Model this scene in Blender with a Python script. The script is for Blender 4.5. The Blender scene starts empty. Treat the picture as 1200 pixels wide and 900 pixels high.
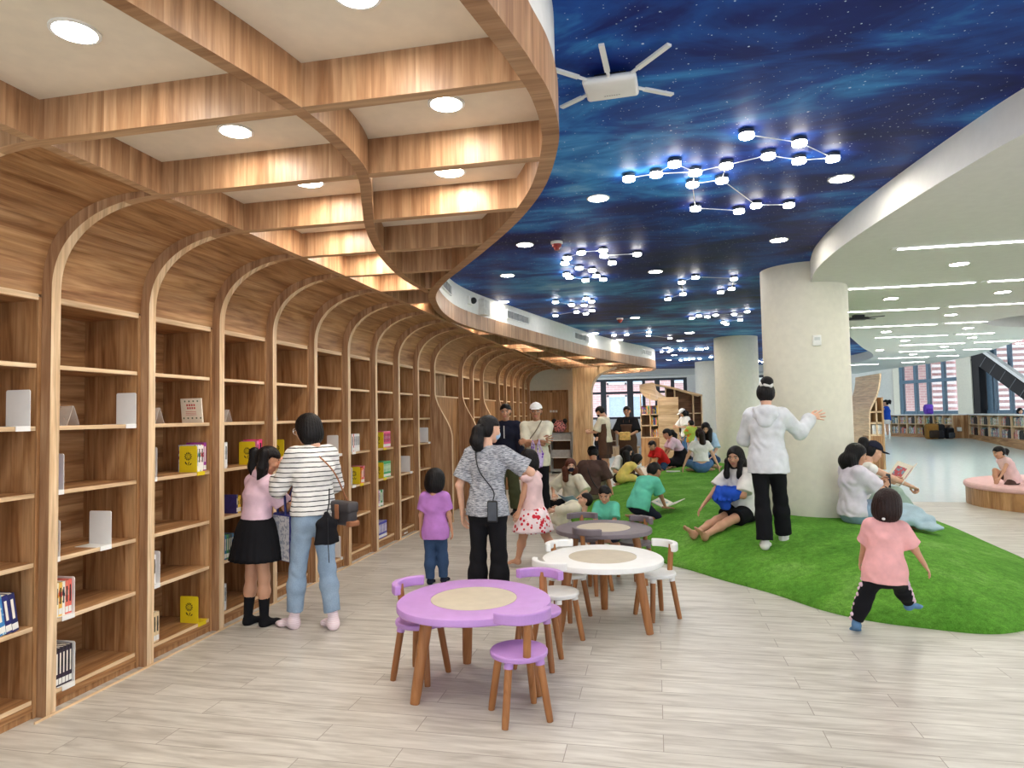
import bpy, bmesh, math, random
import numpy as np
from mathutils import Vector, Matrix
from mathutils.geometry import tessellate_polygon
random.seed(7)
COL = bpy.context.scene.collection
PI = math.pi
# ------------------------------------------------------------------ camera maths
F = 784.4; EYE = 1.58
_y, _p, _r = math.radians(11.92), math.radians(2.69), math.radians(1.08)
_rt = Vector((math.cos(_y), math.sin(_y), 0))
FW = Vector((-math.sin(_y)*math.cos(_p), math.cos(_y)*math.cos(_p), math.sin(_p)))
_up = _rt.cross(FW)
RT = math.cos(_r)*_rt - math.sin(_r)*_up
UP = math.sin(_r)*_rt + math.cos(_r)*_up
def ray(px, py): return RT*((px-600)/F) + UP*(-(py-450)/F) + FW
def atz(px, py, z):
    d = ray(px, py); return Vector((0, 0, EYE)) + d*((z-EYE)/d.z)
def aty(px, py, y):
    d = ray(px, py); return Vector((0, 0, EYE)) + d*(y/d.y)
def atx(px, py, x):
    d = ray(px, py); return Vector((0, 0, EYE)) + d*(x/d.x)

# ------------------------------------------------------------------ objects
def tag(o, label=None, cat=None, group=None, kind=None):
    if label: o['label'] = label
    if cat: o['category'] = cat
    if group: o['group'] = group
    if kind: o['kind'] = kind
    return o
def empty(name, loc=(0, 0, 0), rz=0.0, label=None, cat=None, group=None):
    o = bpy.data.objects.new(name, None); COL.objects.link(o)
    o.location = loc; o.rotation_euler = (0, 0, rz); o.empty_display_size = .1
    return tag(o, label, cat, group)
def copy_tree(o, parent=None):
    c = o.copy(); COL.objects.link(c); c.parent = parent
    for ch in list(o.children): copy_tree(ch, c)
    return c

class MB:
    """collects shapes, links them as one mesh object"""
    def __init__(s): s.v = []; s.f = []; s.m = []; s.mi = 0
    def add(s, verts, faces, M=None):
        n = len(s.v)
        if M is not None: verts = [M @ Vector(v) for v in verts]
        s.v += [tuple(v) for v in verts]
        for f in faces: s.f.append(tuple(i+n for i in f)); s.m.append(s.mi)
        return s
    def box(s, lo, hi, M=None):
        x0, y0, z0 = lo; x1, y1, z1 = hi
        v = [(x0,y0,z0),(x1,y0,z0),(x1,y1,z0),(x0,y1,z0),(x0,y0,z1),(x1,y0,z1),(x1,y1,z1),(x0,y1,z1)]
        return s.add(v, [(0,3,2,1),(4,5,6,7),(0,1,5,4),(1,2,6,5),(2,3,7,6),(3,0,4,7)], M)
    def rbox(s, lo, hi, b=.01, M=None, seg=2):
        bm = bmesh.new(); bmesh.ops.create_cube(bm, size=1)
        for v in bm.verts:
            v.co = Vector([l+(c+.5)*(h-l) for c, l, h in zip(v.co, lo, hi)])
        bmesh.ops.bevel(bm, geom=bm.edges[:], offset=b, segments=seg, profile=.5, affect='EDGES')
        return s.bm(bm, M)
    def bm(s, bm, M=None):
        bm.verts.index_update()
        s.add([v.co.copy() for v in bm.verts], [[v.index for v in f.verts] for f in bm.faces], M); bm.free()
        return s
    def prism(s, poly, h0, h1, M=None, axis='z'):
        """closed 2D polygon extruded between h0 and h1 (concave allowed)"""
        n = len(poly)
        def P(p, h): return {'z': (p[0], p[1], h), 'y': (p[0], h, p[1]), 'x': (h, p[0], p[1])}[axis]
        v = [P(p, h0) for p in poly] + [P(p, h1) for p in poly]
        tri = tessellate_polygon([[Vector((p[0], p[1], 0)) for p in poly]])
        f = [tuple(t) for t in tri] + [tuple(i+n for i in t[::-1]) for t in tri]
        f += [(i, (i+1) % n, (i+1) % n+n, i+n) for i in range(n)]
        return s.add(v, f, M)
    def strip(s, A, B, h0, h1, axis='y'):
        """solid between two equally long polylines A and B, extruded along axis"""
        def P(p, h): return {'z': (p[0], p[1], h), 'y': (p[0], h, p[1]), 'x': (h, p[0], p[1])}[axis]
        n = len(A)
        v = [P(p, h0) for p in A]+[P(p, h0) for p in B]+[P(p, h1) for p in A]+[P(p, h1) for p in B]
        f = []
        for i in range(n-1):
            f += [(i, i+1, n+i+1, n+i), (2*n+i+1, 2*n+i, 3*n+i, 3*n+i+1),
                  (i+1, i, 2*n+i, 2*n+i+1), (n+i, n+i+1, 3*n+i+1, 3*n+i)]
        f += [(0, n, 3*n, 2*n), (n-1, 3*n-1, 4*n-1, 2*n-1)]
        return s.add(v, f)
    def tube(s, path, r, seg=10, caps=True):
        path = [Vector(p) for p in path]; n = len(path)
        rr = r if isinstance(r, (list, tuple)) else [r]*n
        v = []; f = []; up = None
        for i, p in enumerate(path):
            t = (path[min(i+1, n-1)]-path[max(i-1, 0)]).normalized()
            if up is None: up = t.orthogonal().normalized()
            up = (up-t*up.dot(t)); up = up.normalized() if up.length > 1e-6 else t.orthogonal().normalized()
            w = t.cross(up)
            for k in range(seg):
                a = 2*PI*k/seg; v.append(p+(up*math.cos(a)+w*math.sin(a))*rr[i])
        for i in range(n-1):
            for k in range(seg):
                k2 = (k+1) % seg; f.append((i*seg+k, i*seg+k2, (i+1)*seg+k2, (i+1)*seg+k))
        if caps: f += [tuple(range(seg))[::-1], tuple((n-1)*seg+k for k in range(seg))]
        return s.add(v, f)
    def lathe(s, prof, seg=32, M=None):
        """profile of (r, z), revolved round z, closed at both ends"""
        v = []; f = []; n = len(prof)
        for r, z in prof:
            for k in range(seg):
                a = 2*PI*k/seg; v.append((r*math.cos(a), r*math.sin(a), z))
        for i in range(n-1):
            for k in range(seg):
                k2 = (k+1) % seg; f.append((i*seg+k, i*seg+k2, (i+1)*seg+k2, (i+1)*seg+k))
        if prof[0][0] > 1e-6: f.append(tuple(range(seg))[::-1])
        if prof[-1][0] > 1e-6: f.append(tuple((n-1)*seg+k for k in range(seg)))
        return s.add(v, f, M)
    def build(s, name, mat, parent=None, smooth=None, bevel=0, loc=None):
        me = bpy.data.meshes.new(name)
        me.from_pydata(s.v, [], s.f)
        for m in (mat if isinstance(mat, (list, tuple)) else [mat]): me.materials.append(m)
        if max(s.m, default=0): me.polygons.foreach_set('material_index', s.m)
        bm = bmesh.new(); bm.from_mesh(me)
        bmesh.ops.recalc_face_normals(bm, faces=bm.faces); bm.to_mesh(me); bm.free()
        if smooth is not None:
            me.polygons.foreach_set('use_smooth', [True]*len(me.polygons))
            try: me.set_sharp_from_angle(angle=math.radians(smooth))
            except Exception: pass
        o = bpy.data.objects.new(name, me); COL.objects.link(o)
        if parent is not None: o.parent = parent
        if loc is not None: o.location = loc
        if bevel:
            b = o.modifiers.new('edge', 'BEVEL'); b.width = bevel; b.segments = 2; b.limit_method = 'ANGLE'
        return o
def structure(o): o['kind'] = 'structure'; return o
def catmull(pts, k=8):
    P = [Vector(p) for p in pts]; P = [P[0]*2-P[1]]+P+[P[-1]*2-P[-2]]
    out = []
    for i in range(1, len(P)-2):
        a, b, c, d = P[i-1:i+3]
        for j in range(k):
            t = j/k
            out.append(.5*((2*b)+(c-a)*t+(2*a-5*b+4*c-d)*t*t+(3*b-a-3*c+d)*t**3))
    out.append(P[-2]); return out

# ------------------------------------------------------------------ materials
def lin(c):
    c = [x/255 for x in c[:3]]
    return tuple(x/12.92 if x <= .04045 else ((x+.055)/1.055)**2.4 for x in c)+(1,)
class NT:
    def __init__(s, name):
        s.mat = bpy.data.materials.new(name); s.mat.use_nodes = True
        s.t = s.mat.node_tree; s.b = s.t.nodes['Principled BSDF']
    def n(s, typ, **kw):
        o = s.t.nodes.new(typ)
        for k, v in kw.items():
            if isinstance(k, str) and hasattr(o, k) and not k[0].isupper(): setattr(o, k, v)
            else: o.inputs[k.replace('_', ' ')].default_value = v
        return o
    def l(s, a, b): s.t.links.new(a, b); return s
    def math(s, op, a, b=None, c=None):
        o = s.t.nodes.new('ShaderNodeMath'); o.operation = op
        for i, x in enumerate((a, b, c)):
            if x is None: continue
            if isinstance(x, (int, float)): o.inputs[i].default_value = x
            else: s.l(x, o.inputs[i])
        return o.outputs[0]
    def ramp(s, fac, stops, interp='LINEAR'):
        o = s.t.nodes.new('ShaderNodeValToRGB'); e = o.color_ramp.elements; o.color_ramp.interpolation = interp
        while len(e) < len(stops): e.new(.5)
        for q, (p, c) in zip(e, stops): q.position = p; q.color = lin(c)
        s.l(fac, o.inputs[0]); return o.outputs[0]
    def mix(s, fac, a, b, mode='MIX'):
        o = s.t.nodes.new('ShaderNodeMix'); o.data_type = 'RGBA'; o.blend_type = mode
        for i, x in ((0, fac), (6, a), (7, b)):
            if isinstance(x, (int, float)): o.inputs[i].default_value = x
            elif isinstance(x, tuple): o.inputs[i].default_value = x
            else: s.l(x, o.inputs[i])
        return o.outputs[2]
    def coords(s, kind='Object', scale=None, rot=None):
        tc = s.t.nodes.new('ShaderNodeTexCoord'); v = tc.outputs[kind]
        if scale or rot:
            m = s.t.nodes.new('ShaderNodeMapping'); s.l(v, m.inputs[0])
            if scale: m.inputs['Scale'].default_value = scale
            if rot: m.inputs['Rotation'].default_value = rot
            v = m.outputs[0]
        return v
    def sep(s, v):
        o = s.t.nodes.new('ShaderNodeSeparateXYZ'); s.l(v, o.inputs[0]); return o.outputs
    def comb(s, x, y, z):
        o = s.t.nodes.new('ShaderNodeCombineXYZ')
        for i, q in enumerate((x, y, z)):
            if isinstance(q, (int, float)): o.inputs[i].default_value = q
            else: s.l(q, o.inputs[i])
        return o.outputs[0]
    def noise(s, v, scale=5, detail=3, rough=.5, dist=0):
        o = s.t.nodes.new('ShaderNodeTexNoise'); s.l(v, o.inputs['Vector'])
        o.inputs['Scale'].default_value = scale; o.inputs['Detail'].default_value = detail
        o.inputs['Roughness'].default_value = rough; o.inputs['Distortion'].default_value = dist
        return o.outputs
    def bump(s, h, strength=.2, dist=.01):
        o = s.t.nodes.new('ShaderNodeBump'); o.inputs['Strength'].default_value = strength
        o.inputs['Distance'].default_value = dist; s.l(h, o.inputs['Height']); s.l(o.outputs[0], s.b.inputs['Normal'])
    def done(s, color=None, rough=.5, metal=0, spec=.5):
        if color is not None:
            if isinstance(color, tuple): s.b.inputs['Base Color'].default_value = color if len(color) == 4 else lin(color)
            else: s.l(color, s.b.inputs['Base Color'])
        if isinstance(rough, (int, float)): s.b.inputs['Roughness'].default_value = rough
        else: s.l(rough, s.b.inputs['Roughness'])
        s.b.inputs['Metallic'].default_value = metal; s.b.inputs['Specular IOR Level'].default_value = spec
        return s.mat
_flat = {}
def flat(c, rough=.55, spec=.4, var=.05, metal=0, name=None):
    """painted or plastic surface with faint procedural unevenness"""
    k = (tuple(c), rough, spec, var, metal)
    if k in _flat: return _flat[k]
    t = NT(name or 'paint')
    v = t.coords(); nz = t.noise(v, 14, 3)[0]
    c2 = tuple(max(0, min(255, x*(1-var*1.6))) for x in c); c3 = tuple(min(255, x*(1+var)) for x in c)
    m = t.done(t.ramp(nz, [(.25, c2), (.75, c3)]), rough, metal, spec)
    _flat[k] = m; return m
def wood(name, base, dark, light, grain='z', strip=.075, rough=.42, tone=.5, spec=.35):
    """boards of varying tone with streaky figure; grain gives the direction of the fibre"""
    t = NT(name); v = t.coords(); x, y, z = t.sep(v)
    if grain == 'z': across, along = t.math('ADD', x, y), z
    elif grain == 'y': across, along = t.math('ADD', x, z), y
    else: across, along = t.math('ADD', y, z), x
    cell = t.math('FLOOR', t.math('DIVIDE', across, strip))
    wn = t.n('ShaderNodeTexWhiteNoise', noise_dimensions='1D'); t.l(cell, wn.inputs['W'])
    p = t.comb(t.math('MULTIPLY', across, 34.), t.math('MULTIPLY', along, 1.6), t.math('MULTIPLY', wn.outputs[0], 37.))
    n1 = t.noise(p, 1., 4, .6, .6)[0]
    p2 = t.comb(t.math('MULTIPLY', across, 9.), t.math('MULTIPLY', along, 1.1), t.math('MULTIPLY', wn.outputs[0], 11.))
    n2 = t.noise(p2, 1., 3, .55, 1.2)[0]
    c = t.ramp(n2, [(.28, dark), (.5, base), (.72, light)])
    streak = t.ramp(n1, [(.3, (150, 128, 108)), (.62, (255, 255, 255))])
    c = t.mix(.55, c, streak, 'MULTIPLY')
    tn = t.ramp(wn.outputs[0], [(0, (205, 192, 180)), (1, (255, 255, 255))])
    c = t.mix(tone, c, tn, 'MULTIPLY')
    t.bump(n1, .08, .004)
    return t.done(c, rough, 0, spec)
WB, WD, WL = (190, 144, 98), (146, 98, 58), (212, 170, 124)
M = {}
M['wood'] = wood('oak_vertical', WB, WD, WL, 'z')
M['wood_h'] = wood('oak_horizontal', WB, WD, WL, 'y', .16)
M['wood_x'] = wood('oak_cross', WB, WD, WL, 'x', .2)
M['edge'] = wood('oak_edge', (236, 206, 166), (220, 186, 144), (246, 222, 188), 'z', .3, tone=.15)  # both edge oaks made paler for the light on front edges
M['edge_h'] = wood('oak_edge_horizontal', (236, 206, 166), (220, 188, 146), (246, 222, 188), 'y', .3, tone=.15)
M['rib'] = wood('oak_rib', (188, 148, 112), (158, 116, 82), (206, 170, 132), 'z', .06)
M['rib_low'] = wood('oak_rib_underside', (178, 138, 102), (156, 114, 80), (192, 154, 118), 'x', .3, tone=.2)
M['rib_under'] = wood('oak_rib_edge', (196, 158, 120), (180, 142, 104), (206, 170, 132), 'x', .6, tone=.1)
M['pale_wood'] = wood('pale_ash', (218, 184, 140), (196, 158, 114), (232, 202, 160), 'z', .22)
M['pale_wood_h'] = wood('pale_ash_bent', (220, 190, 150), (196, 162, 122), (236, 210, 172), 'x', .09)
M['white'] = flat((232, 231, 226), .6, .3, .015, name='white_plaster')
M['cream'] = flat((226, 222, 206), .6, .3, .015, name='cream_plaster')
M['ceil_white'] = flat((226, 227, 222), .7, .2, .01, name='ceiling_white')
M['coffer'] = flat((228, 216, 196), .7, .2, .015, name='coffer_fabric')
M['metal_dark'] = flat((52, 58, 66), .4, .5, .05, name='dark_aluminium')
M['metal_white'] = flat((240, 240, 238), .35, .5, .01, name='white_powder_coat')
M['black'] = flat((22, 22, 26), .5, .4, .1, name='black')
M['plastic_white'] = flat((236, 236, 232), .4, .5, .01, name='white_plastic')
def emit(name, c, s):
    t = NT(name); t.b.inputs['Emission Color'].default_value = lin(c); t.b.inputs['Emission Strength'].default_value = s
    nz = t.noise(t.coords(), 3, 1)[0]
    return t.done(t.ramp(nz, [(0, c), (1, c)]), .5)
M['lamp'] = emit('downlight_glow', (255, 246, 232), 95)
M['lamp_star'] = emit('star_lamp_glow', (255, 252, 250), 26)
M['lamp_line'] = emit('line_light_glow', (255, 254, 250), 13)

def floor_mat(name, tint=None):
    t = NT(name); v = t.coords()
    br = t.n('ShaderNodeTexBrick'); t.l(v, br.inputs['Vector'])
    br.offset = .37; br.offset_frequency = 2; br.squash = 1
    for k, q in (('Scale', 1.), ('Mortar Size', .0022), ('Mortar Smooth', .3), ('Bias', 0.), ('Brick Width', 1.22), ('Row Height', .172)):
        br.inputs[k].default_value = q
    br.inputs['Color1'].default_value = (0, 0, 0, 1); br.inputs['Color2'].default_value = (1, 1, 1, 1); br.inputs['Mortar'].default_value = (.5, .5, .5, 1)
    x, y, z = t.sep(v)
    p = t.comb(t.math('MULTIPLY', x, 1.5), t.math('MULTIPLY', y, 16.), t.math('MULTIPLY', br.outputs['Color'], 9.))
    n1 = t.noise(p, 1.6, 5, .6, .5)[0]
    p2 = t.comb(t.math('MULTIPLY', x, .9), t.math('MULTIPLY', y, 5.), t.math('MULTIPLY', br.outputs['Color'], 5.))
    n2 = t.noise(p2, 2.6, 3, .5, 1.)[0]
    c = t.ramp(n2, [(.22, (180, 174, 164)), (.45, (207, 203, 194)), (.75, (221, 218, 209))])
    c = t.mix(.45, c, t.ramp(n1, [(.30, (168, 160, 150)), (.6, (255, 255, 255))]), 'MULTIPLY')
    c = t.mix(.4, c, t.ramp(br.outputs['Color'], [(0, (224, 222, 220)), (1, (255, 255, 255))]), 'MULTIPLY')
    c = t.mix(br.outputs['Fac'], c, lin((138, 130, 120)))
    t.bump(n1, .04, .004)
    return t.done(c, .34, 0, .45)
M['floor'] = floor_mat('plank_vinyl')
M['floor_blue'] = flat((224, 242, 242), .16, .5, .02, name='pale_blue_floor')  # smooth pale blue for the far right and far end of the floor

def star_mat():
    t = NT('night_sky_mural'); v = t.coords()
    x, y, z = t.sep(v)
    p = t.comb(t.math('MULTIPLY', x, .55), t.math('MULTIPLY', y, .8), 0.)
    a = t.noise(p, .9, 5, .55, .6)[0]
    b = t.noise(t.comb(t.math('MULTIPLY', x, .5), t.math('MULTIPLY', y, 1.1), 3.), 2.2, 5, .6, .8)[0]
    cc = t.noise(t.comb(x, y, 9.), .35, 2)[0]
    s = t.math('ADD', t.math('MULTIPLY', a, .62), t.math('ADD', t.math('MULTIPLY', b, .42), t.math('MULTIPLY', t.math('SUBTRACT', cc, .5), .5)))
    c = t.ramp(s, [(.35, (13, 18, 64)), (.47, (19, 38, 112)), (.545, (26, 78, 160)), (.615, (58, 138, 206)), (.74, (156, 204, 234))])
    for sc, th, br, seed in ((13, .095, 1., 0), (26, .14, 1., 3.3), (44, .17, .7, 5.7), (6, .035, 1.3, 8.1)):
        vo = t.n('ShaderNodeTexVoronoi'); t.l(t.comb(x, y, seed), vo.inputs['Vector']); vo.inputs['Scale'].default_value = sc
        vr, vg, vb = t.sep(vo.outputs['Color'])
        on = t.math('LESS_THAN', vo.outputs['Distance'], t.math('MULTIPLY', vr, th))
        keep = t.math('GREATER_THAN', t.math('ADD', vg, t.math('MULTIPLY', a, .8)), .82)
        c = t.mix(t.math('MULTIPLY', t.math('MULTIPLY', on, keep), br*.8), c, lin((216, 232, 250)))
    return t.done(c, .55, 0, .2)
M['stars'] = star_mat()

def turf_mat():
    t = NT('artificial_turf'); v = t.coords()
    n1 = t.noise(v, 2.2, 4, .6)[0]; n2 = t.noise(v, 160, 3, .7)[0]; n3 = t.noise(v, 22, 4, .65, .4)[0]
    c = t.ramp(n1, [(.3, (98, 168, 54)), (.55, (126, 196, 72)), (.75, (156, 216, 104))])
    c = t.mix(.6, c, t.ramp(n3, [(.3, (150, 160, 140)), (.65, (255, 255, 255))]), 'MULTIPLY')
    c = t.mix(.7, c, t.ramp(n2, [(.3, (120, 130, 110)), (.62, (255, 255, 255))]), 'MULTIPLY')
    t.bump(t.math('ADD', n2, n3), .7, .02)
    return t.done(c, .9, 0, .15)
M['turf'] = turf_mat()
def glass_mat():
    t = NT('clear_pane'); nz = t.noise(t.coords(), 2, 1)[0]
    t.b.inputs['Transmission Weight'].default_value = 1; t.b.inputs['IOR'].default_value = 1.05
    return t.done(t.ramp(nz, [(0, (246, 250, 252)), (1, (252, 254, 255))]), .0, 0, .3)
M['glass'] = glass_mat()
def acrylic_mat():
    t = NT('clear_acrylic'); nz = t.noise(t.coords(), 30, 2)[0]
    t.b.inputs['Alpha'].default_value = .3
    return t.done(t.ramp(nz, [(0, (236, 232, 226)), (1, (252, 250, 246))]), .08, 0, .6)
M['acrylic'] = acrylic_mat()
# ================================================================== the setting
XF = -3.247          # front of the fins
XC = -3.307          # front of the cabinets
XB = -3.723          # back of the cabinets
ZC, ZP, ZS, ZW = 2.80, 2.98, 3.30, 3.055   # coffer underside, coffer panel, mural ceiling, white ceiling
def ramp_z(x, y):
    u = max(0, min(1, (y-12.5)/13.5)); w = max(0, min(1, (x-2.4)/1.6)); w = w*w*(3-2*w)
    return .5*u*w
# floor: flat by the shelves, rising gently towards the low shelves at the far right
xs = np.concatenate([np.linspace(-6, 2, 5), np.linspace(2.4, 4.2, 7), np.linspace(5, 18, 6)])
ys = np.concatenate([np.linspace(-3, 12, 6), np.linspace(12.5, 26, 10), [30, 36]])
v = [(x, y, ramp_z(x, y)) for y in ys for x in xs]; nx = len(xs)
f = [(j*nx+i, j*nx+i+1, (j+1)*nx+i+1, (j+1)*nx+i) for j in range(len(ys)-1) for i in range(nx-1)]
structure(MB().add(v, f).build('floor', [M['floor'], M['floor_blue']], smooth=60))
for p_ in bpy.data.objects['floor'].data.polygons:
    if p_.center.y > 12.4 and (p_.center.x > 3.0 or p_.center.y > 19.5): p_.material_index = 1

# night sky ceiling and lower white ceiling
structure(MB().box((-6, -3, ZS), (7.2, 30.5, ZS+.1)).build('ceiling', M['stars']))
edge = [(4.2, -1.5), (3.2, .8), (2.55, 2.4), (2.2, 3.4), (2.01, 4.05), (1.925, 4.5), (1.835, 5.15), (1.76, 5.84), (1.71, 6.5), (1.70, 7.2), (1.77, 7.95), (2.05, 9.3), (2.8, 11.6), (3.9, 14.6),
        (5.0, 17.6), (5.8, 19.6), (6.25, 21.4), (6.2, 23.2), (5.4, 25.2), (4.2, 26.3), (1.8, 27.2), (-.8, 26.6), (-3, 26.6), (-6, 26.6)]
ED = [(p.x, p.y) for p in catmull([(a, b, 0) for a, b in edge], 8)]
rim = [atz(*q, ZW) for q in ((1034, 433.5), (1052, 431), (1090, 426), (1123, 420.5), (1150, 414), (1200, 397), (1245, 377))]
RIM = [(p.x, p.y) for p in catmull([(p.x, p.y, 0) for p in rim], 5)]
outer = ED+[(-6, 30.5), (rim[0].x-.2, 30.5)]+RIM+[(17, 6.5), (17, -1.5)]
OVC = atz(1160, 376, ZW)
oval = [(OVC.x+2.5+2.5*math.cos(a), OVC.y-1.5*math.sin(a)) for a in np.linspace(0, 2*PI, 40, endpoint=False)]
def slab_with_hole(outer, hole, z0, z1):
    A = [Vector((x, y, 0)) for x, y in outer]; B = [Vector((x, y, 0)) for x, y in hole]
    tri = tessellate_polygon([A, B]); P = outer+hole; n = len(P); mb = MB()
    v = [(x, y, z0) for x, y in P]+[(x, y, z1) for x, y in P]
    f = [tuple(t) for t in tri]+[tuple(i+n for i in t[::-1]) for t in tri]
    for a, b in ((0, len(outer)), (len(outer), n)):
        m = b-a; f += [(a+i, a+(i+1) % m, a+(i+1) % m+n, a+i+n) for i in range(m)]
    return mb.add(v, f)
structure(slab_with_hole(outer, oval, ZW, ZS).build('ceiling_white', M['ceil_white'], smooth=40))
structure(MB().prism([(OVC.x+2.5+2.6*math.cos(a), OVC.y-1.6*math.sin(a)) for a in np.linspace(0, 2*PI, 40, endpoint=False)], ZS, ZS+.04).build('ceiling_recess', M['white']))

# --- bookcase wall ------------------------------------------------------------
Y0, DP = 3.106, .734                       # first fin centre and pitch
fins = [Y0+DP*k for k in range(-1, 10)] + [11.22, 11.93, 12.68, 14.05, 14.78, 15.5, 16.22, 16.94, 17.66]
S_FINS = {9.712: 0}                        # filled below
ORD = ['first','second','third','fourth','fifth','sixth','seventh','eighth','ninth','tenth','eleventh','twelfth','thirteenth','fourteenth','fifteenth','sixteenth','seventeenth','eighteenth','nineteenth','twentieth','twenty-first','twenty-second']
SH = [.10, .49, .83, 1.205, 1.57, 1.915]   # shelf tops
ZT = 2.285                                 # top of the openings
outer_px = [(594,30),(625,75),(645,110),(655,150),(652,180),(640,215),(622,242),(600,266),(570,292),(545,312),(522,330),(511,345),(513,356),(521,367),(537,377.5),(562,386),(590,393),(620,400.5),(660,410),(692,417.5),(730,424.5),(757,428.5)]
op = [(-1.25, -1.5, 0), (-.9, -.3, 0), (-.66, .7, 0)]+[atz(a, b, ZC)*Vector((1, 1, 0)) if False else Vector((atz(a, b, ZC).x, atz(a, b, ZC).y, 0)) for a, b in outer_px]
EX = op[-1]
op += [Vector((EX.x+.25, EX.y+1.2, 0)), Vector((EX.x+.1, EX.y+2.4, 0)), Vector((EX.x-.7, EX.y+3.2, 0)), Vector((-2., EX.y+3.6, 0)), Vector((-4, EX.y+3.7, 0))]
OUT = [(p.x, p.y) for p in catmull(op, 6)]
def x_outer(y):
    best = -2.45
    for (x0, y0), (x1, y1) in zip(OUT, OUT[1:]):
        if y0 != y1 and min(y0, y1) <= y <= max(y0, y1) and y < EX.y+2: best = x0+(x1-x0)*(y-y0)/(y1-y0); break
    return best
def offset_path(P, d):
    out = []
    for i, p in enumerate(P):
        a = Vector(P[max(i-1, 0)]); b = Vector(P[min(i+1, len(P)-1)]); t = (b-a).normalized()
        out.append((p[0]-t.y*d, p[1]+t.x*d))
    return out
def arc(x0, z0, x1, z1, n=2.3, k=22):
    a, b = x1-x0, z1-z0
    return [(x1-a*math.cos(t)**(2/n), z0+b*math.sin(t)**(2/n)) for t in np.linspace(0, PI/2, k)]
def fin_profile(s_curve, xo):
    A = []
    if s_curve:
        A += [(-2.985, 0), (-2.985, 1.2)]
        A += [(-2.985-.262*(.5-.5*math.cos(PI*t)), 1.25+.72*t) for t in np.linspace(0, 1, 14)]
    else: A += [(XF, 0), (XF, 1.2)]+[(XF, 1.25+.72*t) for t in np.linspace(0, 1, 14)]
    lowback = [(XC-.02, z) for x, z in A]
    I = arc(XF, 2.31, -2.55, ZC); O = arc(XC-.02, 2.31, -2.62, ZP, 2.8)
    A += I; lowback += O
    if xo > -2.35: A += [(-2.4, ZC), (xo, ZC)]; lowback += [(-2.4, ZP), (xo, ZP)]
    return A, lowback
S_Y = (Y0+DP*9, 11.22, 12.68, 14.05)
for i, y in enumerate(fins):
    s = any(abs(y-q) < .01 for q in S_Y)
    A, B = fin_profile(s, x_outer(y)-.04)
    o = MB().strip(A, B, y-.03, y+.03).build('arched_rib', [M['rib'], M['edge'], M['rib_under']], smooth=30)
    # front edge lightened in colour for the light on it, darker underside along the ceiling
    me = o.data
    for p in me.polygons:
        n = p.normal; c = p.center
        if abs(n.y) < .3:
            if n.z > -.985 and (n.x > .05 or n.z < 0): p.material_index = 1
            elif n.z < -.3: p.material_index = 2
    w = ', swollen foot' if s else ''
    tag(o, f'{ORD[i]} arched oak rib from the camera along the shelf wall{w}', 'wooden rib', 'arched oak ribs along the shelf wall')
# vault panels between the fins
vb = arc(XC-.005, ZT+.015, -2.6, ZC+.03, 2.6, 18); vo = arc(XC-.045, ZT+.015, -2.62, ZC+.07, 2.6, 18)
for y0, y1 in zip(fins, fins[1:]):
    structure(MB().strip(vb, vo, y0+.028, y1-.028).build('ceiling_vault', M['wood_h'], smooth=40))
# bookcases
def bookcase(y0, y1, i, kind):
    r = empty('bookcase', (XC, (y0+y1)/2, 0))
    a, b = y0+.032-(y0+y1)/2, y1-.032-(y0+y1)/2
    D = XB-XC
    for q in (a, b-.022):
        MB().box((D, q, 0), (0, q+.022, ZT)).build('side_panel', [M['wood']], r, bevel=.002)
    MB().box((D-.02, a, 0), (D, b, ZT)).build('back_panel', M['wood_h'], r)
    MB().box((D, a+.022, ZT-.022), (-.004, b-.022, ZT)).build('top_panel', M['wood_h'], r)
    MB().box((-.02, a+.022, ZT-.018), (0, b-.022, ZT+.014)).build('top_edging', M['edge_h'], r)
    def shelf(z, ya=a+.022, yb=b-.022, nm='shelf'):
        o = MB().box((D, ya, z-.025), (-.008, yb, z)).build(nm, [M['wood_h'], M['edge_h']], r, bevel=.0015)
        for p in o.data.polygons:
            if p.normal.x > .9: p.material_index = 1
    if kind == 'tall':
        for z in SH[1:]: shelf(z)
        shelf(SH[0], nm='bottom_shelf')
        MB().box((-.03, a+.022, 0), (-.012, b-.022, SH[0]-.024)).build('plinth', M['wood'], r)
        MB().box((-.05, a+.022, SH[0]-.06), (-.004, b-.022, SH[0]-.026)).build('plinth_rail', M['wood_h'], r)
        t = f'{ORD[i]} tall oak bookcase from the camera, open shelves between arched ribs'
    else:
        shelf(1.915)
        MB().box((D, -.011, 1.915), (-.02, .011, ZT-.022)).build('divider', M['edge'], r)
        MB().box((-.045, a+.022, 0), (-.025, b-.022, 1.89)).build('closed_panel', M['wood'], r)
        t = f'{ORD[i]} bookcase from the camera, one upper row above a closed panel'
    return tag(r, t, 'bookcase', 'bookcases of the shelf wall')
for i, (y0, y1) in enumerate(zip(fins, fins[1:])):
    bookcase(y0, y1, i, 'wave' if (abs(y0-S_Y[0]) < .01 or abs(y0-12.68) < .01) else 'tall')
structure(MB().box((XB-.2, -2, 0), (XB-.04, 18.6, 3.3)).build('wall_left', M['cream']))
structure(MB().box((XF+.004, 3.0, 0), (XF+.012, 9.68, .012)).build('baseboard_left', M['edge_h']))

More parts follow.
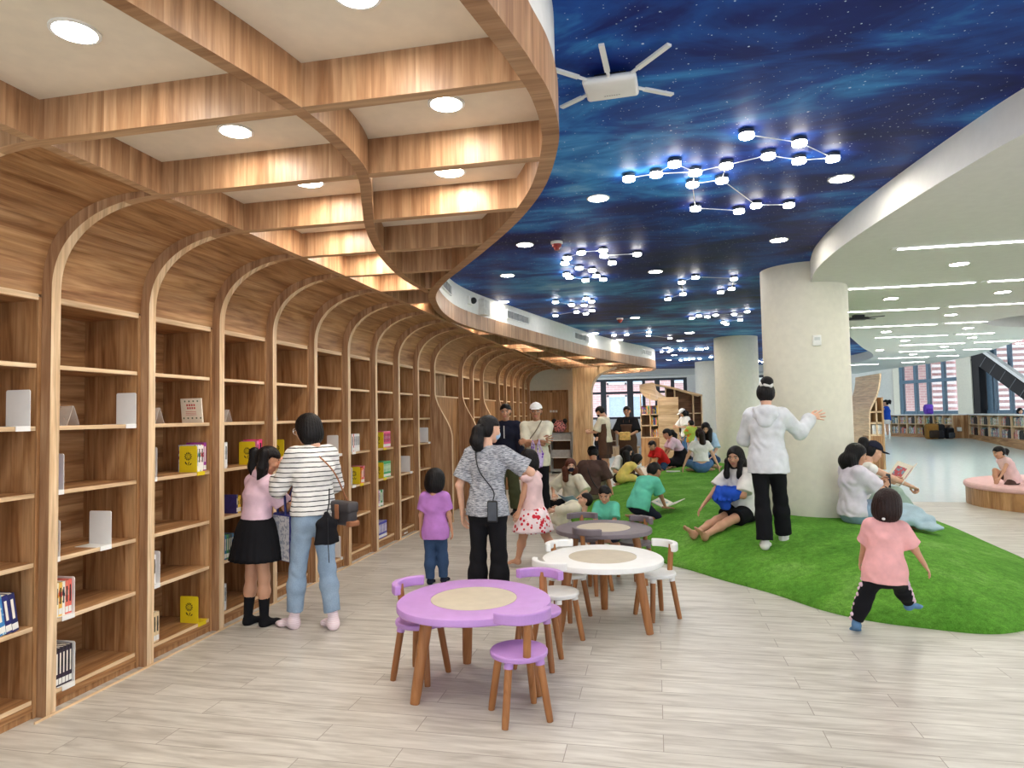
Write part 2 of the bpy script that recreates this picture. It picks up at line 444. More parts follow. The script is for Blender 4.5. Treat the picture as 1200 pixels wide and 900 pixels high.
# --- coffered canopy ----------------------------------------------------------
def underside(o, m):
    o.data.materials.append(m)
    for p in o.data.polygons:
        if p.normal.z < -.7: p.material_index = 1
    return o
b0 = [(-2.585, -1.2), (-2.585, 18.2)]
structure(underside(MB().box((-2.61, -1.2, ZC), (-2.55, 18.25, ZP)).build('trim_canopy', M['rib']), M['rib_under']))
mid = catmull([(-2.0, -1.2, 0), (-1.75, .3, 0), (-1.5, 1.55, 0), (-1.35, 2.3, 0), (-1.34, 2.75, 0), (-1.40, 3.1, 0), (-1.56, 3.5, 0), (-1.76, 4.0, 0), (-1.94, 4.6, 0), (-2.09, 5.4, 0), (-2.13, 6.2, 0)], 8)
def ribbon(P, w, z0, z1):
    Q = [(p[0], p[1]) for p in P]
    return MB().strip(offset_path(Q, w/2), offset_path(Q, -w/2), z0, z1, 'z')
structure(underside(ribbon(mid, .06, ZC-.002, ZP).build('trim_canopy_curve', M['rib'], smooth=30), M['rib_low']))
far_mid = catmull([(-2.3, 9.6, 0), (-1.95, 13, 0), (-1.5, 17, 0), (-.9, 20, 0)], 6)
structure(ribbon(far_mid, .06, ZC-.002, ZP).build('trim_canopy_curve', M['rib'], smooth=30))
far2 = catmull([(-2.5, 12.0, 0), (-2.3, 17, 0), (-2.1, 20.4, 0)], 6)
structure(ribbon(far2, .06, ZC-.002, ZP).build('trim_canopy_curve', M['rib'], smooth=30))
IN = offset_path(OUT, .075)
o = MB().strip(OUT, IN, ZC-.004, ZC+.2, 'z').build('trim_canopy_edge', M['rib'], smooth=30)
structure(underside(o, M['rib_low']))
structure(MB().strip(offset_path(OUT, .012), offset_path(OUT, .06), ZC+.2, ZS, 'z').build('trim_fascia', M['white'], smooth=40))
poly = offset_path(OUT, .04)+[(-3.99, -1.5)]
structure(MB().prism(poly, ZP-.004, ZP+.03).build('ceiling_coffer', M['coffer']))
# far ribs of the canopy, past the shelf wall
for k in range(4):
    y = 18.45+.7*k; xo = x_outer(y)-.05 if y < EX.y+2 else EX.x-.2
    structure(underside(MB().box((-3.6, y-.03, ZC), (xo, y+.03, ZP)).build('trim_canopy_rib', M['rib']), M['rib_low']))

# --- end wall with door, wooden pillar ---------------------------------------
YE = 18.35
def ex(px, y=YE): return aty(px, 470, y).x
def ezz(py, y=YE, px=660): return aty(px, py, y).z
x1 = ex(672.5)
dl, dr, dt = ex(624), ex(663.5), ezz(459.5)
structure(MB().box((-3.9, YE, 0), (dl-.06, YE+.12, ZC+.1)).box((dr+.06, YE, 0), (x1, YE+.12, ZC+.1)).box((dl-.06, YE, dt+.06), (dr+.06, YE+.12, ZC+.1)).build('wall_back', M['cream']))
dz = ezz(505)
structure(MB().box((dl-.06, YE-.02, 0), (dl, YE+.1, dt+.06)).box((dr, YE-.02, 0), (dr+.06, YE+.1, dt+.06)).box((dl, YE-.02, dt), (dr, YE+.1, dt+.06)).build('trim_door', M['wood']))
d = structure(MB().box((dl, YE+.02, 0), (dr, YE+.06, dt)).build('door_1', wood('door_veneer', (206, 160, 112), (178, 130, 84), (222, 180, 134), 'z', .22)))
pl = MB()
for px in (645.5, 648.8, 652):
    p = aty(px, 482, YE+.02); pl.box((p.x-.03, YE+.006, p.z-.03), (p.x+.03, YE+.02, p.z+.03))
pl.build('door_sign', M['plastic_white'], d)
# pillar clad in oak, flaring to the right under the canopy
YP = 17.6
def pxx(px, py): q = aty(px, py, YP); return (q.x, q.z)
L = [pxx(671.5, 575), pxx(671.5, 520), pxx(671.5, 470), pxx(671.5, 450), pxx(671, 440), pxx(670.5, 436), pxx(670.5, 432.5)]
Rr = [pxx(693, 575), pxx(693, 520), pxx(692.3, 470), pxx(692.6, 455), pxx(696, 446), pxx(703, 438), pxx(722, 431.5)]
L[0] = (L[0][0], 0); Rr[0] = (Rr[0][0], 0); L[-1] = (L[-1][0], ZC); Rr[-1] = (Rr[-1][0], ZC)
structure(MB().strip(catmull([(a, b, 0) for a, b in L], 5) and [(p.x, p.y) for p in catmull([(a, b, 0) for a, b in L], 5)], [(p.x, p.y) for p in catmull([(a, b, 0) for a, b in Rr], 5)], YP, YP+.6).build('pillar_oak', M['pale_wood'], smooth=30))

# --- columns ------------------------------------------------------------------
def column(x, y, r, z0, z1, nm='column'):
    return structure(MB().lathe([(r, z0), (r, z1)], 64).build(nm, M['cream'], smooth=40, loc=(x, y, 0)))
column(1.83, 8.72, .49, 0, ZS)
column(1.91, 16.35, .49, 0, ZS)
column(1.92, 24.0, .49, 0, ZS)

# --- turf mound ---------------------------------------------------------------
TURF = [(-.95, 9.0), (-.55, 8.2), (-.2, 7.65), (.12, 7.2), (.32, 6.98), (.6, 6.6), (.95, 6.2), (1.25, 5.74), (1.53, 5.5), (1.84, 5.38), (2.2, 5.3), (2.5, 5.42), (2.95, 5.8), (3.35, 6.5), (3.6, 7.5), (3.68, 8.6), (3.75, 10.2),
        (3.6, 12), (3.35, 14), (3.0, 16), (2.6, 18), (1.9, 19.4), (.9, 19.6), (.2, 18.8), (-.1, 17.2), (-.55, 15.6), (-1.1, 13.5), (-1.35, 11.5), (-1.25, 10.0)]
TP = catmull([(a, b, 0) for a, b in TURF+TURF[:1]], 6)[:-1]
TA = np.array([(p.x, p.y) for p in TP]); TB = np.roll(TA, -1, axis=0)
def turf_dist(x, y):
    """distance inside the outline (negative outside)"""
    p = np.array([x, y]); e = TB-TA; w = p-TA
    t = np.clip((w*e).sum(1)/(e*e).sum(1), 0, 1); d = np.sqrt(((w-e*t[:, None])**2).sum(1)).min()
    c = ((TA[:, 1] <= y) != (TB[:, 1] <= y)); xi = TA[:, 0]+(y-TA[:, 1])/np.where(TB[:, 1]-TA[:, 1] == 0, 1e-9, TB[:, 1]-TA[:, 1])*e[:, 0]
    return d if (np.logical_and(c, x < xi).sum() % 2) else -d
def mound(x, y):
    d = turf_dist(x, y)
    if d <= 0: return 0.
    u = min(1, d/1.75); h = .34+.03*math.sin(y*.45)+.02*math.sin(x*1.7)
    return .03+h*(1-(1-u)**2.2)
step = .12; gv = {}; mv = []; mf = []
gx = np.arange(-1.6, 4.0, step); gy = np.arange(5.1, 20, step)
def gvert(i, j):
    if (i, j) not in gv: gv[(i, j)] = len(mv); mv.append((gx[i], gy[j], mound(gx[i], gy[j])))
    return gv[(i, j)]
ins = {(i, j): turf_dist(x, y) > .09 for i, x in enumerate(gx) for j, y in enumerate(gy)}
for i in range(len(gx)-1):
    for j in range(len(gy)-1):
        if all(ins[q] for q in ((i, j), (i+1, j), (i+1, j+1), (i, j+1))):
            mf.append((gvert(i, j), gvert(i+1, j), gvert(i+1, j+1), gvert(i, j+1)))
bm = bmesh.new(); bvs = [bm.verts.new(q) for q in mv]
for q in mf: bm.faces.new([bvs[k] for k in q])
# stitch the stepped rim to the smooth outline
be = [e for e in bm.edges if len(e.link_faces) == 1]
ring = [[bm.verts.new((p.x, p.y, z)) for p in TP] for z in (.03, 0)]
n = len(TP); re_ = []
for k in range(n): bm.faces.new((ring[1][k], ring[1][(k+1) % n], ring[0][(k+1) % n], ring[0][k]))
bm.edges.ensure_lookup_table()
re_ = [bm.edges.get((ring[0][k], ring[0][(k+1) % n])) for k in range(n)]
bmesh.ops.triangle_fill(bm, use_beauty=True, use_dissolve=False, edges=be+re_)
bmesh.ops.recalc_face_normals(bm, faces=bm.faces)
me = bpy.data.meshes.new('turf_mound'); bm.to_mesh(me); bm.free(); me.materials.append(M['turf'])
me.polygons.foreach_set('use_smooth', [True]*len(me.polygons))
turf = bpy.data.objects.new('turf_mound', me); COL.objects.link(turf)
tag(turf, 'low green artificial turf mound spreading around the white columns', 'turf mound')
def gz(x, y): return max(mound(x, y), ramp_z(x, y))
# ================================================================== ceiling lights
def downlight(x, y, z, r=.085, label=None, grp='round recessed ceiling downlights'):
    t = empty('ceiling_downlight', (x, y, z), label=label, cat='ceiling light', group=grp)
    MB().lathe([(r*1.18, 0), (r*1.18, -.006), (r*1.0, -.008), (r*.98, -.002)], 28).build('trim_ring', M['plastic_white'], t, smooth=30)
    MB().lathe([(r*.97, -.001), (r*.97, -.0045)], 28).build('diffuser', M['lamp'], t)
    return t
for n, (px, py) in zip(('largest, above the near shelves', 'between two ribs above the third bookcase', 'half hidden by a rib near the curved edge', 'at the top edge of the view'), ((88, 36), (276, 153), (523, 121), (418, -8))):
    p = atz(px, py, ZP-.004); downlight(p.x, p.y, ZP-.004, .07, f'round downlight in the wooden coffers, {n}', 'downlights in the coffers')
for k, (x, y) in enumerate(((-1.9, .6), (-.95, .9), (-1.95, 3.55), (-2.2, 4.3), (-2.28, 5.05), (-2.3, 5.75), (-1.1, 3.6), (-1.3, 14.6), (-1.1, 16.6))):
    downlight(x, y, ZP-.004, .08, 'round downlight recessed high in the wooden coffers', 'downlights hidden in the coffers')
DL = [(701,232),(985.5,209),(615,286.5),(594.5,322.5),(590,353.5),(912.7,281),(768,318),(739,365),(695,390.5),(768,337),(888,338),(902,357),(722,406),(755,401),(711,399),(862,347),(742,390),(664,343)]
names = ['beside the router, left of the largest star cluster','right of the largest star cluster near the white fascia','below the curved edge, left of the red detector','second below the curved edge','third below the curved edge, above the camera','between the largest cluster and the near column','left of the middle column, in the open night sky','alone in the dark sky left of centre','above the fascia vents, left of centre']
for k, (px, py) in enumerate(DL[:7]+[(697,390.5),(726,398),(744,372),(781,407.5),(797,399),(784,421.5),(790,416)]):
    p = atz(px, py, ZS-.002)
    downlight(p.x, p.y, ZS-.002, .078, 'downlight in the night sky ceiling, '+(names[k] if k < len(names) else 'small with distance, above the far canopy edge'), 'downlights in the night sky ceiling')
for k, (x, y) in enumerate(((.9, .9), (2.1, 1.2), (.4, 2.2), (.8, 14.9), (3.2, 20.), (2.9, 17.3))):
    downlight(x, y, ZS-.002, .095, 'round downlight in the night sky ceiling out of the main view', 'downlights in the night sky ceiling')
for k, (px, py) in enumerate([(1124,309),(1044,349.6),(1175,342),(1114,368.7),(1038.5,388.6),(1134.6,384.2),(1061,398.8),(1139,395.4),(1106.6,406),(1070,415),(1195,402),(1031,410)]):
    p = atz(px, py, ZW-.002)
    downlight(p.x, p.y, ZW-.002, .085, f'{ORD[k]} round downlight from the camera in the white ceiling', 'downlights in the white ceiling')
for k, (x, y) in enumerate(((3.9, 2.6), (5.2, 5.), (3.4, 4.6), (6.6, 8.), (8, 12.))):
    downlight(x, y, ZW-.002, .085, 'round downlight in the white ceiling beside the camera', 'downlights in the white ceiling beside the view')
for k, (y0, y1) in enumerate(zip(fins[6:], fins[7:]+[18.3])):
    y = (y0+y1)/2; xo = x_outer(y)-.08
    if xo > -2.42 and y1-y0 < 1: downlight((-2.55+xo)/2, y, ZP-.004, .05 if y < 10 else .085, 'round downlight recessed high in the wooden coffers', 'downlights hidden in the coffers')
for k in range(3):
    y = 18.8+.7*k; xo = x_outer(y) if y < EX.y+2 else -.5
    for x in (-2.9, -2.0, xo-.5): downlight(x, y, ZP-.004, .09, 'round downlight recessed high in the wooden coffers', 'downlights hidden in the coffers')
downlight(OVC.x+1.6, OVC.y, ZS-.002, .085, 'downlight inside the oval ceiling recess at the right edge', 'downlights in the white ceiling')
# line lights in the white ceiling
LN = [((1053,291),(1230,280)),((995,338.5),(1142,330.5)),((1158,329.5),(1215,326)),((986,366),(1100,360.3)),((1113,359),(1215,354)),((998,384),(1098,379.3)),((1107,379),(1158,376)),((1026,395.7),(1110,392.3)),((1122,391.5),(1164,390)),((1055,404.5),(1130,401.7)),((1139,401.5),(1200,398)),((1053,412.5),(1120,409.5)),((1130,409.5),(1161,408.5)),((1030,420),(1088,418)),((1097,417.5),(1125,416)),((1058,424.5),(1082,424)),((992,428),(1031,426))]
for k, (a, b) in enumerate(LN):
    p, q = atz(*a, ZW-.004), atz(*b, ZW-.004); y = (p.y+q.y)/2
    t = empty('ceiling_strip_light', ((p.x+q.x)/2, y, ZW-.004), label=f'{ORD[k]} thin white line light from the camera in the white ceiling', cat='ceiling light', group='line lights in the white ceiling')
    h = (q.x-p.x)/2
    MB().box((-h-.06, -.035, -.006), (h+.02, .035, .004)).build('housing', M['metal_white'], t)
    MB().box((-h, -.026, -.010), (h, .026, -.0055)).build('diffuser', M['lamp_line'], t)
for k, y in enumerate((2.4, 4.6)):
    t = empty('ceiling_strip_light', (5.2, y, ZW-.004), label='thin white line light in the white ceiling beside the camera', cat='ceiling light', group='line lights beside the view')
    MB().box((-1.6, -.035, -.006), (1.6, .035, .004)).build('housing', M['metal_white'], t)
    MB().box((-1.55, -.026, -.010), (1.55, .026, -.0055)).build('diffuser', M['lamp_line'], t)
# constellations: drum lamps joined by thin rods
def constellation(pts, links, label):
    P = [atz(a, b, ZS-.04) for a, b in pts]; c = sum((p for p in P), Vector())/len(P); c.z = ZS-.001
    t = empty('constellation_light', c, label=label, cat='ceiling light', group='star constellation lights')
    for p in P:
        dl_ = MB().lathe([(.030, 0), (.030, -.006), (.045, -.008), (.0455, -.026), (.044, -.027)], 20).build('drum_housing', M['metal_dark'], t, smooth=30, loc=(p.x-c.x, p.y-c.y, 0))
        MB().lathe([(.0435, -.026), (.044, -.046), (.039, -.050)], 20).build('diffuser', M['lamp_star'], dl_, smooth=30)
    for i, j in links:
        a, b = P[i]-c, P[j]-c; a.z = b.z = -.03
        MB().tube([a, b], .0032, 6).build('rod', M['metal_white'], t)
constellation([(737,210),(769,205),(790.5,193),(814.5,203),(851,195),(900.5,183.5),(936.5,189),(976,186.5),(937,168.5),(875,159.5),(811.5,217),(846,212),(815,245),(866,248),(886,241.5),(924.5,241)],
    [(0,1),(1,2),(1,3),(2,3),(3,4),(4,5),(5,6),(6,7),(7,8),(8,9),(3,10),(10,11),(4,11),(10,12),(12,13),(11,14),(14,15)], 'largest constellation of drum lamps on the night sky ceiling, nearest the camera')
s = 5.4545
def z4(l): return [(540+x/s, 270+y/s) for x, y in l]
constellation(z4([(665,212),(681,180),(770,145),(910,132),(916,165),(968,210),(1127,155),(757,243),(840,257),(866,293),(910,315),(798,321),(695,302),(676,285)]), [(0,1),(1,2),(2,3),(4,6),(4,5),(0,7),(7,8),(8,9),(9,10),(9,11),(11,12),(12,13)], 'constellation of drum lamps to the left of centre, right of the red detector')
constellation(z4([(605,460),(708,478),(788,480),(802,437),(836,456),(740,522),(800,533),(838,514),(606,545)]), [(0,1),(1,2),(2,3),(3,4),(8,5),(5,6),(6,7)], 'small constellation of drum lamps above the fascia vents')
s5 = 1200/280
def z5(l): return [(740+x/s5, 320+y/s5) for x, y in l]
constellation(z5([(183,132),(259,107),(252,48),(321,23),(515,30),(503,80),(448,98)]), [(0,1),(1,2),(2,3),(3,4),(4,5),(5,6)], 'constellation of drum lamps midway, straight above the middle column')
constellation(z5([(303,227),(337,215),(382,221),(422,212),(516,208),(581,195),(546,236),(463,249),(478,257)]), [(0,2),(1,3),(3,4),(4,5),(6,7),(7,8)], 'flat row constellation of drum lamps just above the middle column')
constellation(z4([(979,670),(1060,667)])+z5([(88,297),(85,315),(193,328)]), [(0,1),(1,2),(2,3),(3,4)], 'short chain constellation beyond the small one, past the second red detector')
constellation(z5([(152,395),(188,395),(201,389),(246,386),(270,388),(328,382),(351,384),(377,378)]), [(0,1),(2,3),(3,4),(5,6),(6,7)], 'distant constellation row left of the middle column, upper')
constellation(z5([(248,438),(270,436),(288,434),(309,432),(342,430),(399,423),(425,421)]), [(0,1),(1,2),(2,3),(3,4),(5,6)], 'distant constellation row left of the middle column, lower')
constellation(z5([(615,448),(636,443),(658,447),(674,438),(686,333)]), [(0,1),(1,2),(2,3)], 'distant constellation seen between the middle and the near column')
# ================================================================== play tables and chairs
M['beech'] = wood('beech_leg', (172, 116, 70), (146, 92, 52), (190, 134, 86), 'z', .5, .4, .2)
LILAC, WHT, GRY = (184, 140, 204), (230, 230, 228), (118, 108, 114)
PAINT = {'lilac': flat(LILAC, .42, .4, .02, name='lilac_paint'), 'white': flat(WHT, .4, .4, .01, name='white_paint'), 'grey': flat(GRY, .45, .4, .03, name='grey_paint')}
M['inlay'] = flat((192, 182, 162), .55, .3, .02, name='sand_inlay')
def leg_shape(top, foot, r0=.026, r1=.021, k=8):
    top, foot = Vector(top), Vector(foot); d = (foot-top)
    P = [top+d*t for t in np.linspace(0, 1, k)]
    return P, [r0+(r1-r0)*t for t in np.linspace(0, .93, k-1)]+[r1*.88]
def play_table(c, feet, col, label):
    t = empty('play_table', (c[0], c[1], 0), label=label, cat='table', group='round play tables')
    # softly three-lobed top
    ph = math.atan2(feet[0][1], feet[0][0])
    poly = [((.447+.013*math.cos(3*(a-ph)))*math.cos(a), (.447+.013*math.cos(3*(a-ph)))*math.sin(a)) for a in np.linspace(0, 2*PI, 96, endpoint=False)]
    rin = .256
    inner = [(rin*math.cos(a), rin*math.sin(a)) for a in np.linspace(0, 2*PI, 96, endpoint=False)]
    mb = MB(); lv = [(.965, .468), (.99, .4705), (1, .476), (1, .502), (.992, .508), (.98, .51)]
    rings = [[(x*s, y*s, z) for x, y in poly] for s, z in lv]+[[(x, y, .51) for x, y in inner], [(x, y, .5075) for x, y in inner]]
    n = 96; v = [p for r in rings for p in r]; f = []
    for i in range(len(rings)-1):
        f += [(i*n+k, i*n+(k+1) % n, (i+1)*n+(k+1) % n, (i+1)*n+k) for k in range(n)]
    f += [tuple(range(n))[::-1], tuple((len(rings)-1)*n+k for k in range(n))]
    mb.add(v, f).build('tabletop', PAINT[col], t, smooth=35)
    MB().lathe([(rin-.003, .5072), (rin-.003, .5098), (rin-.006, .5105), (0, .5105)], 64).build('inlay_disc', M['inlay'], t, smooth=30)
    for fx, fy in feet:
        a = Vector((fx*.78, fy*.78, .47)); P, R = leg_shape(a, (fx, fy, 0), .036, .030)
        l = MB().tube(P, R, 16).build('leg', M['beech'], t, smooth=35)
        MB().tube([a+Vector((0, 0, .002)), a+Vector((fx*.015, fy*.015, -.035))], .040, 16).build('socket', PAINT[col], l, smooth=35)
    return t
play_table((-1.07, 3.865), [(-.267, -.292), (-.147, .346), (.391, -.073)], 'lilac', 'lilac round play table with sand coloured centre, nearest the camera')
play_table((-.41, 5.12), [(-.026, .411), (.338, -.167), (-.306, -.203)], 'white', 'white round play table with sand coloured centre, between the lilac and grey ones')
play_table((-.5, 6.42), [(-.31, -.24), (.38, -.1), (-.06, .39)], 'grey', 'grey round play table with sand coloured centre, beside the turf mound')
def play_chair(c, back, col, label, grp):
    a0 = math.atan2(back[1], back[0])
    t = empty('toddler_chair', (c[0], c[1], 0), a0-PI/2, label, 'chair', grp)   # backrest towards local +y
    MB().lathe([(0, .316), (.143, .316), (.151, .321), (.153, .328), (.153, .340), (.148, .346), (.138, .346), (0, .344)], 40).build('seat', PAINT[col], t, smooth=35)
    for sx, sy in ((-1, -1), (1, -1), (1, 1), (-1, 1)):
        a = Vector((sx*.083, sy*.083, .318)); b = (sx*.122, sy*.122, 0)
        P, R = leg_shape(a, b, .021, .0195); l = MB().tube(P, R, 14).build('leg', M['beech'], t, smooth=35)
        MB().tube([a, a+(Vector(b)-a)*.11], .0245, 14).build('socket', PAINT[col], l, smooth=35)
    MB().tube([(0, .128, .342), (0, .136, .43), (0, .148, .545)], .021, 14).build('backrest_post', M['beech'], t, smooth=35)
    n = 25; A = []; B = []
    for q in np.linspace(-1, 1, n):
        ang = PI/2+q*math.radians(63); w = 1-.10*abs(q)**4
        A.append((.182*math.cos(ang), .182*math.sin(ang)-.012)); B.append((.142*math.cos(ang), .142*math.sin(ang)-.012))
    MB().strip(A, B, .514, .572, 'z').build('backrest', PAINT[col], t, bevel=.008)
    return t
G1, G2, G3 = 'lilac toddler chairs', 'white toddler chairs', 'grey toddler chairs'
play_chair((-.735, 3.53), (.5, -.86), 'lilac', 'lilac toddler chair with round seat, in front of the lilac table', G1)
play_chair((-1.437, 3.958), (-.97, .22), 'lilac', 'lilac toddler chair tucked under the lilac table on the bookcase side', G1)
play_chair((-.765, 4.27), (.1, .99), 'lilac', 'lilac toddler chair at the far right of the lilac table, backrest to the white table', G1)
play_chair((-.70, 4.72), (-.55, -.83), 'white', 'white toddler chair just behind the farthest lilac chair', G2)
play_chair((-.70, 5.29), (-.83, .55), 'white', 'white toddler chair at the far left of the white table', G2)
play_chair((-.02, 5.39), (.83, .55), 'white', 'white toddler chair right of the white table, nearest the turf', G2)
play_chair((-.575, 6.06), (-.5, -.86), 'grey', 'grey toddler chair in front of the grey table, backing the white table', G3)
play_chair((-.73, 6.80), (-.2, .98), 'grey', 'grey toddler chair at the far left of the grey table', G3)
play_chair((-.21, 6.63), (.7, .71), 'grey', 'grey toddler chair right of the grey table against the turf', G3)

# ================================================================== things on the shelves
def bookend(y, z, label, h=.2, d=.135, x=XC-.004, mat=None, grp='white metal bookends', flower=False, side=-1):
    """an upright plate across the shelf with a foot under the books and a lip over the shelf edge"""
    t = empty('bookend', (x, y, z), label=label, cat='bookend', group=grp)
    m = mat or M['metal_white']
    r = .012
    P = [(0, 0), (0, h-r)]+[(-r+r*math.cos(a), h-r+r*math.sin(a)) for a in np.linspace(0, PI/2, 5)]+[(-d+r-r*math.sin(a), h-r+r*math.cos(a)) for a in np.linspace(0, PI/2, 5)]+[(-d, 0)]
    MB().prism(P, -.0015, .0015, axis='y').build('plate', m, t)
    MB().box((-d, min(0, side*.11), 0), (0, max(0, side*.11), .002)).box((-.001, min(0, side*.085), -.026), (.003, max(0, side*.085), .002)).build('foot', m, t)
    if flower:
        mb = MB(); c = (-d*.5, h*.6)
        def dot(cx, cz, rx, rz, ang):
            ca, sa = math.cos(ang), math.sin(ang); n = 8
            P = [(cx+ca*rx*math.cos(q)-sa*rz*math.sin(q), cz+sa*rx*math.cos(q)+ca*rz*math.sin(q)) for q in np.linspace(0, 2*PI, n, endpoint=False)]
            mb.prism(P, -.0024, -.0014, axis='y')
        for k in range(12): a = k*PI/6; dot(c[0]+.024*math.cos(a), c[1]+.024*math.sin(a), .009, .004, a)
        for k in range(5): a = k*2*PI/5; dot(c[0]+.009*math.cos(a), c[1]+.009*math.sin(a), .003, .003, a)
        dot(c[0]+.004, c[1]-.052, .018, .003, 1.2); dot(c[0]-.018, c[1]-.05, .014, .005, 2.2); dot(c[0]+.02, c[1]-.058, .012, .004, .7)
        mb.build('punched_flower', M['black'], t)
    return t
M['pages'] = flat((240, 234, 220), .8, .1, .02, name='paper')
M['yellow_metal'] = flat((232, 206, 34), .45, .4, .02, name='yellow_powder_coat')
_cov = {}
def cover_mat(c, c2=None, seed=0):
    """printed cover: base colour with blotches of a second colour"""
    k = (c, c2, seed)
    if k in _cov: return _cov[k]
    t = NT('book_cover'); v = t.coords()
    nz = t.noise(v, 28+seed*3, 2, .4, .5)[0]
    m = t.done(t.ramp(nz, [(.0, c), (.52, c), (.56, c2 or tuple(x*.9 for x in c)), (1, c2 or tuple(x*.9 for x in c))]), .4, 0, .45)
    _cov[k] = m; return m
BOOKC = [(226, 196, 60), (212, 84, 60), (240, 236, 226), (60, 120, 176), (70, 150, 96), (224, 140, 160), (150, 90, 160), (44, 60, 120), (236, 170, 80), (40, 40, 48), (200, 60, 90), (120, 180, 190)]
def book(x, y, z, th, h, d, c, c2=None, label=None, grp=None, tilt=0, spine='x', lab=True, detail=True, name='book'):
    """book standing upright, spine towards +x, thickness along y"""
    t = MB().box((-d, 0, 0), (0, .0018, h)).box((-d, th-.0018, 0), (0, th, h)).box((-.0018, 0, 0), (.0008, th, h)).build(name, cover_mat(c, c2, int(h*1000) % 5))
    t.location = (x, y, z); t.rotation_euler = (tilt, 0, 0)
    tag(t, label, 'book', grp)
    MB().box((-d+.004, .0018, .003), (-.0018, th-.0018, h-.003)).build('pages', M['pages'], t)
    if lab:
        MB().box((.0008, .001, .012), (.0014, th-.001, .045)).build('spine_label', M['plastic_white'], t)
        if detail and th > .012: MB().box((.0008, th*.3, .07), (.0013, th*.7, h-.03)).build('spine_title', M['pages'] if sum(c) < 420 else M['black'], t)
    return t
rnd = random.Random(3)
def row(y, z, specs, where, bid, d=.15, x=XC-.02, tilt=0, lab=True):
    for k, s in enumerate(specs):
        th, h, c = s[:3]; c2 = s[3] if len(s) > 3 else None
        book(x, y, z, th, h, d, c, c2, f'{s[4] if len(s) > 4 else colname(c)} book, {ORD[k]} from the left, {where}', bid, tilt, lab=lab)
        y += th+.0012
    return y
def colname(c):
    r, g, b = c; mx, mn = max(c), min(c)
    if mx < 70: return 'black'
    if mn > 200: return 'white'
    if mx-mn < 25: return 'grey'
    if r > 190 and g > 150 and b < 120: return 'yellow'
    if r > 190 and g > 110 and b < 110: return 'orange'
    if r > 180 and b > 120 and g < 170: return 'pink'
    if r > 150 and g < 110 and b < 110: return 'red'
    if r > 110 and b > 120 and g < 120: return 'purple'
    if g > r and g > b: return 'green'
    if b < 120: return 'dark'
    return 'blue' if b > g else 'teal'
fc = lambda k: Y0+DP*k           # centre of the k-th fin (0 = the one nearest the left edge)
ys = lambda k: fc(k)+.056        # first free place in the bay after fin k
yv = lambda px, py: atx(px, py, XC).y
# bay left of the first fin
bookend(yv(36, 500)-.0, 1.57, 'white bookend plate alone on a shelf at the left edge of the view', .2, .16)
row(yv(37, 715)-.21, .49, [(.03, .19, (30, 110, 80)), (.012, .2, (238, 210, 50)), (.04, .21, (60, 130, 190), (180, 210, 220)), (.034, .205, (40, 44, 110)), (.036, .205, (36, 40, 96))], 'leaning on a low shelf at the left edge', 'books leaning at the left edge', tilt=.16)
# bay B
def acrylic_stand(y, z, label, w=.14, h=.1):
    t = empty('acrylic_stand', (XC-.03, y, z), label=label, cat='display stand', group='clear acrylic book stands')
    for s, l in ((-1, 'front_panel'), (1, 'back_panel')):
        MB().strip([(s*.045, 0), (s*.004, h)], [(s*.041, 0), (s*.0005, h)], -w, 0, 'x').build(l, M['acrylic'], t)
    MB().box((-w, -.085, 0), (0, -.045, .003)).box((-w, -.088, 0), (-.0, -.085, .018)).build('lip', M['acrylic'], t)
    return t
acrylic_stand(yv(117, 496)-.16, 1.57, 'clear acrylic book stand, empty, in the second bookcase from the left edge', .16, .115)
bookend(yv(160, 500), 1.57, 'white bookend beside the empty acrylic stand', .205, .15)
bookend(ys(0)+.07, 1.205, 'white bookend hiding a purple book behind the first full rib', .205, .13)
book(XC-.012, ys(0)+.012, 1.205, .02, .19, .14, (130, 90, 160), None, 'purple book squeezed between rib and white bookend', 'books in the second bookcase')
bookend(ys(0)+.05, .83, 'white bookend close behind the first full rib, third shelf from below', .205, .12)
bookend(yv(131, 640), .83, 'white bookend standing free in the middle of the second bookcase', .205, .16)
e = row(ys(0), .49, [(.018, .19, (238, 226, 200), (200, 120, 60)), (.02, .19, (236, 200, 60)), (.02, .19, (238, 230, 200), (220, 150, 50)), (.022, .19, (236, 190, 90), (200, 70, 40)), (.018, .19, (240, 235, 225), (80, 80, 90)), (.022, .19, (228, 120, 100), (240, 180, 160)), (.02, .195, (232, 110, 100))], 'second shelf of the second bookcase', 'yellow and red books in the second bookcase')
bookend(e+.004, .49, 'white bookend holding the yellow and red books', .205, .15)
e = row(ys(0), .10, [(.021, .215, (50, 36, 56), (28, 26, 32)) for k in range(7)], 'bottom shelf of the second bookcase', 'dark purple set of books on the bottom shelf')
bookend(e+.004, .10, 'white bookend holding the dark purple set', .225, .15)
# bay C
acrylic_stand(yv(206, 495)-.12, 1.57, 'clear acrylic book stand left of the cream picture book', .15, .11)
t = empty('picture_book', (XC-.02, yv(247, 493)-.06, 1.57), label='cream picture book with small drawings facing out on an upper shelf', cat='book', group='display books')
t.rotation_euler = (.12, 0, 0)
MB().rbox((-.18, -.004, 0), (0, .006, .185), .002).build('cover', flat((236, 226, 206), .5, .3, .02), t)
pm = MB()
for k in range(9): pm.box((-.165+.018*k, -.0048, .158 if k % 2 else .03), (-.153+.018*k, -.0042, .17 if k % 2 else .042))
pm.build('small_drawings', flat((110, 120, 92), .6, .2, .2), t)
pm = MB()
for k in range(4): pm.box((-.13+.02*k, -.0048, .128), (-.117+.02*k, -.0042, .142)); pm.box((-.125+.019*k, -.0048, .105), (-.113+.019*k, -.0042, .119))
for k in range(3): pm.box((-.14, -.0048, .06+.012*k), (-.05, -.0042, .063+.012*k))
pm.build('title', flat((196, 70, 60), .6, .2), t)
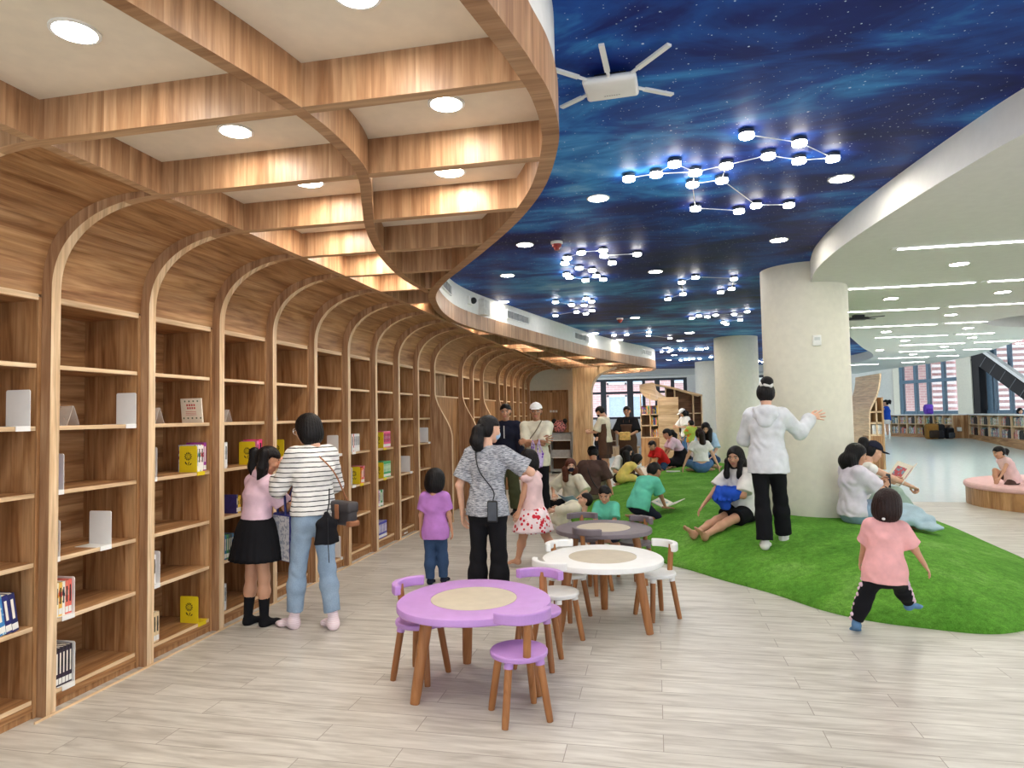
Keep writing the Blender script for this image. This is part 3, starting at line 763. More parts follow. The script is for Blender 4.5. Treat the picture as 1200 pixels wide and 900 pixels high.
bookend(ys(1)+.07, 1.205, 'white bookend behind the second full rib, chest height', .205, .14)
y = yv(212, 548); yy = y
YG = dict(h=.195, d=.15, mat=M['yellow_metal'], grp='yellow bookends with punched flowers', flower=True)
e = row(yv(248, 545)-.15, 1.205, [(.02, .2, (190, 200, 220), (120, 60, 110)), (.03, .2, (236, 232, 228), (90, 150, 130)), (.03, .2, (236, 230, 226), (200, 70, 70)), (.03, .215, (150, 60, 140))], 'right side of the third bookcase, behind a yellow bookend', 'books behind the yellow bookend')
bookend(yv(248, 545)-.16, 1.205, 'yellow bookend with punched flower in front of books, left of the girl', side=1, **YG)
bookend(ys(1)+.04, .83, 'white bookend low behind the second full rib', .205, .12)
e = row(ys(1), .49, [(.03, .2, (200, 70, 110), (30, 30, 40)), (.03, .2, (226, 150, 170), (60, 60, 140)), (.02, .195, (236, 230, 230))], 'second shelf of the third bookcase', 'pink comic books in the third bookcase')
bookend(e+.02, .49, 'white bookend leaning behind the pink comic books', .215, .15)
row(ys(1), .10, [(.02, .2, (70, 140, 180)), (.02, .2, (120, 170, 110)), (.02, .2, (236, 170, 70)), (.024, .2, (232, 210, 170)), (.028, .2, (226, 200, 160))], 'bottom shelf of the third bookcase', 'pastel books on the bottom shelf')
bookend(yv(235, 722)-.02, .10, 'yellow bookend with punched flower alone on a bottom shelf', side=1, **YG)
# bay D
acrylic_stand(ys(2)+.16, 1.57, 'clear acrylic box stand on the fourth bookcase, above the girl', .14, .1)
row(ys(2), 1.205, [(.03, .2, (60, 110, 120), (200, 210, 215)), (.03, .2, (200, 120, 90), (90, 160, 170)), (.03, .205, (214, 218, 222)), (.03, .205, (226, 226, 226))], 'chest high in the fourth bookcase', 'comic books in the fourth bookcase')
row(fc(3)-.15, 1.205, [(.03, .2, (224, 120, 170)), (.05, .21, (238, 70, 130))], 'right side of the fourth bookcase', 'pink books above the girl')
bookend(fc(3)-.2, 1.205, 'yellow bookend with punched flower above the girl with pigtails', side=1, **YG)
bookend(ys(2)+.05, .83, 'white bookend beside the girl with pigtails', .205, .14)
row(fc(2)+.3, .83, [(.018, .15, (60, 50, 110)), (.016, .13, (236, 200, 60)), (.02, .14, (240, 190, 50))], 'low in the fourth bookcase behind the girl', 'books behind the girl with pigtails')
row(ys(2), .49, [(.022, .19, c) for c in ((50, 120, 110), (40, 60, 120), (60, 150, 120), (110, 60, 110), (60, 130, 170), (70, 150, 90), (50, 90, 80), (40, 50, 60), (60, 110, 150))], 'second shelf of the fourth bookcase', 'teal books in the fourth bookcase')
row(ys(2), .10, [(.03, .2, (160, 130, 90)), (.03, .2, (90, 110, 80)), (.024, .2, (60, 70, 60)), (.026, .205, (224, 226, 226))], 'bottom shelf of the fourth bookcase', 'books low in the fourth bookcase')
# bay E
acrylic_stand(ys(3)+.1, 1.57, 'clear acrylic stand on the fifth bookcase, left of the woman', .12, .1)
book(XC-.01, ys(3), 1.205, .03, .215, .15, (60, 60, 66), (220, 220, 220), 'black and white book beside the woman in stripes', 'books by the woman in stripes')
bookend(ys(3)+.2, 1.205, 'yellow bookend with punched flower by the hand of the woman in stripes', side=1, **YG)
row(ys(3), .83, [(.03, .2, (200, 90, 70), (230, 225, 220)), (.03, .2, (226, 226, 226), (200, 60, 60)), (.03, .2, (120, 200, 220)), (.03, .195, (236, 190, 60)), (.03, .2, (60, 60, 80)), (.03, .2, (226, 200, 60)), (.03, .2, (60, 90, 160))], 'between girl and woman, waist height', 'books between the girl and the woman')
row(ys(3), .10, [(.03, .2, (210, 216, 216), (200, 60, 60)), (.02, .2, (230, 230, 226), (80, 80, 90)), (.025, .2, (60, 100, 90)), (.028, .2, (40, 44, 50))], 'bottom shelf behind the two readers', 'books on the bottom shelf behind the readers')
# bay F
bookend(fc(5)-.14, 1.205, 'white bookend right of the striped shirt, chest height', .2, .13, side=1)
bookend(fc(5)-.1, .10, 'white bookend on the bottom shelf right of the jeans', .23, .2, side=1)
# bay G
e = row(ys(5)+.17, 1.205, [(.03, .2, (232, 228, 226)), (.02, .2, (200, 60, 70)), (.03, .2, (236, 232, 232)), (.03, .2, (224, 226, 230)), (.04, .2, (230, 230, 226)), (.04, .2, (226, 224, 220))], 'seventh bookcase, chest height', 'white books in the seventh bookcase')
bookend(ys(5)+.14, 1.205, 'white bookend before the white books, seventh bookcase', .2, .17, side=1)
bookend(ys(5)+.14, .83, 'white bookend before a yellow one, seventh bookcase', .205, .17, side=1)
bookend(ys(5)+.34, .83, 'yellow bookend with punched flower in the seventh bookcase', side=1, **YG)
row(ys(5)+.4, .83, [(.03, .18, (226, 130, 60)), (.03, .19, (210, 70, 80)), (.025, .2, (226, 140, 150))], 'right of a yellow bookend, seventh bookcase', 'red books in the seventh bookcase', tilt=-.08)
bookend(ys(5)+.05, .10, 'white bookend low behind a rib, seventh bookcase', .2, .12)
MB_ = None
# bay H
bookend(ys(6)+.29, 1.205, 'yellow bookend with punched flower in the eighth bookcase, upper', side=1, **YG)
row(ys(6)+.31, 1.205, [(.03, .2, (224, 170, 60))]+[(.035, .205, (232, 90, 140), (240, 170, 190)) for k in range(6)], 'eighth bookcase, upper row', 'pink set in the eighth bookcase')
bookend(ys(6)+.29, .83, 'yellow bookend with punched flower in the eighth bookcase, lower', side=1, **YG)
row(ys(6)+.31, .83, [(.034, .2, (60, 170, 100), (150, 210, 160)) for k in range(7)], 'eighth bookcase, middle row', 'green set in the eighth bookcase')
row(ys(6), .49, [(.036, .2, (190, 100, 190)) for k in range(5)]+[(.03, .2, (232, 232, 226)), (.034, .2, (60, 150, 90)), (.034, .2, (70, 140, 80)), (.02, .2, (226, 226, 226))], 'eighth bookcase, lower row', 'purple and green books in the eighth bookcase')
row(ys(6), .10, [(.036, .2, (70, 70, 170), (110, 110, 200)) for k in range(11)], 'bottom of the eighth bookcase', 'blue set in the eighth bookcase')
t = book(XC-.04, ys(6)+.1, 1.57, .012, .2, .15, (240, 228, 190), (226, 200, 90), 'pale picture book leaning in a stand, eighth bookcase', 'display books', tilt=-.25, lab=False)
t = book(XC-.04, ys(7)+.1, 1.57, .012, .16, .15, (200, 130, 110), (226, 200, 190), 'reddish picture book leaning in a stand, ninth bookcase', 'display books', tilt=-.3, lab=False)
# bays I, J
bookend(fc(8)-.2, .83, 'white bookend in the ninth bookcase, waist height', .22, .2, side=1)
bookend(ys(7)+.08, .49, 'white bookend in the ninth bookcase, knee height', .2, .14)
bookend(fc(9)-.16, 1.205, 'white bookend in the tenth bookcase, chest height', .22, .2, side=1)
bookend(ys(8)+.08, .83, 'white bookend in the tenth bookcase, waist height', .2, .13)
bookend(ys(8)+.08, .49, 'white bookend in the tenth bookcase, knee height', .2, .13)
o = MB().rbox((XC-.012, fc(7)+.3, .02), (XC-.004, fc(7)+.42, .075), .002).build('socket_plate', M['plastic_white'])
tag(o, 'small white socket plate on the plinth of the ninth bookcase', 'socket')
# ================================================================== fittings on the ceiling and fascia
def router(c, rz, ants, label, body, dark=False, size=(.27, .17)):
    t = empty('ceiling_router', c, rz, label, 'wireless router', 'ceiling routers')
    w, d = size
    MB().rbox((-w/2, -d/2, -.075), (w/2, d/2, -.035), .018, seg=3).build('housing', body, t, smooth=40)
    MB().box((-.08, -.04, -.036), (.08, .04, 0)).build('bracket', M['black'], t)
    if not dark: 
        mb = MB()
        for k in range(7): mb.box((-.04+.012*k, -d*.26, -.0756), (-.032+.012*k, -d*.26+.006, -.0748))
        mb.build('nameplate', flat((150, 150, 150), .5), t)
    for bx, by, dx, dy in ants:
        a = Vector((bx, by, -.05)); b = a+Vector((dx, dy, .01)); m = a+(b-a)*.18
        q = MB().tube([a, m], .009, 8).build('antenna', body, t, smooth=35)
        n = Vector((-dy, dx, 0)).normalized()*.013; k = Vector((0, 0, .006))
        MB().add([m+n+k, m-n+k, m-n-k, m+n-k, b+n+k, b-n+k, b-n-k, b+n-k], [(0,1,2,3),(7,6,5,4),(0,4,5,1),(1,5,6,2),(2,6,7,3),(3,7,4,0)]).build('blade', body, q)
    return t
c = atz(716, 103, ZS-.06); 
router((c.x, c.y, ZS), math.radians(177), [(-.11, .10, -.19, .19), (.0, .10, .0, .28), (.11, .10, .20, .19), (-.13, -.06, -.17, -.15), (.13, -.06, .16, -.12)], 'white wireless router with five antennas on the night sky ceiling', M['plastic_white'], size=(.27, .21))
c = atz(1006, 373, ZW-.05)
router((c.x, c.y, ZW), .2, [(-.11, .085, -.2, .1), (.11, .085, .25, .1), (-.13, -.05, -.2, -.1), (.13, -.05, .2, -.1)], 'dark wireless router on the white ceiling right of the near column', M['black'], True)
def detector(px, py, label):
    p = atz(px, py, ZS-.04); t = empty('smoke_detector', (p.x, p.y, ZS), label=label, cat='smoke detector', group='red smoke detectors')
    MB().lathe([(.06, 0), (.06, -.02), (.052, -.026), (0, -.026)], 20).build('base', M['plastic_white'], t, smooth=35)
    MB().lathe([(.05, -.025), (.046, -.05), (.03, -.06), (.026, -.082), (0, -.086)], 20).build('head', flat((150, 42, 40), .4), t, smooth=35)
detector(652.5, 288, 'red smoke detector nearest the curved wooden canopy edge')
detector(726.5, 375.5, 'small red smoke detector farther off, left of centre ceiling')
# wall device on the near column
t = empty('thermostat', (1.83+.49*math.sin(.03), 8.72-.49*math.cos(.03), 0), label='small white control box high on the near white column', cat='control box')
q = aty(957, 399, 8.23); t.location.z = q.z; t.location.x = q.x; t.location.y = 8.72-math.sqrt(max(.01, .49**2-(q.x-1.83)**2))
MB().rbox((-.045, -.03, -.06), (.045, .008, .06), .006).build('housing', M['plastic_white'], t, smooth=35)
MB().box((-.03, -.0315, .0), (.03, -.0295, .035)).build('display', flat((200, 204, 200), .3), t)
# along the white fascia
def on_fascia(px, py):
    best = None; o = Vector((0, 0, EYE)); d = ray(px, py)
    FP = offset_path(OUT, .012)
    for (x0, y0), (x1, y1) in zip(FP, FP[1:]):
        ex_, ey_ = x1-x0, y1-y0; den = d.x*ey_-d.y*ex_
        if abs(den) < 1e-9: continue
        t_ = (x0*ey_-y0*ex_)/den; u = (d.x*y0-d.y*x0)/-den if False else ((d.y*x0-d.x*y0)/den)
        if t_ > 0 and 0 <= u <= 1 and 6.3 < y0 < 24.2 and (best is None or t_ < best[0]): best = (t_, math.atan2(ey_, ex_))
    return o+d*best[0], best[1]
def vent(pa, pb, label):
    (a, _), (b, _) = on_fascia(*pa), on_fascia(*pb)
    c = (a+b)/2; v = b-a; v.z = 0; L = max(.3, min(.9, v.length)); c.z = 3.15
    t = empty('fascia_vent', c, math.atan2(v.y, v.x), label, 'air vent', 'air vents along the white fascia')
    s = -1                                   # the room lies on local -y
    MB().box((-L/2, -.022, -.065), (L/2, .02, -.055)).box((-L/2, -.022, .055), (L/2, .02, .065)).box((-L/2, -.022, -.055), (-L/2+.01, .02, .055)).box((L/2-.01, -.022, -.055), (L/2, .02, .055)).build('frame', M['metal_white'], t)
    MB().box((-L/2+.01, .004, -.055), (L/2-.01, .012, .055)).build('duct', flat((92, 94, 100), .7), t)
    mb = MB(); n = 9
    for k in range(n): z = -.05+.1*k/(n-1); mb.box((-L/2+.01, -.014, z-.0025), (L/2-.01, .004, z+.0025))
    for k in range(1, 4): x = -L/2+L*k/4; mb.box((x-.006, -.018, -.055), (x+.006, .004, .055))
    mb.build('louvres', flat((170, 172, 176), .5), t)
vent((517, 340), (528, 350), 'air vent at the near bend of the white fascia')
vent((592, 374), (620, 381), 'second air vent along the white fascia, right of the grey box')
vent((671, 398), (691, 402), 'third air vent along the white fascia')
vent((752, 415), (763, 418), 'farthest small air vent along the white fascia')
p, a = on_fascia(550, 356); p.z = 3.16
t = empty('security_camera', p, a, 'white dome security camera on the fascia beside a grey box', 'camera')
MB().box((-.06, -.03, -.06), (.06, .03, .06)).build('mount', M['plastic_white'], t, bevel=.008)
bmm = bmesh.new(); bmesh.ops.create_uvsphere(bmm, u_segments=20, v_segments=12, radius=.045); MB().bm(bmm, Matrix.Translation((.03, -.05, 0))).build('lens_dome', M['black'], t, smooth=60)
p, a = on_fascia(564, 361)
t = empty('junction_box', (p.x, p.y, 3.12), a, 'grey square box fixed to the white fascia by the camera', 'box')
MB().box((-.10, -.09, -.11), (.10, .02, .11)).build('housing', flat((214, 214, 208), .5), t, bevel=.006)
MB().box((-.085, -.094, -.095), (.085, -.089, .095)).build('door', flat((196, 196, 190), .5), t)

# ================================================================== back wall with windows, daylight outside
YB = 27.5
def wx(px, py=480, y=YB): return aty(px, py, y).x
def wz(py, px=740, y=YB): return aty(px, py, y).z
bx0, bx1 = wx(640), wx(1000)
zs, zt = wz(491), wz(444)
W1 = (wx(690), wx(806)); W2 = (wx(880), wx(930))
xsW = [bx0, W1[0], W1[1], W2[0], W2[1], bx1]
mb = MB().box((bx0, YB, 0), (bx1, YB+.2, zs)).box((bx0, YB, zt), (bx1, YB+.2, 3.4))
for a, b in ((xsW[0], xsW[1]), (xsW[2], xsW[3]), (xsW[4], xsW[5])): mb.box((a, YB, zs), (b, YB+.2, zt))
structure(mb.build('wall_back', M['white']))
def window(n, a, b, z0, z1, y, mull, trans, t=.09, mat=None):
    f = MB(); m = mat or M['metal_dark']
    f.box((a, y, z0), (b, y+.1, z0+t)).box((a, y, z1-t), (b, y+.1, z1)).box((a, y, z0), (a+t, y+.1, z1)).box((b-t, y, z0), (b, y+.1, z1))
    for x, w in mull: f.box((x-w/2, y-.02, z0), (x+w/2, y+.1, z1))
    for z in trans: f.box((a, y-.01, z-t/2), (b, y+.1, z+t/2))
    o = structure(f.build(f'window_{n}', m))
    structure(MB().box((a+t, y+.05, z0+t), (b-t, y+.058, z1-t)).build(f'window_{n}_pane', M['glass'])); return o
window(1, W1[0], W1[1], zs, zt, YB+.05, [(wx(707.5), .22), (wx(739), .24), (wx(755), .12), (wx(771), .2), (wx(789), .14), (wx(804), .14)], [wz(460)])
window(2, W2[0], W2[1], zs, zt, YB+.05, [(wx(902), .15)], [wz(460)])
def brick_mat(name, c1, c2, mortar, sc=1.):
    t = NT(name); v = t.coords(); x, y, z = t.sep(v)
    br = t.n('ShaderNodeTexBrick'); t.l(t.comb(t.math('ADD', x, y), z, 0.), br.inputs['Vector'])
    for k, q in (('Scale', sc), ('Mortar Size', .012), ('Brick Width', .4), ('Row Height', .13)): br.inputs[k].default_value = q
    br.inputs['Color1'].default_value = lin(c1); br.inputs['Color2'].default_value = lin(c2); br.inputs['Mortar'].default_value = lin(mortar)
    return t.done(br.outputs['Color'], .8, 0, .2)
M['brick'] = brick_mat('pink_brick', (226, 186, 184), (214, 170, 170), (232, 216, 212))
fac = empty('exterior_building', (0, 38, 0), label='pink brick apartment block outside the back windows', cat='building')
MB().box((-9, 0, -2), (14, .4, 12)).build('brick_wall', M['brick'], fac)
for k in range(4):
    xx = wx(712, 480, 38)+k*3.6-3.6*(k > 2)*0
    fr = MB()
    for zz in (.2, 3.2):
        fr.box((xx, -.12, zz), (xx+2.1, .05, zz+.1)).box((xx, -.12, zz+2.3), (xx+2.1, .05, zz+2.4)).box((xx, -.12, zz), (xx+.1, .05, zz+2.4)).box((xx+2, -.12, zz), (xx+2.1, .05, zz+2.4)).box((xx+1, -.12, zz), (xx+1.1, .05, zz+2.4)).box((xx, -.12, zz+1.1), (xx+2.1, .05, zz+1.2))
    w_ = fr.build('window', flat((240, 240, 242), .5), fac)
    g = MB()
    for zz in (.2, 3.2): g.box((xx+.1, -.06, zz+.1), (xx+2, -.03, zz+2.3))
    g.build('pane', flat((190, 206, 226), .2, .5), w_)

# low cabinets under the back windows
def low_cabinet(x0, x1, y, h, label, cols=3, rows=2):
    t = empty('low_cabinet', ((x0+x1)/2, y, gz((x0+x1)/2, y)), label=label, cat='cabinet', group='low cabinets at the back')
    w = (x1-x0)/2
    MB().box((-w, 0, 0), (w, .35, .06)).box((-w, 0, h-.03), (w, .36, h)).build('carcass_ends', M['wood_x'], t)
    MB().box((-w, .33, 0), (w, .35, h)).build('back_panel', flat((120, 84, 58), .6), t)
    for k in range(cols+1): x = -w+2*w*k/cols; MB().box((x-.012, 0, .05), (x+.012, .34, h-.02)).build('divider', M['edge'], t)
    for r in range(1, rows): z = .06+(h-.09)*r/rows; MB().box((-w, .01, z-.012), (w, .34, z+.012)).build('shelf', M['edge'], t)
    return t
low_cabinet(wx(704), wx(722), YB-.6, .95, 'low brown cabinet under the back window, by the standing staff', 2)
low_cabinet(wx(724), wx(736), YB-.6, .95, 'low brown cabinet under the back window, behind the staff in black', 1)
t = empty('low_bench', (wx(718), YB-2.2, 0), label='pale wooden bench along the back wall, behind the staff', cat='bench')
MB().box((-1.1, -.25, .30), (1.1, .25, .36)).build('seat', M['pale_wood_h'], t); MB().box((-1.05, -.2, 0), (1.05, .2, .3)).build('plinth', M['pale_wood'], t)

# grey shelving unit left of the pillar, toy on top
yq = YE-.42
xa, xb = aty(645, 520, yq).x, aty(669, 520, yq).x
t = empty('shelf_unit', ((xa+xb)/2, yq, 0), label='grey two tier shelf unit between the door and the oak pillar', cat='shelf unit')
hh = aty(657, 507, yq).z; w_ = (xb-xa)/2
for z in (.12, hh*.58, hh): MB().box((-w_, -.0, z-.2 if z > .2 else z-.06), (w_, .02, z)).build('front_panel', flat((176, 176, 176), .5), t)
for z in (.07, hh*.58-.2, hh-.2, hh-.01): MB().box((-w_, .0, z-.02), (w_, .4, z)).build('shelf', M['metal_white'], t)
for s in (-1, 1): MB().box((s*w_-.015, 0, 0), (s*w_+.015, .4, hh)).build('side', flat((170, 170, 168), .5), t)
MB().box((-w_, .38, 0), (w_, .4, hh)).build('back_panel', flat((110, 74, 48), .6), t)
q = aty(656, 507, yq+.15)
t = empty('cushion_toy', (q.x, q.y, hh), label='pink and black patterned cushion toy on the grey shelf unit', cat='toy')
bmm = bmesh.new(); bmesh.ops.create_uvsphere(bmm, u_segments=16, v_segments=10, radius=1); MB().bm(bmm, Matrix.Translation((0, 0, .17)) @ Matrix.Diagonal((.2, .1, .17, 1))).build('body', cover_mat((232, 150, 150), (40, 36, 40), 1), t, smooth=60)
for s in (-1, 1):
    bmm = bmesh.new(); bmesh.ops.create_uvsphere(bmm, u_segments=10, v_segments=8, radius=.07); MB().bm(bmm, Matrix.Translation((s*.15, 0, .31))).build('ear', M['black'], t, smooth=60)

# ================================================================== wavy bookcases in the background
def plates(t, PA, PB, nm, mat, w0, w1, th=.03):
    """bent plywood sheet: profile polyline in (y, z), extruded in x"""
    return MB().strip(PA, PB, w0, w1, 'x').build(nm, mat, t, smooth=35)
def bent(P, th=.03):
    Q = [(p.x, p.y) for p in catmull([(a, b, 0) for a, b in P], 8)]
    return offset_path(Q, th/2), offset_path(Q, -th/2)
def far_books(t_x, y, z, w, ax, n, label, grp, dmax=.2, seed=1):
    """small upright books along direction ax starting at (t_x, y)"""
    R_ = random.Random(seed); u = 0; k = 0
    while u < w-.03 and k < n:
        th = R_.uniform(.018, .045); h = R_.uniform(.17, .26); c = R_.choice(BOOKC)
        b = MB().box((0, 0, 0), (th, .16, h)).build('book', cover_mat(c, R_.choice(BOOKC)))
        b.location = (t_x+ax[0]*u, y+ax[1]*u, z); b.rotation_euler = (0, 0, math.atan2(ax[1], ax[0]))
        tag(b, label, 'book', grp); u += th+.002; k += 1
# left one: open shelf block, roof sheet swooping down into a slatted front
YL = 20.5
def lx(px, py=490, y=YL): return aty(px, py, y).x
def lz(py, px=770, y=YL): return aty(px, py, y).z
t = empty('wavy_bookcase', (lx(772), YL, 0), label='pale bookcase with roof sheet sweeping into a slatted front, left of the middle columns', cat='bookcase', group='wavy bookcases in the background')
ox = t.location.x
a, b, c2, d = lx(751)-ox, lx(762)-ox, lx(771.5)-ox, lx(795)-ox
zb = lz(512); z1, z2 = lz(498), lz(485); ztop = lz(462)
for x in (a, b, c2): MB().box((x-.015, 0, zb), (x+.015, .7, ztop if x != c2 else lz(470))).build('upright', M['edge'], t)
for z in (zb, z1, z2): MB().box((a-.015, 0, z-.03), (c2+.015, .7, z)).build('shelf', M['edge_h'], t)
MB().box((a-.015, 0, 0), (c2+.015, .7, zb-.03)).build('base', M['wood'], t)
MB().box((a, .66, zb), (c2, .7, lz(475))).build('back_panel', M['pale_wood'], t)
def lift(pts, y): return [tuple(aty(px, py, y)-t.location) for px, py in pts]
Lw = catmull(lift([(749.6, 458), (754, 463.5), (761, 468), (771.5, 469.5), (780, 468.5)], YL-.05), 6); Up = catmull(lift([(749.3, 452.6), (757, 450.6), (767, 450.2), (770, 459), (780, 466.5)], YL+.55), 6)
n = len(Lw); V = Lw+Up; V = V+[p+Vector((0, .02, .035)) for p in V]
Fq = []
for i in range(n-1): Fq += [(i, i+1, n+i+1, n+i), (2*n+i, 3*n+i, 3*n+i+1, 2*n+i+1), (i, 2*n+i, 2*n+i+1, i+1), (n+i, n+i+1, 3*n+i+1, 3*n+i)]
Fq += [(0, n, 3*n, 2*n), (n-1, 3*n-1, 4*n-1, 2*n-1)]
MB().add(V, Fq).build('roof_sheet', M['pale_wood_h'], t, smooth=40)
MB().box((d-.03, -.03, 0), (d+.01, .75, lz(468))).build('end_panel', M['pale_wood_h'], t)
fr = [(.02, lz(466)), (-.08, lz(474)), (-.05, lz(486)), (-.12, lz(500)), (-.12, 0)]
A_, B_ = bent(fr, .03); MB().strip(A_, B_, c2+.01, d+.01, 'x').build('slatted_front', M['pale_wood_h'], t, smooth=35)
ar = [(a, lz(452)), (lx(766)-ox, lz(449.5)), (lx(790)-ox, lz(454)), (lx(822)-ox, lz(464))]
A_, B_ = bent(ar, .05); MB().strip(A_, B_, .75, 1.3, 'y').build('arched_top', M['pale_wood_h'], t, smooth=35)
for k, (x, z) in enumerate(((a, z2), (b, z2), (b, z1), (b, zb))):
    far_books(ox+x+.03, YL+.1, z, (b-a)*.85 if x == a else (c2-b)*.85, (1, 0), 8, f'small upright book on the {["upper left", "upper right", "middle right", "lower right"][k]} cell of the pale wavy bookcase', f'books in wavy bookcase cell {ORD[k]}', seed=k)
# right part behind it: brown backed shelves with a sloping top
t = empty('wavy_bookcase', (lx(800, 490, 22), 22, 0), label='brown backed bookcase with sloping top, behind the slatted front, left of columns', cat='bookcase', group='wavy bookcases in the background')
ox = t.location.x; l22 = lambda px: lx(px, 490, 22)-ox; z22 = lambda py: lz(py, 800, 22)
MB().prism([(l22(781), 0), (l22(823), 0), (l22(823), z22(464)), (l22(806), z22(459)), (l22(790), z22(455)), (l22(781), z22(454))], .4, .44, axis='y').build('back_panel', wood('walnut_slats', (140, 104, 76), (110, 78, 54), (160, 122, 92), 'x', .12), t)
for px, py in ((781, 454), (791.5, 455.5), (813, 461), (823, 464)): MB().box((l22(px)-.02, 0, 0), (l22(px)+.02, .42, z22(py))).build('upright', M['edge'], t)
for py in (484, 500, 515): MB().box((l22(781), 0, z22(py)-.03), (l22(823), .42, z22(py))).build('shelf', M['edge_h'], t)
A_, B_ = bent([(l22(780), z22(453.5)), (l22(791), z22(455)), (l22(806), z22(459)), (l22(824), z22(464))], .05); MB().strip(A_, B_, -.03, .45, 'y').build('sloping_top', M['pale_wood_h'], t, smooth=35)
for k, py in enumerate((500, 515)):
    far_books(ox+l22(793), 22.05, z22(py), l22(813)-l22(793), (1, 0), 20, f'small upright book on the {["upper", "lower"][k]} row of the brown backed bookcase', f'books in the brown backed bookcase, {["upper", "lower"][k]} row', seed=10+k)
# the one right of the near column
YR = 17.0
rx = lambda px, py=480: aty(px, py, YR).x; rz_ = lambda py, px=1015: aty(px, py, YR).z
t = empty('wavy_bookcase', (rx(1019), YR, 0), label='tall bookcase with S-curved slatted side, right of the near column', cat='bookcase', group='wavy bookcases in the background')
ox = t.location.x; zg = ramp_z(ox, YR)
PQ = [(rx(1031.5, 438)-ox, rz_(438)), (rx(1031, 446)-ox, rz_(446)), (rx(1029.5, 456)-ox, rz_(456)), (rx(1026, 467)-ox, rz_(467)), (rx(1021, 477)-ox, rz_(477)), (rx(1019, 485)-ox, rz_(485)), (rx(1019, 500)-ox, rz_(500)), (rx(1018.5, 540)-ox, zg)]
slat = wood('tan_slats', (244, 216, 182), (226, 194, 158), (250, 230, 200), 'y', .07, tone=.2)
A_, B_ = bent(PQ, .035); MB().strip(A_, B_, -.02, 1.9, 'y').build('slatted_side', slat, t, smooth=35)
xs1 = rx(1034)-ox
def xprof(z):
    for (x0, z0), (x1, z1) in zip(PQ, PQ[1:]):
        if z1 <= z <= z0: return x0+(x1-x0)*(z-z0)/(z1-z0)
    return PQ[-1][0]
for py in (483, 496, 510): z = rz_(py); MB().box((xprof(z), .0, z-.02), (xs1, .5, z+.02)).build('shelf', M['edge_h'], t)
MB().box((xs1-.02, -.02, zg), (xs1+.02, .5, rz_(466))).build('end_panel', M['pale_wood'], t)
MB().prism([(x, z) for x, z in PQ[2:]]+[(xs1, zg), (xs1, rz_(466))], .42, .46, axis='y').build('back_panel', M['wood'], t)
MB().box((PQ[-1][0], .0, zg), (xs1, .4, rz_(511))).build('base', M['wood'], t)
MB().box((rx(1027)-ox-.015, .0, rz_(510)), (rx(1027)-ox+.015, .4, rz_(470))).build('divider', M['edge'], t)
for k in range(5):
    bb = MB().box((0, 0, 0), (.05, .14, .22)).build('book', cover_mat((226, 226, 220), (200, 200, 210))); bb.location = (ox+.05+.056*k, YR+.03, rz_(510)+.02)
    tag(bb, 'white book on the lower side shelf of the S-curved bookcase', 'book', 'white books in the S-curved bookcase')

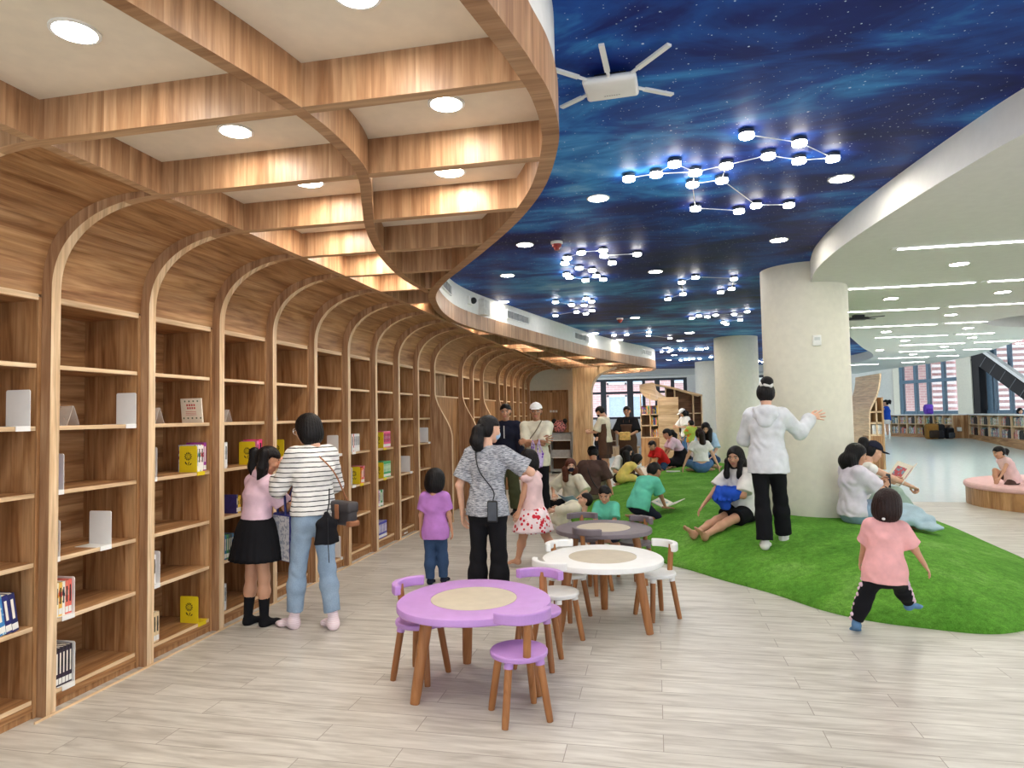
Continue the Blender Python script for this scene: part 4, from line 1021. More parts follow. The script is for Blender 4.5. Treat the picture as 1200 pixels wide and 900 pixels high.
# ================================================================== far right: low bookcases, windows, diagonal frame
YF = 26.0
fxx = lambda px, y=YF: aty(px, 490, y).x
fzz = lambda py, px=1100, y=YF: aty(px, py, y).z
def low_shelf(p0, p1, zb, zt, cols, label, seed, solid=()):
    """two-row low bookcase from p0 to p1 (x, y), front on the camera side"""
    a = Vector((*p0, 0)); b = Vector((*p1, 0)); L = (b-a).length; ang = math.atan2(b.y-a.y, b.x-a.x)
    t = empty('low_bookcase', (a.x, a.y, 0), ang, label, 'bookcase', 'low bookcases along the right windows')
    MB().box((0, 0, 0), (L, .4, zb)).build('plinth', M['wood_x'], t)
    MB().box((-.02, -.03, zt-.04), (L+.02, .42, zt)).build('worktop', M['metal_white'], t)
    MB().box((0, .36, zb), (L, .4, zt-.04)).build('back_panel', flat((94, 70, 52), .6), t)
    zm = (zb+zt)/2
    MB().box((0, 0, zm-.015), (L, .37, zm+.015)).build('shelf', M['edge_h'], t)
    for k in range(cols+1): x = L*k/cols; MB().box((x-.02, -.005, zb), (x+.02, .38, zt-.04)).build('upright', M['edge'], t)
    for k in solid:
        MB().box((L*k/cols, -.012, 0), (L*(k+1)/cols, .02, zt-.04)).build('door_panel', M['wood'], t)
    R_ = random.Random(seed); ux = (math.cos(ang), math.sin(ang)); cw = L/cols; nn = 0
    for k in range(cols):
        if k in solid: continue
        for r, z in enumerate((zb, zm+.015)):
            u = L*k/cols+.03; end = L*(k+1)/cols-.05
            if R_.random() < .75:      # a dark arched bookend in the cell
                q = u+cw*R_.uniform(.45, .6); w_ = min(.30, end-q)
                if w_ > .12:
                    P = [(0, 0), (w_, 0), (w_, .16)]+[(w_/2+w_/2*math.cos(s), .16+.1*math.sin(s)) for s in np.linspace(.2, PI-.2, 7)]+[(0, .16)]
                    e = MB().prism(P, 0, .012, axis='y').box((0, 0, 0), (w_, .12, .006)).build('bookend', M['black'])
                    e.location = (a.x+ux[0]*q-ux[1]*.02, a.y+ux[1]*q+ux[0]*.02, z); e.rotation_euler = (0, 0, ang)
                    tag(e, f'black arched bookend, {ORD[k]} cell, {["lower", "upper"][r]} row, {label[:label.index(",")]}', 'bookend', 'black arched bookends'); end = q-.01
            while u < end-.05:
                th = R_.uniform(.035, .07); h = R_.uniform(.2, .3)*min(1, (zt-zb)/.8)
                c = R_.choice([(226, 226, 220), (190, 200, 200), (120, 160, 150), (214, 200, 170), (150, 170, 190), (200, 120, 110), (90, 120, 110), (232, 226, 210), (236, 236, 232)])
                bk = MB().box((0, 0, 0), (th, .2, h)).build('book', cover_mat(c, R_.choice(BOOKC)))
                bk.location = (a.x+ux[0]*u-ux[1]*.05, a.y+ux[1]*u+ux[0]*.05, z); bk.rotation_euler = (0, 0, ang)
                tag(bk, f'upright book in the {ORD[k]} cell, {["lower", "upper"][r]} row, of the {label[:label.index(",")]}', 'book', f'books of the {label[:label.index(",")]}, cell {k*2+r}'); u += th+.004
    return t
zb, zt = fzz(509.5), fzz(485.5)
low_shelf((fxx(1043, 28.5), 28.5), (fxx(1116), YF), zb, zt, 7, 'far low bookcase, ending at the panelled block, backpacks before it', 3)
t = low_shelf((fxx(1116.5), YF), (fxx(1133.5), YF-.05), zb-.2, zt, 1, 'panelled block, oak clad between the two low bookcases', 5, (0,))
pp = aty(1124.5, 503, YF-.08); o = MB().rbox((pp.x-.07, YF-.1, pp.z-.07), (pp.x+.07, YF-.02, pp.z+.07), .01).build('wall_socket', M['plastic_white']); tag(o, 'white socket plate on the panelled block', 'socket')
low_shelf((fxx(1134), YF-.05), (fxx(1235, 19.5), 19.5), zb+.0, zt, 7, 'right low bookcase, curving toward the camera, black bookends', 4)
# slanting glazed wall behind: nearer at the right
def dist(px, py, d): return Vector((0, 0, EYE))+ray(px, py)*d
WA, WBp = dist(1048, 478, 33), dist(1262, 478, 24.5)
wu = (WBp-WA); wu.z = 0; WL_ = wu.length; wu.normalize(); wang = math.atan2(wu.y, wu.x)
def wl(px, py=478):
    """distance along the slanting wall and height where the ray meets it"""
    d = ray(px, py); n = Vector((-wu.y, wu.x, 0)); t_ = (WA-Vector((0, 0, WA.z))).dot(n)/d.dot(n); q = d*t_
    return (q-Vector((WA.x, WA.y, 0))).dot(wu), EYE+d.z*t_
def slant(mb, name, mat):
    o = mb.build(name, mat); o.location = (WA.x, WA.y, 0); o.rotation_euler = (0, 0, wang); return structure(o)
HT = 6.4
u0, u1, u2, u3, u4 = wl(1055.5)[0], wl(1126)[0], wl(1148)[0], wl(1156)[0], WL_
zz0 = wl(1090, 485.5)[1]
slant(MB().box((0, 0, 0), (u0, .2, HT)).box((u0, 0, 0), (u1, .2, zz0)).box((u1, -.15, 0), (u2, .2, HT)).box((wl(1138)[0], -.35, 0), (u2, -.14, HT)).box((u3, 0, 0), (u4, .2, zz0)), 'wall_right', M['cream'])
steel = flat((92, 118, 138), .4, .5, .05, name='blue_grey_aluminium')
def slant_window(n, a, b, z0, z1, mull, trans, t=.16):
    f = MB().box((a, .02, z0), (b, .14, z0+t)).box((a, .02, z1-t), (b, .14, z1))
    for px, w in mull: x = wl(px)[0]; f.box((x-w/2, .0, z0), (x+w/2, .14, z1))
    for z in trans: f.box((a, -.02, z-t/2), (b, .14, z+t/2))
    slant(f, f'window_{n}', steel); slant(MB().box((a, .08, z0), (b, .088, z1)), f'window_{n}_pane', M['glass'])
slant_window(3, u0, u1, zz0, HT, [(1057, .22), (1073.5, .15), (1088.5, .15), (1106.5, .15), (1124, .12)], [wl(1090, 446)[1]])
slant(MB().box((u2, -.3, 0), (u3, .1, HT)), 'trim_dark', M['black'])
slant_window(4, u3, u4, zz0, HT, [(1161, .26), (1167, .08), (1185, .12), (1215, .12), (1240, .12)], [])
structure(MB().box((6, 8, HT), (24, 42, HT+.1)).build('ceiling_upper', M['ceil_white']))
structure(MB().box((WA.x-9, WA.y+.1, 0), (WA.x+.1, WA.y+.3, HT)).build('wall_back_right', M['white']))
q0, q1 = wl(1150, 416), wl(1222, 468)
t = empty('diagonal_brace', (WA.x+wu.x*q0[0]-.4*math.sin(-wang), WA.y+wu.y*q0[0]-.4*math.cos(wang), q0[1]), wang, 'black diagonal steel brace slanting down across the right window', 'steel brace')
q = Vector((q1[0]-q0[0], 0, q1[1]-q0[1])); n_ = Vector((-q.z, 0, q.x)).normalized()*.26
QUAD = [(0,1,2,3),(7,6,5,4),(0,4,5,1),(1,5,6,2),(2,6,7,3),(3,7,4,0)]
MB().add([p+Vector((0, dy, 0)) for dy in (0, .25) for p in (n_*0-n_, q-n_, q+n_, n_)], QUAD).build('beam', M['black'], t)
MB().add([p+Vector((0, dy, 0)) for dy in (-.02, .23) for p in (n_*1.15, q+n_*1.15, q+n_*1.6, n_*1.6)], QUAD).build('rail', M['metal_white'], t)
for k in range(1, 6):
    m_ = q*(k/6); u_ = q.normalized()*.012
    MB().add([p+Vector((0, dy, 0)) for dy in (-.012, .0) for p in (m_-n_*.95-u_, m_-n_*.95+u_, m_+n_*.95+u_, m_+n_*.95-u_)], QUAD).build('seam', flat((110, 112, 116), .4), t)
fac = empty('exterior_building', (24, 42, 0), label='pink brick building with pale louvres outside the right windows', cat='building')
MB().box((-14, 0, -2), (30, .4, 16)).build('brick_wall', M['brick'], fac)
for k in range(7):
    mb = MB()
    for j in range(16): mb.box((-10+k*4., -.2, .0+j*.32), (-7.4+k*4., -.05, .16+j*.32))
    mb.build('louvre_screen', flat((226, 222, 222), .6), fac)
# white beam at the far side and ceiling return already above; ring bench in front
def kidney(r, n=56):
    out = []
    for a_ in np.linspace(0, 2*PI, n, endpoint=False):
        out.append((6.75+1.80*r*math.cos(a_), 12.15+1.5*r*math.sin(a_)))
    return out
t = empty('ring_bench', (6.75, 12.15, 0), label='ring bench with pink cushion top and oak sides at the right edge', cat='bench')
K = lambda r: [(x-6.75, y-12.15) for x, y in kidney(r)]+[(kidney(r)[0][0]-6.75, kidney(r)[0][1]-12.15)]
MB().strip(K(.985), K(.60), 0, .27, 'z').build('oak_base', M['wood'], t, smooth=30)
MB().strip(K(1.0), K(.58), .27, .36, 'z').build('cushion', flat((236, 192, 190), .7, .2, .02), t, smooth=30, bevel=.03)
# bags by the far low bookcase
def backpack(loc, s, c, c2, label, rz=0):
    t = empty('backpack', loc, rz, label, 'bag', 'bags by the far low bookcase')
    MB().rbox((-.17*s, -.1*s, 0), (.17*s, .1*s, .42*s), .07*s, seg=4).build('main_pocket', flat(c, .7, .2), t, smooth=50)
    MB().rbox((-.13*s, -.16*s, .03*s), (.13*s, -.08*s, .24*s), .04*s, seg=3).build('front_pocket', flat(c2, .7, .2), t, smooth=50)
    for q in (-1, 1): MB().tube([(q*.09*s, .1*s, .38*s), (q*.12*s, .17*s, .3*s), (q*.12*s, .16*s, .12*s), (q*.1*s, .1*s, .04*s)], .018*s, 8).build('strap', flat(c2, .7, .2), t, smooth=50)
    MB().tube([(-.04*s, .04*s, .41*s), (-.03*s, .04*s, .46*s), (.03*s, .04*s, .46*s), (.04*s, .04*s, .41*s)], .01*s, 8).build('handle', flat(c2, .7, .2), t, smooth=50)
    return t
def onramp(px, py):
    for k in range(200):
        y = 12+k*.1; p = aty(px, py, y)
        if p.z <= ramp_z(p.x, p.y): return p.x, p.y, ramp_z(p.x, p.y)
    return p.x, p.y, ramp_z(p.x, p.y)
p = (aty(1090, 500, 25.7).x, 25.7, .5); backpack((p[0], p[1]-.1, p[2]), 1.25, (150, 108, 50), (60, 48, 40), 'brown backpack leaning on the far low bookcase', .2)
p = (aty(1099, 500, 25.75).x, 25.75, .5); backpack((p[0], p[1], p[2]), 1.2, (30, 30, 34), (44, 44, 50), 'black backpack beside the brown one', -.2)
p = (aty(1112, 500, 25.7).x, 25.7, .5); backpack((p[0], p[1], p[2]), .9, (26, 26, 30), (70, 74, 80), 'low black backpack nearest the panelled block', .4)
q = aty(1089, 485, 26.9); backpack((q.x, 26.95, zt+.0), .85, (118, 80, 200), (96, 60, 176), 'purple bag standing on top of the far low bookcase', .1)
# small tablet book on the turf
def turf_at(px, py, y0=6, y1=19):
    for k in range(1400):
        y = y0+k*(y1-y0)/1400; p = aty(px, py, y)
        if p.z <= gz(p.x, p.y): return Vector((p.x, p.y, gz(p.x, p.y)))
    return p
p = turf_at(789, 553)
o = MB().box((-.14, -.1, 0), (.14, .1, .012)).build('tablet', flat((206, 214, 214), .3)); o.location = p+Vector((0, 0, .004)); tag(o, 'grey flat picture book lying alone on the turf', 'book')
# ================================================================== people
# Bodies and clothes are closed surfaces of smoothly merged limbs, meshed from a distance field.
def _v(p): return np.array(p, dtype=np.float32)
class Field:
    def __init__(s, h, wr=0., groove=None): s.h = h; s.ops = []; s.wr = wr; s.groove = groove
    def _add(s, fn, lo, hi, k, op='u'): s.ops.append((fn, _v(lo), _v(hi), k, op)); return s
    def cap(s, a, b, ra, rb=None, k=.02, flat=False, op='u'):
        a, b = _v(a), _v(b); rb = ra if rb is None else rb; ab = b-a; L2 = float(ab@ab)+1e-12; L = math.sqrt(L2)
        def fn(P):
            q = P-a; t0 = (q@ab)/L2; t = np.clip(t0, 0, 1)
            d = np.sqrt(((q-t[..., None]*ab)**2).sum(-1))-(ra+(rb-ra)*t)
            return np.maximum(d, (t0-1)*L) if flat else d
        r = max(ra, rb)
        return s._add(fn, np.minimum(a, b)-r, np.maximum(a, b)+r, k, op)
    def ecap(s, a, b, ra, rb, X, Y, k=.03, op='u', flat=False):
        """capsule of elliptic section; ra, rb = (radius along X, radius along Y) at its ends"""
        a, b, X, Y = _v(a), _v(b), _v(X), _v(Y); ab = b-a; L2 = float(ab@ab)+1e-12; ax = ab/math.sqrt(L2); L = math.sqrt(L2)
        X = X-ax*(X@ax); X = X/np.linalg.norm(X); Y = np.cross(ax, X)*(1 if np.cross(ax, X)@Y > 0 else -1)
        def fn(P):
            q = P-a; t0 = (q@ab)/L2; t = np.clip(t0, 0, 1); q = q-t[..., None]*ab
            rx = ra[0]+(rb[0]-ra[0])*t; ry = ra[1]+(rb[1]-ra[1])*t; m = np.minimum(rx, ry)
            l = np.sqrt((q@X/rx)**2+(q@Y/ry)**2+(q@ax/m)**2)
            d = (l-1)*m
            return np.maximum(d, (t0-1)*L) if flat else d
        r = max(*ra, *rb)
        return s._add(fn, np.minimum(a, b)-r, np.maximum(a, b)+r, k, op)
    def ell(s, c, r, R=None, k=.02, op='u'):
        c = _v(c); r = _v(r); R = np.eye(3, dtype=np.float32) if R is None else _v(R); m = float(r.min())
        def fn(P):
            q = (P-c)@R.T/r; l = np.sqrt((q**2).sum(-1)); l2 = np.sqrt(((q/r)**2).sum(-1))+1e-9
            return l*(l-1)/l2
        return s._add(fn, c-r.max(), c+r.max(), k, op)
    def box(s, c, hx, R=None, r=.005, k=.01, op='u'):
        c = _v(c); hx = _v(hx); R = np.eye(3, dtype=np.float32) if R is None else _v(R)
        def fn(P):
            q = np.abs((P-c)@R.T)-hx+r
            return np.sqrt((np.maximum(q, 0)**2).sum(-1))+np.minimum(q.max(-1), 0)-r
        m = float(np.linalg.norm(hx)); return s._add(fn, c-m, c+m, k, op)
    def cut(s, p, n): p, n = _v(p), _v(n); n = n/np.linalg.norm(n); s.ops.append((lambda P: (P-p)@n, None, None, 0, 'cut')); return s
    def mesh(s):
        h = s.h; U = [o for o in s.ops if o[4] == 'u']
        lo = np.min([o[1] for o in U], 0)-3*h; hi = np.max([o[2] for o in U], 0)+3*h
        n = np.maximum(np.ceil((hi-lo)/h).astype(int)+1, 4)
        Fd = np.full(n, .5, np.float32); ax = [lo[i]+h*np.arange(n[i], dtype=np.float32) for i in range(3)]
        for fn, a, b, k, op in s.ops:
            if op == 'cut': i0 = np.zeros(3, int); i1 = n
            else:
                pad = k+2.5*h; i0 = np.clip(((a-pad-lo)/h).astype(int), 0, n); i1 = np.clip(((b+pad-lo)/h).astype(int)+2, 0, n)
            if (i1 <= i0).any(): continue
            P = np.stack(np.meshgrid(*[ax[j][i0[j]:i1[j]] for j in range(3)], indexing='ij'), -1)
            d = fn(P).astype(np.float32); W = tuple(slice(i0[j], i1[j]) for j in range(3)); f = Fd[W]
            if op == 'u':
                e = np.maximum(k-np.abs(f-d), 0)/max(k, 1e-6); Fd[W] = np.minimum(f, d)-e*e*k*.25
            elif op == 's':
                d = -d; e = np.maximum(k-np.abs(f-d), 0)/max(k, 1e-6); Fd[W] = np.maximum(f, d)+e*e*k*.25
            else: Fd[W] = np.maximum(f, d)
        if s.wr:
            x, y, z = [q.astype(np.float32) for q in ax]
            X, Yq, Zq = x[:, None, None], y[None, :, None], z[None, None, :]
            u = X+.035*np.sin(Zq*19+Yq*11)+.02*np.sin(Zq*43+1); t = Zq+.04*np.sin(X*17-Yq*13+.7)+.02*np.sin(X*39+Yq*27)
            w = np.sin(u*33+t*21)*np.sin(Yq*29-t*17+1.3)+.55*np.sin(t*52+u*17-Yq*23)*np.sin(u*13+Yq*9+t*7)
            Fd += w.astype(np.float32)*s.wr
        if s.groove:
            c, amp, nn = s.groove; x, y, z = [q.astype(np.float32) for q in ax]
            a = np.arctan2(y[None, :, None]-c[1], x[:, None, None]-c[0])+0*z[None, None, :]
            Fd += (amp*(np.sin(a*nn+2*np.sin(z[None, None, :]*9))+.6*np.sin(a*nn*2.3+1+2*np.sin(z[None, None, :]*7)))).astype(np.float32)
        Fd[[0, -1]] = .5; Fd[:, [0, -1]] = .5; Fd[:, :, [0, -1]] = .5
        return nets(Fd, lo, h)
CORN = np.array([(i, j, k) for i in (0, 1) for j in (0, 1) for k in (0, 1)])
EDGE = [(a, b) for a in range(8) for b in range(a+1, 8) if np.abs(CORN[a]-CORN[b]).sum() == 1]
def nets(Fd, lo, h):
    S = Fd < 0; n = np.array(Fd.shape)
    cnt = sum(S[a:n[0]-1+a, b:n[1]-1+b, c:n[2]-1+c].astype(np.int8) for a, b, c in CORN)
    act = (cnt > 0) & (cnt < 8); ids = np.argwhere(act); idx = np.full(act.shape, -1, np.int64); idx[act] = np.arange(len(ids))
    acc = np.zeros((len(ids), 3)); num = np.zeros(len(ids))
    val = [Fd[tuple((ids+c).T)] for c in CORN]
    for a, b in EDGE:
        m = (val[a] < 0) != (val[b] < 0); t = val[a][m]/(val[a][m]-val[b][m])
        acc[m] += CORN[a]+(CORN[b]-CORN[a])*t[:, None]; num[m] += 1
    V = lo+h*(ids+acc/num[:, None]); Q = []
    for ax in range(3):
        b, c = (ax+1) % 3, (ax+2) % 3
        s0 = [slice(None)]*3; s1 = [slice(None)]*3; s0[ax] = slice(0, -1); s1[ax] = slice(1, None)
        A, B = S[tuple(s0)], S[tuple(s1)]; e = np.argwhere(A != B)
        e = e[(e[:, b] > 0) & (e[:, c] > 0) & (e[:, b] < n[b]-1) & (e[:, c] < n[c]-1)]
        if not len(e): continue
        def cell(db, dc): q = e.copy(); q[:, b] -= db; q[:, c] -= dc; return idx[tuple(q.T)]
        q = np.stack([cell(1, 1), cell(0, 1), cell(0, 0), cell(1, 0)], 1); fl = A[tuple(e.T)]
        q[~fl] = q[~fl][:, ::-1]; Q.append(q)
    return V.astype(np.float64), np.concatenate(Q)
def obj_from(name, parts, mats, parent=None, loc=None):
    """parts: list of (verts, faces, material index)"""
    V = []; Fc = []; mi = []; n = 0
    for v, f, m in parts:
        V.append(np.asarray(v)); Fc += [tuple(int(i)+n for i in q) for q in f]; mi += ([m]*len(f) if np.isscalar(m) else list(m)); n += len(v)
    me = bpy.data.meshes.new(name); me.from_pydata(np.concatenate(V).tolist(), [], Fc)
    for m in mats: me.materials.append(m)
    me.polygons.foreach_set('material_index', mi); me.polygons.foreach_set('use_smooth', [True]*len(Fc)); me.update()
    o = bpy.data.objects.new(name, me); COL.objects.link(o)
    if parent is not None: o.parent = parent
    if loc is not None: o.location = loc
    return o
# ---- canonical hand (right, palm down, fingers +y, thumb -x), foot, head -------------------
def make_hand(curl, spread=1., thumb=0.):
    f = Field(.0024)
    f.ecap((0, -.05, 0), (0, .01, 0), (.024, .019), (.026, .018), (1, 0, 0), (0, 0, 1), .01)
    f.ecap((.001, .02, 0), (.001, .078, 0), (.029, .0145), (.034, .0125), (1, 0, 0), (0, 0, 1), .02)
    f.ell((-.02, .03, -.008), (.017, .027, .013), k=.012)
    for i, (x, y, L, r) in enumerate(((-.031, .080, .070, .0086), (-.0105, .086, .079, .0088), (.0105, .082, .073, .0085), (.031, .072, .056, .0076))):
        p = np.array((x, y, 0.)); sx = (x/.09)*.5*spread; a = 0.
        for seg, fr in enumerate((.45, .30, .25)):
            a += math.radians(curl[seg])
            d = np.array((math.sin(sx)*math.cos(a), math.cos(sx)*math.cos(a), -math.sin(a))); q = p+d*L*fr*1.02
            f.cap(p, q, r*(1-.08*seg), r*(1-.08*(seg+1)), .005); p = q
    t0 = np.array((-.024, .018, -.006)); t1 = np.array((-.048, .048, -.012-.012*thumb)); t2 = np.array((-.058+.016*thumb, .074, -.016-.024*thumb)); t3 = np.array((-.060+.034*thumb, .096, -.02-.03*thumb))
    f.cap(t0, t1, .0125, .0105, .01); f.cap(t1, t2, .0105, .0095, .006); f.cap(t2, t3, .0095, .0078, .006)
    return f.mesh()
HAND = {'relaxed': make_hand((14, 20, 14), 1), 'grip': make_hand((58, 62, 34), .6, 1.), 'flat': make_hand((4, 4, 3), 1.9), 'hold': make_hand((34, 34, 22), .8, .6)}
def make_foot(bare=True):
    """right foot, heel at origin on the ground, toes +y, unit = 0.24 long"""
    f = Field(.0034)
    f.cap((0, .035, .1), (0, .04, .05), .033, .036, .03)
    f.ell((0, .03, .032), (.032, .036, .034), k=.03)
    f.ecap((.002, .05, .045), (-.004, .15, .026), (.031, .036), (.042, .021), (1, 0, 0), (0, 0, 1), .035)
    if bare:
        for x, y, L, r in ((-.030, .175, .05, .0135), (-.009, .178, .044, .0095), (.0085, .172, .04, .009), (.024, .163, .035, .0085), (.037, .152, .03, .008)):
            f.cap((x*.92, y-.02, .014), (x, y+L-.02, .010), r*1.05, r, .010)
    else: f.ecap((-.003, .15, .024), (0, .205, .018), (.042, .02), (.03, .015), (1, 0, 0), (0, 0, 1), .03)
    f.cut((0, 0, 0), (0, 0, -1))
    return f.mesh()
FOOT = {True: make_foot(True), False: make_foot(False)}
def make_head():
    f = Field(.0125)
    f.ell((0, -.06, .12), (.335, .415, .375), k=.05)
    f.ell((0, .10, -.16), (.265, .275, .31), k=.12)
    f.ell((0, .235, -.40), (.10, .085, .085), k=.10)
    f.cap((0, -.12, -.2), (0, -.16, -.62), .22, .21, .08)
    for s in (-1, 1):
        f.ell((s*.165, .215, -.10), (.12, .115, .11), k=.08)
        f.ell((s*.345, -.03, -.03), (.032, .07, .105), k=.02)
        f.ell((s*.37, -.05, .0), (.02, .05, .07), k=.02)
        f.cap((s*.06, .335, .105), (s*.2, .29, .115), .035, .03, .06)
        f.ell((s*.145, .40, .01), (.085, .07, .055), k=.045, op='s')
        f.ell((s*.145, .292, .012), (.075, .06, .046), k=.015)
    f.cap((0, .335, .06), (0, .395, -.10), .035, .045, .05); f.ell((0, .41, -.115), (.05, .05, .042), k=.03)
    for s in (-1, 1): f.ell((s*.045, .365, -.125), (.032, .04, .03), k=.02)
    f.ell((0, .335, -.245), (.095, .05, .026), k=.018); f.ell((0, .325, -.295), (.08, .05, .03), k=.018)
    f.ell((0, .40, -.268), (.09, .03, .006), k=.012, op='s')
    V, Q = f.mesh(); c = V[Q].mean(1); m = np.zeros(len(Q), int)
    lip = (((c[:, 0])/.098)**2+((c[:, 2]+.268)/.052)**2 < 1) & (c[:, 1] > .30); m[lip] = 1
    ey = ((np.abs(c[:, 0])-.145)/.062)**2+((c[:, 2]-.008)/.024)**2 < 1; m[ey & (c[:, 1] > .25)] = 2
    ir = ((np.abs(c[:, 0])-.145)/.026)**2+((c[:, 2]-.008)/.026)**2 < 1; m[ir & (c[:, 1] > .25)] = 3
    lash = (((np.abs(c[:, 0])-.145)/.075)**2+((c[:, 2]-.034)/.013)**2 < 1) & (c[:, 1] > .2); m[lash] = 3
    br = (np.abs(c[:, 2]-(.125-.10*(np.abs(c[:, 0])-.15)**2*10)) < .017) & (np.abs(np.abs(c[:, 0])-.15) < .085) & (c[:, 1] > .15); m[br] = 3
    return V, Q, m
HEAD = make_head()
def cloth(c, name='cloth', c2=None, kind=None, sc=1.):
    """woven fabric; kind stripes / flowers / melange / denim prints a pattern on it"""
    t = NT(name); v = t.coords(); x, y, z = t.sep(v)
    nz = t.noise(v, 9, 3)[0]; fine = t.noise(v, 240, 2, .7)[0]
    col = t.ramp(nz, [(.25, tuple(q*.90 for q in c)), (.7, tuple(min(255, q*1.03) for q in c))])
    if kind == 'stripes':
        u = t.math('FRACT', t.math('DIVIDE', t.math('ADD', z, t.math('MULTIPLY', nz, .012)), .036*sc)); on = t.math('LESS_THAN', u, .2)
        col = t.mix(on, col, lin(c2))
    elif kind == 'flowers':
        vo = t.n('ShaderNodeTexVoronoi'); t.l(v, vo.inputs['Vector']); vo.inputs['Scale'].default_value = 24*sc
        r, g, b = t.sep(vo.outputs['Color']); on = t.math('LESS_THAN', vo.outputs['Distance'], t.math('MULTIPLY', r, .62))
        col = t.mix(on, col, lin(c2))
    elif kind == 'melange':
        st = t.noise(t.comb(t.math('MULTIPLY', x, .3), t.math('MULTIPLY', y, .3), t.math('MULTIPLY', z, 3.)), 90, 3, .7)[0]
        col = t.mix(t.ramp(st, [(.42, (0, 0, 0)), (.58, (255, 255, 255))]), col, lin(c2))
    elif kind == 'denim':
        st = t.noise(t.comb(t.math('MULTIPLY', x, 2.), t.math('MULTIPLY', y, 2.), t.math('MULTIPLY', z, .6)), 130, 2, .7)[0]
        big = t.noise(v, 6, 3)[0]
        col = t.mix(t.math('MULTIPLY', big, .6), col, lin(c2)); col = t.mix(.35, col, t.ramp(st, [(.3, (170, 180, 190)), (.7, (255, 255, 255))]), 'MULTIPLY')
    t.bump(t.math('ADD', fine, t.math('MULTIPLY', nz, 4.)), .25, .004)
    return t.done(col, .85, 0, .15)
_skin = {}
def skin(c):
    if c not in _skin:
        t = NT('skin'); nz = t.noise(t.coords(), 18, 3)[0]
        t.b.inputs['Subsurface Weight'].default_value = .08; t.b.inputs['Subsurface Radius'].default_value = (.02, .008, .004)
        _skin[c] = t.done(t.ramp(nz, [(.3, tuple(q*.96 for q in c)), (.7, c)]), .5, 0, .35)
    return _skin[c]
def hair_mat(c):
    t = NT('hair'); v = t.coords(); x, y, z = t.sep(v)
    st = t.noise(t.comb(t.math('MULTIPLY', x, 9.), t.math('MULTIPLY', y, 9.), t.math('MULTIPLY', z, .8)), 22, 4, .6, .3)[0]
    t.bump(st, .5, .006)
    return t.done(t.ramp(st, [(.3, tuple(q*.6 for q in c)), (.7, tuple(min(255, q*1.3) for q in c))]), .48, 0, .22)
BLACKHAIR = hair_mat((18, 15, 16)); BROWNHAIR = hair_mat((84, 44, 30)); DARKBROWN = hair_mat((40, 26, 24))
M['lip'] = flat((196, 118, 108), .45, .4); M['eye'] = flat((240, 238, 234), .3, .5, .01); M['iris'] = flat((34, 26, 24), .3, .5)
SK1 = (226, 178, 150); SK2 = (206, 156, 126); SK3 = (186, 134, 104)
def rotz(a): c, s = math.cos(a), math.sin(a); return np.array(((c, -s, 0), (s, c, 0), (0, 0, 1)))
def rotx(a): c, s = math.cos(a), math.sin(a); return np.array(((1, 0, 0), (0, c, -s), (0, s, c)))
def roty(a): c, s = math.cos(a), math.sin(a); return np.array(((c, 0, s), (0, 1, 0), (-s, 0, c)))
def unit(v): v = np.asarray(v, float); return v/(np.linalg.norm(v)+1e-12)
def ik(a, t, l1, l2, pole):
    a, t = np.asarray(a, float), np.asarray(t, float); d = t-a; L = np.linalg.norm(d); m = (l1+l2)*.999
    if L > m: t = a+d*m/L; L = m; d = t-a
    L = max(L, abs(l1-l2)*1.02+1e-3); u = unit(d); x = (L*L+l1*l1-l2*l2)/(2*L); hgt = math.sqrt(max(0, l1*l1-x*x))
    p = np.asarray(pole, float); p = unit(p-u*(p@u)); return a+u*x+p*hgt, a+u*L
